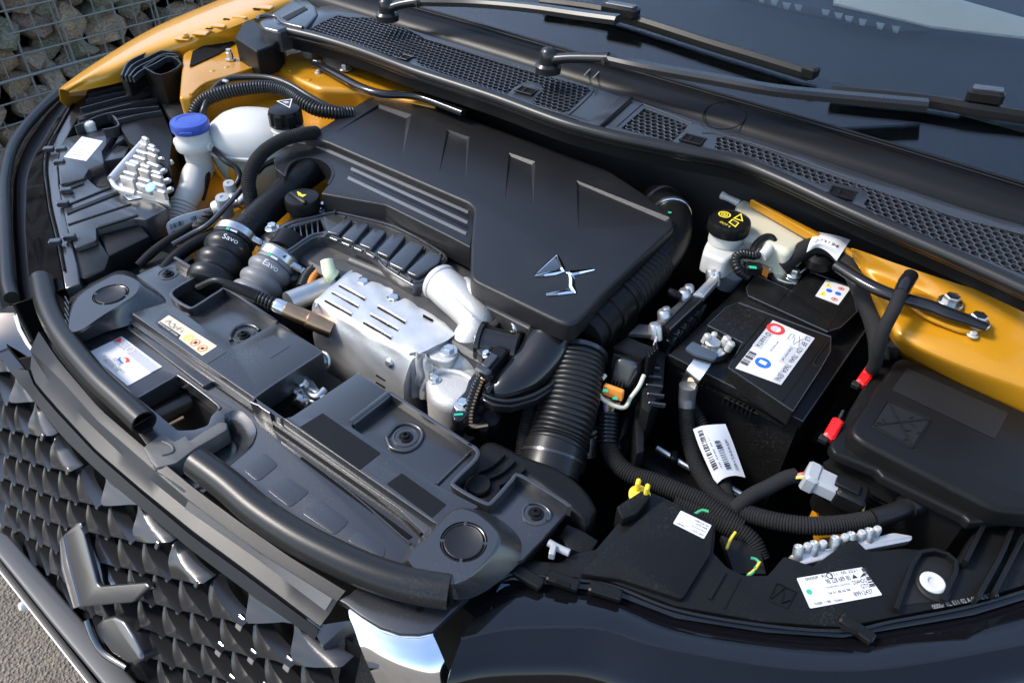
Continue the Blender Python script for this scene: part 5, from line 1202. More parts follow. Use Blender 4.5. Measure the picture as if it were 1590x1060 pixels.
for x, y, r_ in ((355, 284, .0095), (345, 306, .0115)):
    lathe('solenoid_cap', P(x, y, .012), V((.15, -.1, 1)), [(r_, -.035), (r_, -.004), (r_*.9, 0), (r_*.3, .0005), (r_*.25, -.001)], M['greyp'], vs_, 20)
lathe('solenoid_body', P(352, 318, -.02), V((.5, .4, .3)), [(.014, -.02), (.014, .02), (.01, .025)], M['cast'], vs_, 16); tube('union', px_path([(362, 320, -.015), (375, 312, -.010), (385, 300, -.008)]), .0075, M['cast'], vs_, 12)
lathe('union_ring', P(368, 316, -.012), V((.6, .5, .2)), [(.010, -.004), (.010, .004)], M['steel'], vs_, 14)
tag(tube('lever_rod', px_path([(386, 272, .028), (378, 290, .022), (350, 322, .010), (324, 348, .0), (300, 362, -.008), (268, 380, -.014)]), .0042, M['plas'], None, 10), 'thin black rod slanting between the solenoids and intake pipe', 'rod')
lo = thing('loom_clip_rail', 'black moulded rail with a loom below the far headlamp', 'bracket')
tube('rail', px_path([(255, 420, -.03), (275, 398, -.025), (300, 380, -.02), (335, 362, -.015)]), .010, M['plasm'], lo, 12)
tube('loom', px_path([(215, 412, -.03), (235, 392, -.02), (262, 372, -.012), (300, 350, -.012)]), .006, M['cloth'], lo, 10)
slab('side_plate', PL([(215, 420), (250, 388), (272, 396), (250, 430), (232, 440)], -.034), .03, M['plasd'], lo, .003)
for x, y in ((315, 345), (322, 335), (308, 352)): box('clip', P(x, y, -.004), (.016, .012, .014), M['plasd'], lo, .7, .003)
slab('splash_panel', PL([(160, 400), (200, 385), (262, 372), (300, 400), (262, 430), (205, 452), (170, 440)], -.05), .01, M['plasd'], lo, .002)
# ================================================================== brake reservoir, battery, fuse box, looms
bk = thing('brake_fluid_reservoir', 'white brake fluid reservoir with a black cap printed in yellow', 'reservoir')
slab('front_tank', rnd(PL([(1108, 358), (1140, 362), (1168, 366), (1160, 384), (1126, 406), (1091, 392), (1096, 376)], .032), .008), .030, M['white'], bk, .006, 4)
slab('front_tank_base', rnd(PL([(1093, 398), (1100, 380), (1162, 384), (1160, 396), (1128, 418), (1094, 408)], .010), .006), .016, M['white'], bk, .003, 3)
slab('rear_tank', rnd(PL([(1142, 318), (1150, 306), (1166, 310), (1262, 358), (1256, 374), (1226, 392), (1165, 368), (1135, 362)], .046), .010), .040, M['whitey'], bk, .010, 5)
tube('spout', [P(1121, 303, .042), P(1132, 308, .042), P(1148, 316, .040)], [.0065, .005, .006], M['white'], bk, 12)
cc = P(1134, 341, .068)
lathe('cap_neck', cc, UP, [(.024, -.035), (.024, -.01)], M['white'], bk, 28)
rf = lambda k: .0292 if k % 6 else .0283
lathe('screw_cap', cc, UP, [(.0285, -.0175), (rf, -.016), (rf, -.003), (.0280, 0), (.0268, -.0008), (.0262, -.0012)], M['plasm'], bk, 72, smooth=25)
# yellow print on the cap, read from the front of the car
qa, qb = P(1108, 350, cc.z-.0008), P(1149, 368, cc.z-.0008)
def capq(x, y): return P(x, y, cc.z-.0004)
q = Quad(capq(1110, 336), capq(1150, 352), capq(1122, 321), .0003)
c1 = capq(1125, 333)
def cdisc(c, r, r0): 
    n = 20; o = [c+V((math.cos(2*math.pi*i/n)*r, math.sin(2*math.pi*i/n)*r, 0)) for i in range(n)]; i_ = [c+V((math.cos(2*math.pi*i/n)*r0, math.sin(2*math.pi*i/n)*r0, 0)) for i in range(n)]
    return o+i_, [(i, (i+1) % n, n+(i+1) % n, n+i) for i in range(n)]
pr(bk, M['yel'], cdisc(c1, .0088, .0068), cdisc(c1, .0050, .0034), cdisc(c1, .0018, .0002), name='brake_symbol')
t3 = [capq(1138, 339), capq(1154, 344), capq(1151, 331)]; tc_ = sum(t3, V())/3
pr(bk, M['yel'], (t3+[p.lerp(tc_, .38) for p in t3], [(0, 1, 4, 3), (1, 2, 5, 4), (2, 0, 3, 5)]), name='warning_symbol')
bkx = [capq(1131, 345), capq(1137, 340), capq(1148, 346), capq(1142, 353)]
pr(bk, M['yel'], (bkx, [(0, 1, 2, 3)]), name='book_symbol'); bm = [p.lerp(sum(bkx, V())/4, .3)+UP*.0003 for p in bkx]
pr(bk, M['ink'], (bm, [(0, 1, 2, 3)]), name='book_field')
vs, fs, wd = glyphs('DOT 4'); A, B = capq(1117, 345), capq(1132, 353); d = (B-A); s_ = d.length/wd; d.normalize(); u_ = UP.cross(d)
new('cap_lettering', [A+d*(x*s_)+u_*(y*s_*1.2) for x, y in vs], fs, M['yel'], bk, 0)
box('green_mark', P(1120, 381, .0325), (.007, .004, .0004), M['green'], bk, .6, .0001)
lathe('grommet', P(1138, 418, -.01), V((.3, -.2, 1)), [(.020, -.03), (.020, .0), (.014, .008)], M['greyp'], bk, 20)
# ------------------------------------------------------------------ battery
bt = thing('car_battery', 'black car battery with a white and silver label', 'battery')
ZT, ZG = .004, -.018
led = [(1038, 551), (1246, 654), (1352, 500), (1340, 462), (1262, 418), (1172, 420)]
case = PL(led, ZG)
slab('case', [p+V((0, 0, -.012)) for p in offset([V(p) for p in case], UP, .003 if newell(case).z > 0 else -.003)], .165, M['batt'], bt, .002)
slab('flange', case, .012, M['batt'], bt, .002)
fl1 = [(1099, 505), (1127, 478), (1147, 470), (1290, 523), (1289, 546), (1273, 574), (1231, 638), (1131, 571), (1153, 532)]
fl2 = [(1162, 459), (1159, 447), (1174, 427), (1230, 452), (1258, 422), (1322, 446), (1331, 484), (1304, 509), (1285, 515)]
slab('front_lid', rnd(PL(fl1, ZT), .003), .024, M['batt'], bt, .0015)
slab('rear_lid', rnd(PL(fl2, ZT), .003), .024, M['batt'], bt, .0015)
slab('centre_rail', PL([(1150, 463), (1160, 460), (1296, 512), (1292, 521), (1148, 469)], ZT-.006), .016, M['batt'], bt, .0015)
for a, b in (((1205, 474), (1246, 421)), ((1284, 512), (1322, 450)), ((1190, 494), (1130, 566)), ((1284, 524), (1216, 622))):
    slab('lid_seam', PL([(a[0]-1.2, a[1]), (a[0]+1.2, a[1]), (b[0]+1.2, b[1]), (b[0]-1.2, b[1])], ZT+.0006), .001, M['deep'], bt, 0)
tube('lid_bead', PL([(1277, 570), (1264, 563), (1287, 530)], ZT+.0004), .0012, M['batt'], bt, 6)
for bp_ in (fl1, fl2): tube('edge_highlight_bead', PL(bp_+[bp_[0]], ZT-.0004), .0010, M['plas'], bt, 6, 1)  # glossier bead added so the lid edges catch a line of light
tube('edge_highlight_bead', PL([(1038, 551), (1246, 654), (1352, 500)], ZG+.0002), .0013, M['plas'], bt, 6, 1)
lathe('vent_dot', P(1272, 495, ZT), UP, [(.003, 0), (.0025, .0006), (.001, .0006)], M['deep'], bt, 10)
lathe('vent_dot', P(1168, 587, ZG+.006)+V((0, -.004, .006)), V((0, -1, .3)), [(.004, 0), (.004, .002)], M['deep'], bt, 10)
dl = (case[1]-case[0]).normalized(); outv = V((dl.y, -dl.x, 0))
for t in (.215, .245, .275, .305, .33, .505, .54, .575, .61, .645, .675, .705):
    c = case[0].lerp(case[1], t)+outv*.004+UP*-.022
    new('grip_tab', *join_geo(box_geo(c+UP*.006, (.009, .006, .0018), math.atan2(dl.y, dl.x), .0003), box_geo(c-dl*.0045, (.0015, .006, .012), math.atan2(dl.y, dl.x), .0003)), M['batt'], bt, 25)
sweep = sweep_geo([case[0].lerp(case[1], .13)+outv*.002+UP*-.017, case[0].lerp(case[1], .9)+outv*.002+UP*-.017], [(-.002, -.0015), (.002, -.0015), (.002, .0015), (-.002, .0015)]); new('lip', sweep[0], sweep[1], M['batt'], bt, 30)
# main label: u runs to the front of the car (reading direction), v to the left of the lid
zl = ZT+.0010
L0, L1, L2, L3 = [P(x, y, zl) for x, y in ((1200, 497), (1265, 525), (1213, 597), (1142, 571))]
lab = slab('main_label', [L0, L1, L2, L3], .0006, M['paper'], bt, 0); lab['label'] = 'white and silver maker label with red ring and blue disc'
q = Quad(L1, L2, L0, .0003)        # u: down the long text, v: towards the inner edge
pr(lab, M['paperg'], pr_rect(q, .0, .0, 1, .20), pr_rect(q, .30, .20, .66, .34), pr_rect(q, .04, .80, .60, 1.0), name='silver_band')
pr(lab, M['ink'], pr_text(q, 'L3  EF  12V  70Ah  760A (EN)', .04, .165, .97, .165, .0062, 2), name='lettering')
pr(lab, M['red'], pr_disc(q, .14, .82, .0115, .0066, k=2), name='red_ring')
pr(lab, M['blue'], pr_disc(q, .80, .58, .0095, k=2), name='blue_disc')
pr(lab, M['inkw'], pr_rect(q, .77, .50, .83, .66, 3), name='disc_symbol')
pr(lab, M['ink'], pr_text(q, 'VARTA', .34, .95, .58, .95, .0058, 2), pr_disc(q, .29, .88, .0032, .0022, k=2), pr_text(q, 'MY70Z262', .34, .62, .56, .62, .002, 2), pr_text(q, 'THIS WAY UP', .34, .30, .62, .30, .0024, 2), pr_bars(q, .70, .80, .97, .97, 14, k=2), name='lettering')
pr(lab, M['inkg'], *[pr_line(q, *l, .0007, 2) for l in ((.10, .48, .22, .48), (.22, .48, .22, .40), (.10, .48, .10, .40), (.10, .40, .18, .40), (.08, .30, .26, .18), (.10, .20, .28, .30), (.14, .36, .26, .32))], name='symbol_outline')
lb = slab('warning_label', PL([(1283, 434), (1321, 447), (1302, 473), (1266, 459)], zl), .0006, M['paper'], bt, 0)
q = Quad(P(1266, 459, zl), P(1302, 473, zl), P(1283, 434, zl), .0003)
r_ = .0042
pr(lb, M['yel'], pr_poly(q, [(.10, .66), (.36, .66), (.18, .92)]), pr_poly(q, [(.10, .12), (.36, .14), (.20, .42)]), name='pictograms')
pr(lb, M['blue'], pr_disc(q, .36, .50, r_), pr_disc(q, .74, .52, r_), name='pictograms')
pr(lb, M['red'], pr_disc(q, .74, .82, r_, r_*.7), pr_disc(q, .74, .18, r_, r_*.7), pr_line(q, .68, .76, .80, .88, .0008), pr_line(q, .68, .12, .80, .24, .0008), name='pictograms')
pr(lb, M['ink'], pr_disc(q, .74, .82, .0012, k=2), pr_disc(q, .74, .18, .0012, k=2), pr_disc(q, .2, .74, .0010, k=2), pr_disc(q, .2, .22, .0010, k=2), name='pictograms')
# ------------------------------------------------------------------ terminal clamps and cables
ng = thing('negative_clamp', 'metal battery clamp with a dark blue-grey cap and earth strap', 'terminal clamp')
c = P(1105, 536, -.004)
lathe('post', c, UP, [(.0105, -.012), (.0100, .006), (.0085, .0075), (.002, .0072)], M['alud'], ng, 24)
slab('clamp_ring', rnd(PL([(1085, 540), (1094, 526), (1104, 522), (1120, 526), (1132, 532), (1134, 544), (1122, 552), (1104, 556)], -.006), .004), .010, M['steel'], ng, .002)
slab('clamp_cap', rnd(PL([(1064, 540), (1075, 529), (1117, 549), (1110, 558), (1080, 550)], .008), .003), .004, mat('blue_grey_plastic', (.045, .060, .078), .4), ng, .0012)
for x, y, r_ in ((1098, 524, .0052), (1108, 521, .004), (1128, 528, .0058), (1134, 536, .0052)): lathe('lug', P(x, y, .002), V((.2, .2, 1)), [(r_, -.008), (r_, .003), (r_*.7, .005)], M['castw'], ng, 12)
st_p = [P(1094, 555, .000), P(1088, 566, -.001), P(1078, 580, -.008), P(1071, 592, -.022), P(1068, 604, -.036)]
v, f = sweep_geo([V(p) for p in crom([tuple(p) for p in st_p], 4)], [(-.0105, -.0014), (.0105, -.0014), (.0105, .0014), (-.0105, .0014)]); new('earth_strap', v, f, M['steel'], ng, 30)
box('copper_smear', P(1073, 590, -.017), (.008, .005, .0006), M['copper'], ng, .4, .0002)
tube('crimp_sleeve', [P(1069, 598, -.028), P(1067, 615, -.044), P(1066, 632, -.056)], [.0115, .011, .0105], mat('clear_grey_sleeve', (.10, .10, .10), .16, var=.3), ng, 18)
def cable(name, label, pts, r, m='cloth', corr=(.004, .0007), n=14):
    return tag(tube(name, px_path(pts), r, M[m], None, n, 8, corr), label, 'cable')
cable('earth_cable', 'woven black earth cable falling from the battery clamp and sweeping to the fuse box', [(1066, 628, -.054), (1067, 660, -.070), (1073, 695, -.082), (1088, 735, -.088), (1112, 768, -.086), (1150, 792, -.078), (1200, 808, -.066), (1260, 816, -.056), (1320, 812, -.052), (1362, 803, -.050)], .0096, 'cloth', (.003, .0006))
cable('earth_branch_cable', 'short woven black cable behind the white barcode tag', [(1070, 628, -.06), (1086, 655, -.075), (1100, 690, -.09), (1118, 730, -.095), (1128, 770, -.09), (1140, 795, -.085)], .0088)
tag(tube('fuse_box_lead', px_path([(1355, 805, -.048), (1380, 798, -.046), (1405, 788, -.044), (1422, 776, -.044)]), .0105, M['rubber'], None, 16), 'smooth black sleeve entering the fuse box', 'cable')
cable('wrapped_lead', 'tape-wrapped black lead with a purple thread running to the grey plug', [(1140, 790, -.075), (1165, 770, -.062), (1195, 755, -.054), (1220, 742, -.048), (1236, 738, -.046)], .0085, 'cloth', None)
tagt = thing('barcode_flag', 'large white barcode flag fixed on the woven cable below the battery', 'tag')
rows = [px_path([(1076, 666, -.045), (1090, 661, -.040), (1108, 659, -.040), (1126, 658, -.042)]), px_path([(1088, 698, -.062), (1102, 693, -.052), (1120, 690, -.052), (1138, 688, -.056)]), px_path([(1112, 752, -.085), (1124, 742, -.076), (1140, 738, -.074), (1157, 741, -.078)])]
surf('flag_sheet', rows, M['paper'], tagt, 6, 6, .0005)
fq = Quad(rows[2][0], rows[2][3], rows[0][0], .0)
def fg(a, b):
    u = a*3; i = min(2, int(u)); t = u-i; w1 = [r[i].lerp(r[i+1], t) for r in rows]; s2 = b*2
    p = (w1[2].lerp(w1[1], s2) if s2 < 1 else w1[1].lerp(w1[0], s2-1)); return p+fq.n*.0022
def flag_rects(rs): 
    gs = []
    for a0, b0, a1, b1 in rs: gs.append(([fg(a0, b0), fg(a1, b0), fg(a1, b1), fg(a0, b1)], [(0, 1, 2, 3)]))
    return gs
rg = random.Random(9); rs = []
for k in range(22): rs.append((.10, .18+.034*k, .28, .18+.034*k+rg.choice((.010, .018, .024))))
for k in range(14): rs.append((.50, .12+.036*k, .66, .12+.036*k+rg.choice((.010, .018, .024))))
pr(tagt, M['ink'], *flag_rects(rs), name='barcode')
for txt, a, b0, b1, hh in (('9824447180', .86, .62, .10, .0055), ('11 FE 2M7 42', .40, .70, .16, .003)):
    vs, fs, wd = glyphs(txt); out = [fg(min(.98, a-(y*.10 if hh > .004 else y*.06)), b0+(b1-b0)*x/wd) for x, y in vs]; new('lettering', out, fs, M['ink'], tagt, 0)
ps = thing('positive_clamp', 'bare metal battery clamp with a bolt and orange fuse piece', 'terminal clamp')
lathe('post', P(1212, 417, .004), UP, [(.0145, -.012), (.0138, .006), (.012, .008), (.009, .0078), (.0085, .005)], M['steel'], ps, 28)
slab('clamp_body', rnd(PL([(1200, 424), (1206, 408), (1222, 408), (1236, 420), (1244, 428), (1238, 440), (1222, 438), (1206, 432)], .006), .003), .012, M['steel'], ps, .002)
hexbolt(P(1232, 426, .008), UP, .0068, M['steel'], ps, hh=1.2)
slab('bridge', rnd(PL([(1180, 408), (1186, 394), (1204, 392), (1214, 404), (1208, 412), (1196, 418)], .014), .003), .008, M['steel'], ps, .002)
lathe('bridge_nut', P(1202, 397, .016), UP, [(.009, 0), (.009, .004), (.006, .007), (.003, .007)], M['alud'], ps, 16)
slab('orange_fuse', PL([(1181, 415), (1184, 409), (1196, 416), (1193, 423)], .012), .010, M['orap'], ps, .001)
tube('retainer', px_path([(1240, 425, .008), (1252, 416, .014), (1266, 410, .018)]), .0016, M['steel'], ps, 8)
cable('positive_cable', 'thick tape-wrapped black cable arching over the battery from the positive clamp', [(1212, 412, .016), (1232, 398, .030), (1256, 384, .042), (1282, 382, .050), (1304, 394, .048), (1324, 422, .040), (1342, 462, .028), (1356, 496, .018), (1364, 528, .006), (1366, 560, -.01)], .0125, 'cloth', None, 18)
cable('grey_feed_cable', 'slim dull grey-black cable dropping from the cowl to a red clip', [(1406, 436, .092), (1400, 452, .090), (1388, 480, .080), (1372, 512, .058), (1364, 540, .034), (1360, 560, .012), (1354, 574, -.006)], .0078, 'cloth', None)
tube('cable_boot', px_path([(1414, 428, .093), (1406, 440, .092), (1398, 456, .089)]), [.009, .0095, .0085], M['gloss'], bpy.data.objects['grey_feed_cable'], 14)
lathe('ball_grommet', P(1272, 404, .028), V((0, 0, 1)), [(.010, -.016), (.018, -.008), (.018, .004), (.010, .010)], M['plasm'], bpy.data.objects['positive_cable'], 20)
nt_ = thing('number_tag', 'white paper tag reading 273194 wrapped over the thick cable', 'tag')
rows = [px_path([(1266, 360, .058), (1284, 363, .064), (1302, 367, .066), (1320, 373, .062)]), px_path([(1258, 375, .056), (1276, 374, .064), (1294, 380, .066), (1310, 388, .062)]), px_path([(1252, 392, .046), (1268, 384, .052), (1284, 390, .054), (1299, 405, .048)])]
surf('tag_sheet', rows, M['paper'], nt_, 6, 6, .0005)
vs, fs, wd = glyphs('273194'); rr0 = rows
def tg(a, b, h=.0032):
    u = a*3; i = min(2, int(u)); t = u-i; w1 = [r[i].lerp(r[i+1], t) for r in rr0]; s2 = b*2
    return (w1[2].lerp(w1[1], s2) if s2 < 1 else w1[1].lerp(w1[0], s2-1))+V((.0, -.5, .9))*h
new('lettering', [tg(.14+.70*x/wd, .36+.26*y) for x, y in vs], fs, M['ink'], nt_, 0)
for b0, L_, s2 in ((.84, .55, 'MWZ 06G'), (.34, .60, '04 12 19 PSA')):
    vs, fs, wd = glyphs(s2); new('lettering', [tg(.14+L_*x/wd, b0+.09*y) for x, y in vs], fs, M['inkg'], nt_, 0)
# small sensor loom by the reservoir
cable('sensor_loop', 'thin ribbed black sensor lead looping beside the white reservoir', [(1160, 428, .010), (1146, 418, .024), (1142, 402, .034), (1152, 394, .038), (1172, 396, .036), (1180, 390, .036)], .0062, 'rubber', (.004, .0008))
cable('sensor_lead', 'short black lead with a white sleeve behind the orange fuse', [(1170, 400, .034), (1172, 384, .040), (1186, 370, .046), (1198, 370, .046), (1200, 380, .040), (1192, 390, .036)], .0058, 'rubber', None)
tube('white_sleeve', px_path([(1195, 384, .042), (1189, 392, .038), (1182, 398, .035)]), .0078, M['white'], bpy.data.objects['sensor_lead'], 12)
sp_ = thing('sensor_plug', 'small black plug with green paint beside the orange fuse', 'connector')
box('plug', P(1170, 417, .026), (.022, .016, .014), M['plasm'], sp_, .5, .002); box('green_mark', P(1169, 415, .0334), (.010, .006, .0005), M['green'], sp_, .5, .0001)
# ------------------------------------------------------------------ engine control unit with bracket and big plug
eu = thing('control_unit', 'flat black control unit on an aluminium bracket between engine cover and battery', 'control unit')
a = PL([(1030, 505), (1080, 454), (1095, 461), (1040, 512)], .006)
slab('unit_body', a, .075, M['plasm'], eu, .002)
e0, e1 = a[3], a[2]; dd = (e1-e0).normalized(); on = V((dd.y, -dd.x, 0))
if on.dot(CAMLOC-e0) < 0: on = -on
rg = random.Random(3)
for k in range(5):
    t = .12+.19*k
    for s_ in (-1, 1): new('side_rib', *box_geo(e0.lerp(e1, t)+on*.0015+UP*-.034, (.003, .050, .004), 0, .0006, (dd*.8+UP*.6*s_, (UP*.8-dd*.6*s_), on)), M['plas'], eu, 25)
new('side_rib', *box_geo(e0.lerp(e1, .5)+on*.0015+UP*-.036, ((e1-e0).length*.9, .003, .004), 0, .0006, (dd, UP, on)), M['plas'], eu, 25)
slab('bracket', PL([(1076, 456), (1102, 430), (1116, 427), (1116, 436), (1094, 460)], .010), .008, M['cast'], eu, .002)
slab('bracket_slot', PL([(1086, 454), (1108, 433), (1111, 435), (1091, 457)], .0106), .001, M['alud'], eu, .0002)
slab('rear_plate', PL([(976, 517), (992, 502), (1010, 504), (1040, 480), (1062, 462), (1078, 456), (1032, 503), (1016, 520)], .002), .006, M['cast_dark'], eu, .0015)
for x, y, r_ in ((1063, 460, .0085), (1070, 453, .007), (1031, 492, .0085), (1035, 488, .006), (1016, 513, .0072), (1104, 428, .007), (1113, 432, .005), (1022, 516, .005)): lathe('boss', P(x, y, .004), V((-.3, .1, 1)), [(r_, -.010), (r_, .007), (r_*.75, .010), (r_*.4, .0102)], M['cast'], eu, 14)
tube('spigot', px_path([(1056, 460, .008), (1046, 456, .010), (1038, 451, .012)]), [.005, .006, .005], M['plasm'], eu, 10)
tube('top_edge', [e0+UP*.0005, e1+UP*.0005], .0016, M['plas'], eu, 6); tube('top_edge', [a[0]+UP*.0005, a[1]+UP*.0005], .0016, M['plas'], eu, 6)
slab('inner_bracket', PL([(1000, 560), (1020, 540), (1034, 548), (1030, 600), (1008, 640), (996, 632)], -.02), .06, M['plasm'], eu, .002)
for k in range(5): box('bracket_rib', P(1012+k*2, 572+k*14, -.019), (.020, .0025, .006), M['plas'], eu, .5, .0005)
slab('edge_sheet', PL([(1014, 535), (1020, 512), (1023, 514), (1018, 540)], .0), .02, M['alud'], eu, .0005)
pg = thing('control_unit_plug', 'large black lever plug with an orange lock and pale clip', 'connector')
slab('plug_head', rnd(PL([(952, 538), (974, 522), (1016, 540), (996, 560)], .006), .002), .03, M['plasm'], pg, .0015)
for k in range(6): 
    t = k/5; box('plug_slot', P(958+34*t, 541+15*t, .0066), (.006, .004, .0014), M['deep'], pg, .5, .0003)
slab('plug_body', rnd(px_path([(950, 547, .003), (998, 561, .003), (982, 620, -.044), (937, 601, -.044)]), .003), .036, M['plasm'], pg, .004, 3, down=(.25, .8, -.5))
slab('plug_hood', rnd(px_path([(956, 553, .008), (990, 564, .008), (975, 606, -.026), (944, 594, -.026)]), .008), .012, M['plas'], pg, .006, 4, down=(.1, .8, -.5))
for k in range(4): tube('cable_rib', px_path([(952+k*5, 588+k*2, -.018), (949+k*5, 600+k*2, -.028)]), .0012, M['plas'], pg, 6)
slab('plug_side', rnd(px_path([(998, 562, .0), (1017, 545, .0), (1019, 582, -.028), (990, 618, -.048), (984, 616, -.044)]), .002), .012, M['plasm'], pg, .0015, down=(-.6, .6, -.5))
for k in range(4): box('side_rib', P(1003+k*4, 572-k*4, -.004), (.003, .012, .05), M['plasm'], pg, .7, .0006)
slab('orange_lock', rnd(px_path([(937, 598, -.014), (967, 609, -.014), (965, 624, -.028), (934, 612, -.028)]), .002), .006, M['orap'], pg, .001)
tube('lever', px_path([(940, 582, -.012), (929, 597, -.018), (931, 614, -.026), (950, 628, -.032), (970, 632, -.034), (979, 618, -.028), (992, 600, -.018), (1000, 582, -.010)]), .0028, M['whitey'], pg, 8)
box('green_mark', P(940, 606, -.0145), (.006, .005, .0005), M['green'], pg, .4, .0001); box('green_mark', P(955, 618, -.0225), (.006, .005, .0005), M['green'], pg, .4, .0001)
for i, mm_ in enumerate(('wpur', 'worg', 'wwht', 'wyel', 'wgrn', 'wred', 'worg', 'wwht')):
    tube('wire', px_path([(938+i*3.4, 615+i*1.6, -.040), (938+i*2.4, 630, -.046), (939+i*1.3, 644, -.052)]), .0014, M[mm_], pg, 6)
cable('control_unit_loom', 'fat woven black loom curving from the orange-locked plug under the battery', [(944, 640, -.050), (943, 660, -.060), (945, 690, -.072), (956, 716, -.080), (980, 736, -.082), (1015, 748, -.080), (1050, 762, -.078), (1090, 780, -.078), (1120, 800, -.08), (1150, 820, -.085)], .0108, 'cloth', (.003, .0006))
tube('glossy_sleeve', px_path([(944, 640, -.050), (943, 665, -.062), (943, 690, -.072)]), .0128, M['gloss'], bpy.data.objects['control_unit_loom'], 14, 4, (.005, .0009))
cable('twin_loom', 'second woven loom bundle running under the white sticker of the near headlamp', [(1050, 775, -.085), (1090, 795, -.085), (1130, 815, -.085), (1165, 840, -.09), (1180, 870, -.10)], .0115, 'cloth', (.003, .0006))
bx_ = thing('battery_tray', 'black battery tray edge with a bright metal rod below the battery', 'tray')
slab('tray_edge', PL([(985, 700), (1010, 690), (1150, 770), (1140, 790), (1000, 725)], -.12), .04, M['plasm'], bx_, .003)
tube('bright_rod', px_path([(1020, 696, -.105), (1065, 722, -.105), (1110, 745, -.105), (1152, 768, -.105)]), .0048, M['steel'], bx_, 12)
for t in (.2, .45, .7): box('rod_clip', P(1020+132*t, 696+72*t, -.102), (.010, .016, .014), M['plasm'], bx_, .4, .002)
slab('tray_wall', PL([(985, 640), (1000, 560), (1010, 560), (1000, 650), (1000, 700), (988, 705)], -.05), .08, M['plasm'], bx_, .002)
lg = thing('gearbox_linkage', 'dull metal and black gear linkage parts deep beside the corrugated hose', 'linkage')
for x, y, z, r_, m_ in ((905, 660, -.12, .012, 'cast_dark'), (915, 685, -.12, .010, 'cast'), (895, 690, -.13, .014, 'plasd'), (925, 672, -.11, .008, 'alud'), (960, 660, -.12, .016, 'plasd'), (902, 710, -.12, .008, 'cast_dark'), (975, 690, -.12, .012, 'plasd')):
    lathe('joint', P(x, y, z), V((.4*math.sin(x), .4*math.cos(y), 1)), [(r_, -.02), (r_, .004), (r_*.7, .010), (r_*.4, .011)], M[m_], lg, 14)
tube('lever', px_path([(900, 690, -.11), (915, 676, -.105), (934, 668, -.105)]), .005, M['alud'], lg, 8)
tube('cable_end', px_path([(905, 640, -.10), (912, 665, -.11), (908, 700, -.12)]), .006, M['plasm'], lg, 10)
tube('inner_hose', px_path([(1000, 600, -.09), (975, 650, -.11), (960, 700, -.13)]), .012, M['rubber'], lg, 14)
# ------------------------------------------------------------------ fuse box
fb = thing('fuse_box', 'black rectangular fuse box with a rounded lid and embossed cross', 'fuse box')
base = [(1287, 690), (1371, 549), (1402, 545), (1620, 640), (1640, 800), (1506, 810), (1496, 800), (1370, 739), (1362, 729), (1296, 702)]
slab('lid_flange', rnd(PL(base, -.016), [.01]*4+[.002]*6), .012, M['plasm'], fb, .004, 3)
slab('lid', rnd(PL([(1318, 664), (1391, 557), (1404, 553), (1620, 650), (1660, 800), (1545, 790), (1332, 682)], .006), .012), .024, M['plasm'], fb, .0065, 5)
fbp = film('blank_panel', [(1385, 605), (1409, 571), (1566, 641), (1545, 681)], .0066, M['plasd'], fb)
emb = [(1353, 660), (1378, 621), (1446, 650), (1418, 696)]
tube('embossed_frame', [V(p) for p in rnd(PL(emb, .0064), .004)]+[V(rnd(PL(emb, .0064), .004)[0])], .0011, M['plasm'], fb, 6, 1)
slab('embossed_field', PL([(1356, 659), (1379, 624), (1443, 651), (1417, 693)], .0063), .0006, M['plasd'], fb, 0)
for a, b in (((1378, 622), (1418, 695)), ((1354, 660), (1445, 650))): tube('embossed_bar', PL([a, b], .0068), .0011, M['plasm'], fb, 6)
for x, y in ((1410, 668), (1418, 660), (1428, 672), (1406, 682), (1365, 656), (1372, 652), (1415, 648), (1422, 678)): box('embossed_mark', P(x, y, .0068), (.006, .0012, .0006), M['plasm'], fb, x*.7, .0001)
for k in range(7):
    pts = [(1290-k*.0, 694), (1300, 700), (1362, 732), (1369, 742), (1360, 760), (1290, 720)]
    slab('cooling_rib', [p+UP*(-.032-.0065*k) for p in PL([(1292, 688), (1298, 698), (1362, 729), (1372, 738), (1402, 752), (1420, 700), (1340, 660)], -.016)], .003, M['plasm'], fb, .0006)
slab('box_body', [p+UP*-.014 for p in PL([(1302, 680), (1372, 560), (1402, 556), (1620, 650), (1640, 795), (1508, 798), (1370, 726), (1306, 694)], -.016)], .10, M['plasm'], fb, .002)
for (a, b) in (((1352, 574), (1334, 600)), ((1301, 654), (1284, 684))):
    A, B = P(*a, -.014), P(*b, -.020); d = (B-A).normalized(); Y = UP.cross(d).normalized(); Z = d.cross(Y)
    rc = new('red_catch', *box_geo(A.lerp(B, .45), ((B-A).length, .013, .012), 0, .0025, (d, Y, Z)), M['redp'], fb, 30)
    new('catch_hook', *box_geo(B+Y*-.004, (.008, .010, .008), 0, .001, (d, Y, Z)), M['plasd'], rc, 30)
    for k in range(3): new('catch_ridge', *box_geo(A.lerp(B, .15+.12*k)+Z*.006, (.0015, .011, .0015), 0, .0003, (d, Y, Z)), M['redp'], rc, 30)
    tube('catch_rod', [A+UP*.002, P(a[0]+8, a[1]-16, -.012)], .002, M['plas'], rc, 8)
lathe('lead_boot', P(1416, 780, -.042), P(1430, 770, -.044)-P(1400, 790, -.044), [(.012, -.01), (.0165, 0), (.0165, .006), (.018, .008)], M['rubber'], fb, 24)
bxc = thing('relay_bracket', 'small black bracket with a relay at the corner of the fuse box', 'bracket')
box('relay', P(1378, 540, .0), (.026, .018, .022), M['plasd'], bxc, .5, .002); box('green_part', P(1363, 546, .006), (.008, .006, .006), M['green'], bxc, .5, .001); box('orange_part', P(1367, 551, .004), (.006, .006, .005), M['orap'], bxc, .5, .001)
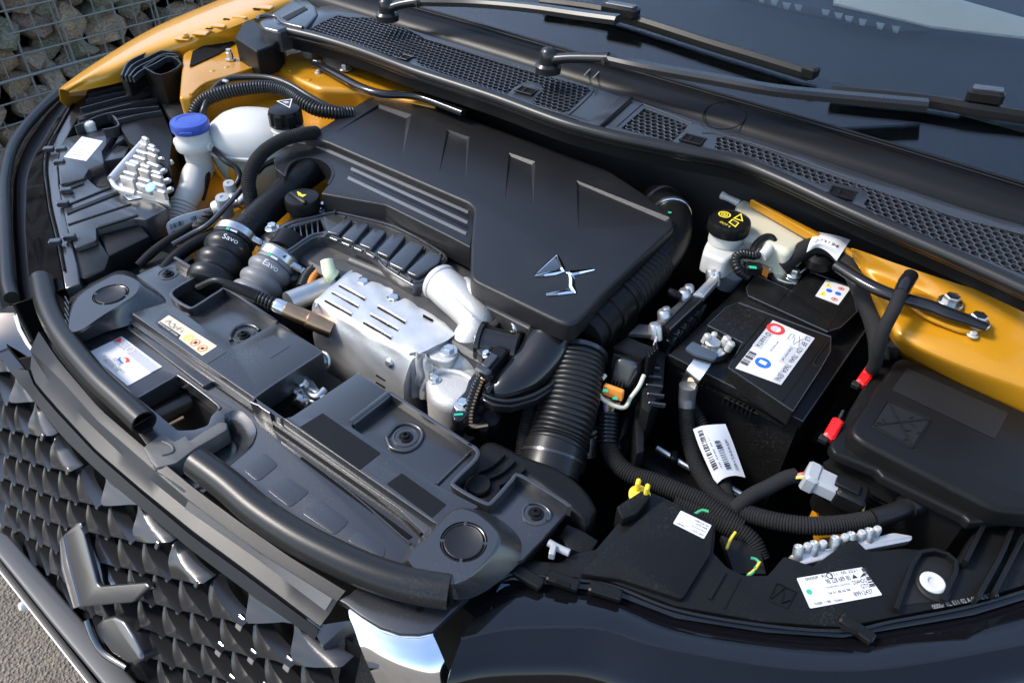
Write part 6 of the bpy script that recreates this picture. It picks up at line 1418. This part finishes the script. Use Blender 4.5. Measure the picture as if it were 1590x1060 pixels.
# grey plug
gp = thing('grey_plug', 'light grey wiring plug joined to a black socket below the fuse box', 'connector')
A, B = P(1254, 738, -.040), P(1325, 772, -.044); d = (B-A).normalized(); Y = UP.cross(d).normalized(); Z = d.cross(Y)
new('grey_shell', *box_geo(A.lerp(B, .38), ((B-A).length*.85, .026, .020), 0, .003, (d, Y, Z)), M['greyp'], gp, 30)
new('grey_collar', *box_geo(A.lerp(B, .08), (.016, .030, .024), 0, .003, (d, Y, Z)), M['greyp'], gp, 30)
new('black_socket', *box_geo(A.lerp(B, .92), (.032, .030, .024), 0, .003, (d, Y, Z)), M['plasm'], gp, 30)
new('socket_latch', *box_geo(A.lerp(B, .78)+Z*.013, (.026, .014, .005), 0, .001, (d, Y, Z)), M['plasm'], gp, 30)
for i, mm_ in enumerate(('wred', 'wgrn', 'wred', 'wwht', 'wyel')): tube('wire', [A+Y*(.006-.003*i), P(1243, 735+i*1.5, -.038), P(1234, 738+i, -.044)], .0016, M[mm_], gp, 6)
for i, mm_ in enumerate(('wgrn', 'wwht', 'wyel')): tube('wire', [B+d*.012+Y*(.004-.004*i), P(1340, 790+i*2, -.046), P(1338+i*4, 803, -.05)], .0016, M[mm_], gp, 6)
tag(slab('yellow_body_patch', PL([(1262, 790), (1300, 768), (1350, 800), (1330, 830), (1275, 835)], -.14), .02, M['yellowi'], None, .003), 'patch of yellow body paint showing below the grey plug', 'body panel')
yc = thing('yellow_clip', 'bright yellow plastic push clip on the near headlamp housing', 'clip')
c = P(993, 768, -.030)
lathe('clip_base', c, V((0, 0, 1)), [(.0115, -.002), (.0115, .002), (.009, .0035)], M['yelp'], yc, 20)
for s_ in (-1, 1): box('clip_prong', c+V((s_*.0055, .003, .009)), (.005, .008, .016), M['yelp'], yc, .3, .0015)
# ------------------------------------------------------------------ near headlamp
nh = thing('headlamp', 'near headlamp unit with a dark grey housing and two white stickers', 'headlamp', 'car headlamps')
ZH = -.036
hp = [(779, 892), (792, 879), (828, 869), (868, 872), (895, 857), (925, 852), (964, 806), (957, 786), (997, 758), (1028, 770), (1112, 811), (1108, 857), (1130, 880), (1156, 892), (1193, 892), (1218, 862), (1262, 878), (1325, 832), (1348, 855), (1400, 850), (1430, 852), (1487, 870), (1542, 776), (1640, 770), (1640, 895), (1590, 908), (1507, 934), (1388, 957), (1309, 973), (1190, 965), (1052, 941), (947, 902), (860, 892)]
slab('housing', rnd(PL(hp, ZH), .003), .03, M['plasm'], nh, .002)
for (a, b, w_, h_) in (((1086, 846), (1044, 910), 8, .004), ((1126, 886), (1102, 928), 7, .004), ((1028, 786), (1004, 822), 7, .003), ((1060, 850), (1018, 905), 2, .002), ((1150, 895), (1124, 945), 2, .002)):
    d = V((b[0]-a[0], b[1]-a[1])).normalized(); n_ = (-d.y*w_/2, d.x*w_/2)
    slab('ridge', PL([(a[0]+n_[0], a[1]+n_[1]), (a[0]-n_[0], a[1]-n_[1]), (b[0]-n_[0], b[1]-n_[1]), (b[0]+n_[0], b[1]+n_[1])], ZH+h_*.6), h_, M['plasm'], nh, .0012)
slab('raised_deck', rnd(PL([(1010, 790), (1030, 776), (1108, 814), (1104, 858), (1060, 930), (962, 898), (900, 890), (940, 850)], ZH+.006), .004), .008, M['plasm'], nh, .002)
slab('top_lug', rnd(PL([(957, 786), (997, 760), (1012, 768), (990, 796), (966, 806)], ZH+.012), .003), .03, M['plasm'], nh, .002)
lp_ = [(777, 899), (800, 890), (860, 897), (947, 908), (1052, 947), (1190, 971), (1309, 979), (1388, 964), (1507, 941), (1640, 902)]
lo_ = [(770, 906), (796, 900), (860, 908), (945, 920), (1050, 960), (1190, 982), (1309, 990), (1392, 976), (1512, 955), (1640, 916)]
slab('flange', PL(lp_, ZH-.003)+PL(lo_[::-1], ZH-.006), .012, M['gloss'], nh, .002)
tube('flange_bead', PL(lp_, ZH-.001), .0018, M['gloss'], nh, 8)
for x, y, r0 in ((874, 902, .30), (940, 918, .34), (1330, 976, -.1), (820, 896, .1)): box('flange_clip', P(x, y, ZH), (.032, .012, .008), M['plasm'], nh, r0, .0015)
for x, y in ((874, 905), (1318, 977)): box('clip_slot', P(x, y, ZH+.0045), (.014, .005, .001), M['deep'], nh, .25, .0002)
r0 = PL(lo_, ZH-.012)
crease = [(716, 992), (780, 978), (850, 974), (934, 977), (1027, 1004), (1200, 1034), (1320, 1040), (1420, 1030), (1530, 1010), (1660, 985)]
r1 = [a.lerp(b, .5)+UP*.001 for a, b in zip(r0, PL(crease, ZH+.002))]
r2 = PL(crease, ZH+.002); r3 = [p+V((.010, -.030, -.014)) for p in r2]; r4 = [p+V((.014, -.040, -.05)) for p in r2]; r5 = [p+V((.014, -.040, -.16)) for p in r2]
surf('lens', [r0, r1, r2], M['lens'], nh, 4, 5, .002); surf('lens_skirt', [r2, r3, r4, r5], M['lens'], nh, 4, 5, .002)
tube('lens_crease', r2, .0022, M['gloss'], nh, 8)
slab('lens_reflection', [P(778, 905, ZH-.008), P(792, 906, ZH-.008), P(786, 975, ZH+.004), P(728, 988, ZH+.003)], .002, mat('pale_blue_lens_reflection', (.20, .28, .36), .08), nh, .0005)  # pale blue patch painted as the reflection on the lens side
lb = film('sticker', [(1057, 792), (1105, 815), (1093, 836), (1045, 812)], ZH+.0066, M['paper'], nh)
q = Quad(P(1057, 792, ZH+.0066), P(1045, 812, ZH+.0066), P(1105, 815, ZH+.0066), .0003)
q2 = Quad(P(1105, 815, ZH+.0066), P(1057, 792, ZH+.0066), P(1093, 836, ZH+.0066), .0003)
pr(lb, M['ink'], *[pr_text(q2, t_, .06, b_, .06+l_, b_) for t_, b_, l_ in (('89912437', .30, .36), ('DS34 HDG GTG', .55, .44), ('MC4737863', .12, .44), ('03M GTG', .78, .36), ('Cornel', .78, .30))][:4], pr_text(q2, 'CORNER', .58, .80, .90, .80))
lb = film('sticker', [(1237, 897), (1339, 880), (1370, 923), (1258, 944)], ZH+.0006, M['paper'], nh)
q = Quad(P(1258, 944, ZH+.0006), P(1370, 923, ZH+.0006), P(1237, 897, ZH+.0006), .0004)
pr(lb, M['ink'], pr_text(q, '98 228 689 80', .36, .64, .70, .64, .0050), pr_text(q, 'DS4HDG', .70, .47, .89, .47, .0042), pr_text(q, 'GTG', .78, .30, .90, .30, .0042), pr_text(q, '89912437', .64, .10, .90, .10, .0046),
   pr_text(q, 'VALEO PRO LIGHTING', .32, .50, .66, .50), pr_text(q, '04 01 48 60 98', .32, .30, .62, .30), pr_text(q, 'FABR 1188', .08, .06, .30, .06), pr_text(q, 'Valeo', .34, .05, .46, .05), pr_text(q, '0000P  RL  E11  00 2221', .10, .86, .84, .86, .0030), pr_bars(q, .90, .30, .97, .95, 14, 'v'),
   pr_poly(q, [(.72, .66), (.76, .80), (.80, .66)]), pr_poly(q, [(.82, .64), (.90, .78), (.92, .70)]), pr_disc(q, .44, .885, .0032, .0024), name='lettering')
pr(lb, M['green'], pr_disc(q, .08, .50, .0028), name='green_dot')
slab('pocket', PL([(1390, 940), (1428, 856), (1485, 871), (1462, 932)], ZH+.0008), .002, M['plasd'], nh, .0005)
wall_strip('pocket_wall', [(1392, 944), (1430, 856), (1486, 870), (1464, 930)], ZH+.008, .012, .004, M['plasm'], nh)
lathe('adjuster_seat', P(1447, 913, ZH), UP, [(.0165, -.004), (.0160, .004), (.0145, .0055)], M['plasd'], nh, 28)
lathe('white_adjuster', P(1447, 906, ZH+.004), UP, [(.0118, -.004), (.0118, .003), (.010, .0048), (.0055, .0045), (.004, .002)], M['white'], nh, 28)
for pts in ([(1500, 870), (1530, 810), (1548, 778)], [(1520, 925), (1560, 850), (1586, 780)], [(1545, 918), (1590, 830)]): wall_strip('fin', pts, ZH+.012, .02, .004, M['plasm'], nh)
tri = PL([(1194, 930), (1206, 904), (1236, 918), (1222, 944)], ZH+.0006)
tube('moulded_emblem', tri+[tri[0]], .0009, M['plasm'], nh, 6, 1)
tube('moulded_emblem', PL([(1198, 928), (1218, 912), (1214, 936), (1228, 930)], ZH+.0006), .0009, M['plasm'], nh, 6, 1)
vs, fs, wd = glyphs('0000P RL E11 02 A 00 7610 0000'); A, B = P(1450, 945, ZH+.0006), P(1552, 925, ZH+.0006); d = (B-A); s_ = d.length/wd; d.normalize(); u_ = UP.cross(d)
new('moulded_lettering', [A+d*(x*s_)+u_*(y*s_*1.2) for x, y in vs], fs, M['inkg'], nh, 0)
lk = thing('lamp_heat_sink', 'silver aluminium heat sink strip with pegs on the near headlamp', 'heat sink')
slab('strip', rnd(px_path([(1226, 861, -.042), (1300, 848, -.042), (1388, 826, -.042), (1418, 831, -.042), (1416, 839, -.044), (1330, 856, -.044), (1244, 877, -.044)]), .003), .010, M['alu'], lk, .0015)
for x, y, r_ in ((1240, 852, .0058), (1264, 846, .0055), (1297, 838, .006), (1322, 832, .0055), (1350, 826, .0058)):
    lathe('peg', P(x, y, -.036), V((-.25, .35, .9)), [(r_, -.012), (r_*.85, .003), (r_*.6, .004), (r_*.5, .002)], M['cast'], lk, 14)
for x, y in ((1252, 852), (1276, 848), (1310, 838), (1336, 832), (1360, 826)): lathe('nub', P(x, y, -.040), UP, [(.0042, -.004), (.0042, .006), (.003, .008)], M['castw'], lk, 10)
wr = thing('lamp_wiring', 'small green and yellow wires inside the open back of the near headlamp', 'wiring')
for i, (pts, mm_) in enumerate((([(1128, 852), (1134, 838), (1142, 826)], 'wyel'), ([(1162, 892), (1172, 884), (1180, 872)], 'wyel'), ([(1166, 866), (1174, 868), (1180, 874)], 'wgrn'), ([(1160, 894), (1168, 890), (1174, 880)], 'wgrn'), ([(1078, 798), (1090, 792), (1100, 794)], 'wgrn'))):
    tube('wire', PL(pts, -.07 if i < 4 else -.04), .0017, M[mm_], wr, 8)
slab('dark_board', PL([(1120, 830), (1180, 850), (1190, 890), (1140, 890)], -.085), .01, M['plasd'], wr, .001)
# bright trim in the near corner
tag(surf('wing_edge_trim', [px_path([(1500, 1075, -.10), (1545, 1040, -.10), (1590, 1008, -.10), (1640, 975, -.10)]), px_path([(1540, 1085, -.085), (1570, 1055, -.085), (1600, 1030, -.085), (1650, 1000, -.085)]), px_path([(1580, 1095, -.10), (1610, 1070, -.10), (1640, 1045, -.10), (1680, 1020, -.10)])], M['satin'], None, 4, 4, .003), 'smooth grey trim edge below the near headlamp lens', 'trim')
# ================================================================== ground and stone-filled wall
am = bpy.data.materials.new('asphalt'); am.use_nodes = True; t = am.node_tree; b = t.nodes['Principled BSDF']; N = t.nodes.new; L = t.links.new
co = N('ShaderNodeTexCoord'); v1 = N('ShaderNodeTexVoronoi'); v1.inputs['Scale'].default_value = 160; L(co.outputs['Object'], v1.inputs['Vector'])
n1 = N('ShaderNodeTexNoise'); n1.inputs['Scale'].default_value = 6; n1.inputs['Detail'].default_value = 8; L(co.outputs['Object'], n1.inputs['Vector'])
r1 = N('ShaderNodeValToRGB'); r1.color_ramp.elements[0].color = (.065, .052, .038, 1); r1.color_ramp.elements[1].color = (.27, .23, .175, 1)
m1 = N('ShaderNodeMix'); m1.data_type = 'FLOAT'; m1.inputs[0].default_value = .5; L(v1.outputs['Color'], m1.inputs[2]); L(n1.outputs[0], m1.inputs[3]); L(m1.outputs[0], r1.inputs[0]); L(r1.outputs[0], b.inputs['Base Color'])
b.inputs['Roughness'].default_value = .85; bp = N('ShaderNodeBump'); bp.inputs['Strength'].default_value = .8; bp.inputs['Distance'].default_value = .01; L(v1.outputs['Distance'], bp.inputs['Height']); L(bp.outputs[0], b.inputs['Normal'])
GZ = -.95
gd = new('ground', [(-60, -60, GZ), (60, -60, GZ), (60, 60, GZ), (-60, 60, GZ)], [(0, 1, 2, 3)], am); gd['kind'] = 'structure'
sm = bpy.data.materials.new('rubble_stone'); sm.use_nodes = True; t = sm.node_tree; b = t.nodes['Principled BSDF']; N = t.nodes.new; L = t.links.new
oi = N('ShaderNodeObjectInfo'); rp = N('ShaderNodeValToRGB'); cr = rp.color_ramp
cr.elements[0].color = (.29, .20, .125, 1); cr.elements[1].color = (.21, .195, .135, 1)
for pos, c in ((.2, (.36, .27, .175)), (.4, (.22, .155, .115)), (.6, (.33, .24, .18)), (.8, (.24, .235, .16))): e = cr.elements.new(pos); e.color = (*c, 1)
L(oi.outputs['Random'], rp.inputs[0]); co = N('ShaderNodeTexCoord'); n1 = N('ShaderNodeTexNoise'); n1.inputs['Scale'].default_value = 9; n1.inputs['Detail'].default_value = 9; L(co.outputs['Object'], n1.inputs['Vector'])
mx = N('ShaderNodeMix'); mx.data_type = 'RGBA'; mx.blend_type = 'MULTIPLY'; mx.inputs[0].default_value = .7; L(rp.outputs[0], mx.inputs[6]); rr = N('ShaderNodeValToRGB'); rr.color_ramp.elements[0].position = .3; rr.color_ramp.elements[0].color = (.35, .35, .35, 1); rr.color_ramp.elements[1].position = .7; rr.color_ramp.elements[1].color = (1.3, 1.3, 1.3, 1); L(n1.outputs[0], rr.inputs[0]); L(rr.outputs[0], mx.inputs[7]); L(mx.outputs[2], b.inputs['Base Color'])
b.inputs['Roughness'].default_value = .8; bp = N('ShaderNodeBump'); bp.inputs['Strength'].default_value = .7; bp.inputs['Distance'].default_value = .02; L(n1.outputs[0], bp.inputs['Height']); L(bp.outputs[0], b.inputs['Normal'])
gw = thing('gabion_wall', 'wall of rough brown and grey stones held in wire mesh', 'stone wall')
GX = -2.75
rg = random.Random(12); meshes = []
import bmesh
for k in range(9):
    bm = bmesh.new(); bmesh.ops.create_icosphere(bm, subdivisions=2, radius=1)
    pl_ = [(V((rg.gauss(0, 1), rg.gauss(0, 1), rg.gauss(0, 1))).normalized(), rg.uniform(.42, .78)) for _ in range(11)]
    for vv in bm.verts:
        for n_, d_ in pl_:
            e = vv.co.dot(n_)-d_
            if e > 0: vv.co -= n_*e*.95
    me = bpy.data.meshes.new('stone'); bm.to_mesh(me); bm.free(); me.materials.append(sm)
    me.polygons.foreach_set('use_smooth', [True]*len(me.polygons)); me.set_sharp_from_angle(angle=math.radians(24)); meshes.append(me)
y = -.2; cnt = 0; far = []; bm = bmesh.new(); bmesh.ops.create_icosphere(bm, subdivisions=1, radius=1)
ico = ([v_.co.copy() for v_ in bm.verts], [tuple(x.index for x in p_.verts) for p_ in bm.faces]); bm.free()
zr = GZ+.04
while zr < .55:
    y = -1.6+rg.uniform(0, .1)
    while y < 6.6:
        wd = rg.uniform(.09, .16)
        done = False
        pv = CR.dot(V((GX, y, zr))-CAMLOC), CD.dot(V((GX, y, zr))-CAMLOC), CF.dot(V((GX, y, zr))-CAMLOC)
        if pv[2] > .1:
            sx, sy_ = CXP+FPX*pv[0]/pv[2], CYP+FPX*pv[1]/pv[2]
            if -90 < sx < 560 and -90 < sy_ < 380 and cnt < 298:
                o = bpy.data.objects.new('stone', rg.choice(meshes)); COL.objects.link(o); o.parent = gw
                o.location = (GX-.075+rg.uniform(-.03, .03), y, zr+rg.uniform(-.02, .02)); o.scale = (rg.uniform(.08, .11), wd*.72, rg.uniform(.065, .10)); o.rotation_euler = (rg.uniform(-.6, .6), rg.uniform(-.4, .4), rg.uniform(-.5, .5)); cnt += 1; done = True
        if not done:
            mt = Matrix.Translation(V((GX-.075, y, zr))) @ Matrix.Rotation(rg.uniform(-.6, .6), 4, 'X') @ Matrix.Rotation(rg.uniform(-.5, .5), 4, 'Z') @ Matrix.Diagonal((.085, wd*.7, .078, 1))
            far.append(([mt @ (c_*rg.uniform(.82, 1.05)) for c_ in ico[0]], ico[1]))
        y += wd
    zr += .098
if far:
    v, f = join_geo(*far); o = new('stone_fill', v, f, sm, gw, 24); o['kind'] = 'stuff'
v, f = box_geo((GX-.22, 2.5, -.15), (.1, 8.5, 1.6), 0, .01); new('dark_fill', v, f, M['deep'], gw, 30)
wm = mat('galvanised_wire', (.20, .21, .205), .5, .5)
def wire(a, b, r):
    v, f = sweep_geo([a, b], circ(6, r)); return new('wire', v, f, wm, gw, 60)
for i in range(100):
    yy = -1.6+.082*i; wire(V((GX, yy, GZ)), V((GX, yy, .6)), .003 if i % 5 else .0052)
    if i % 5 == 2: wire(V((GX+.004, yy+.018, GZ)), V((GX+.004, yy+.018, .6)), .0045)
for i in range(19):
    zz = GZ+.05+.082*i; wire(V((GX+.006, -1.7, zz)), V((GX+.006, 6.7, zz)), .0036 if i % 4 else .0066)
# ================================================================== set every thing's empty at its base
bpy.context.view_layer.update()
for o in [o for o in S.objects if o.type == 'EMPTY' and o.parent is None]:
    kids = [c for c in o.children_recursive if c.type == 'MESH']
    if not kids: continue
    lo = V((1e9,)*3); hi = V((-1e9,)*3)
    for k in kids:
        for c in k.data.vertices: 
            lo = V(map(min, lo, c.co)); hi = V(map(max, hi, c.co))
    o.location = ((lo.x+hi.x)/2, (lo.y+hi.y)/2, lo.z)
    for c in o.children: c.matrix_parent_inverse = Matrix.Translation(-o.location)
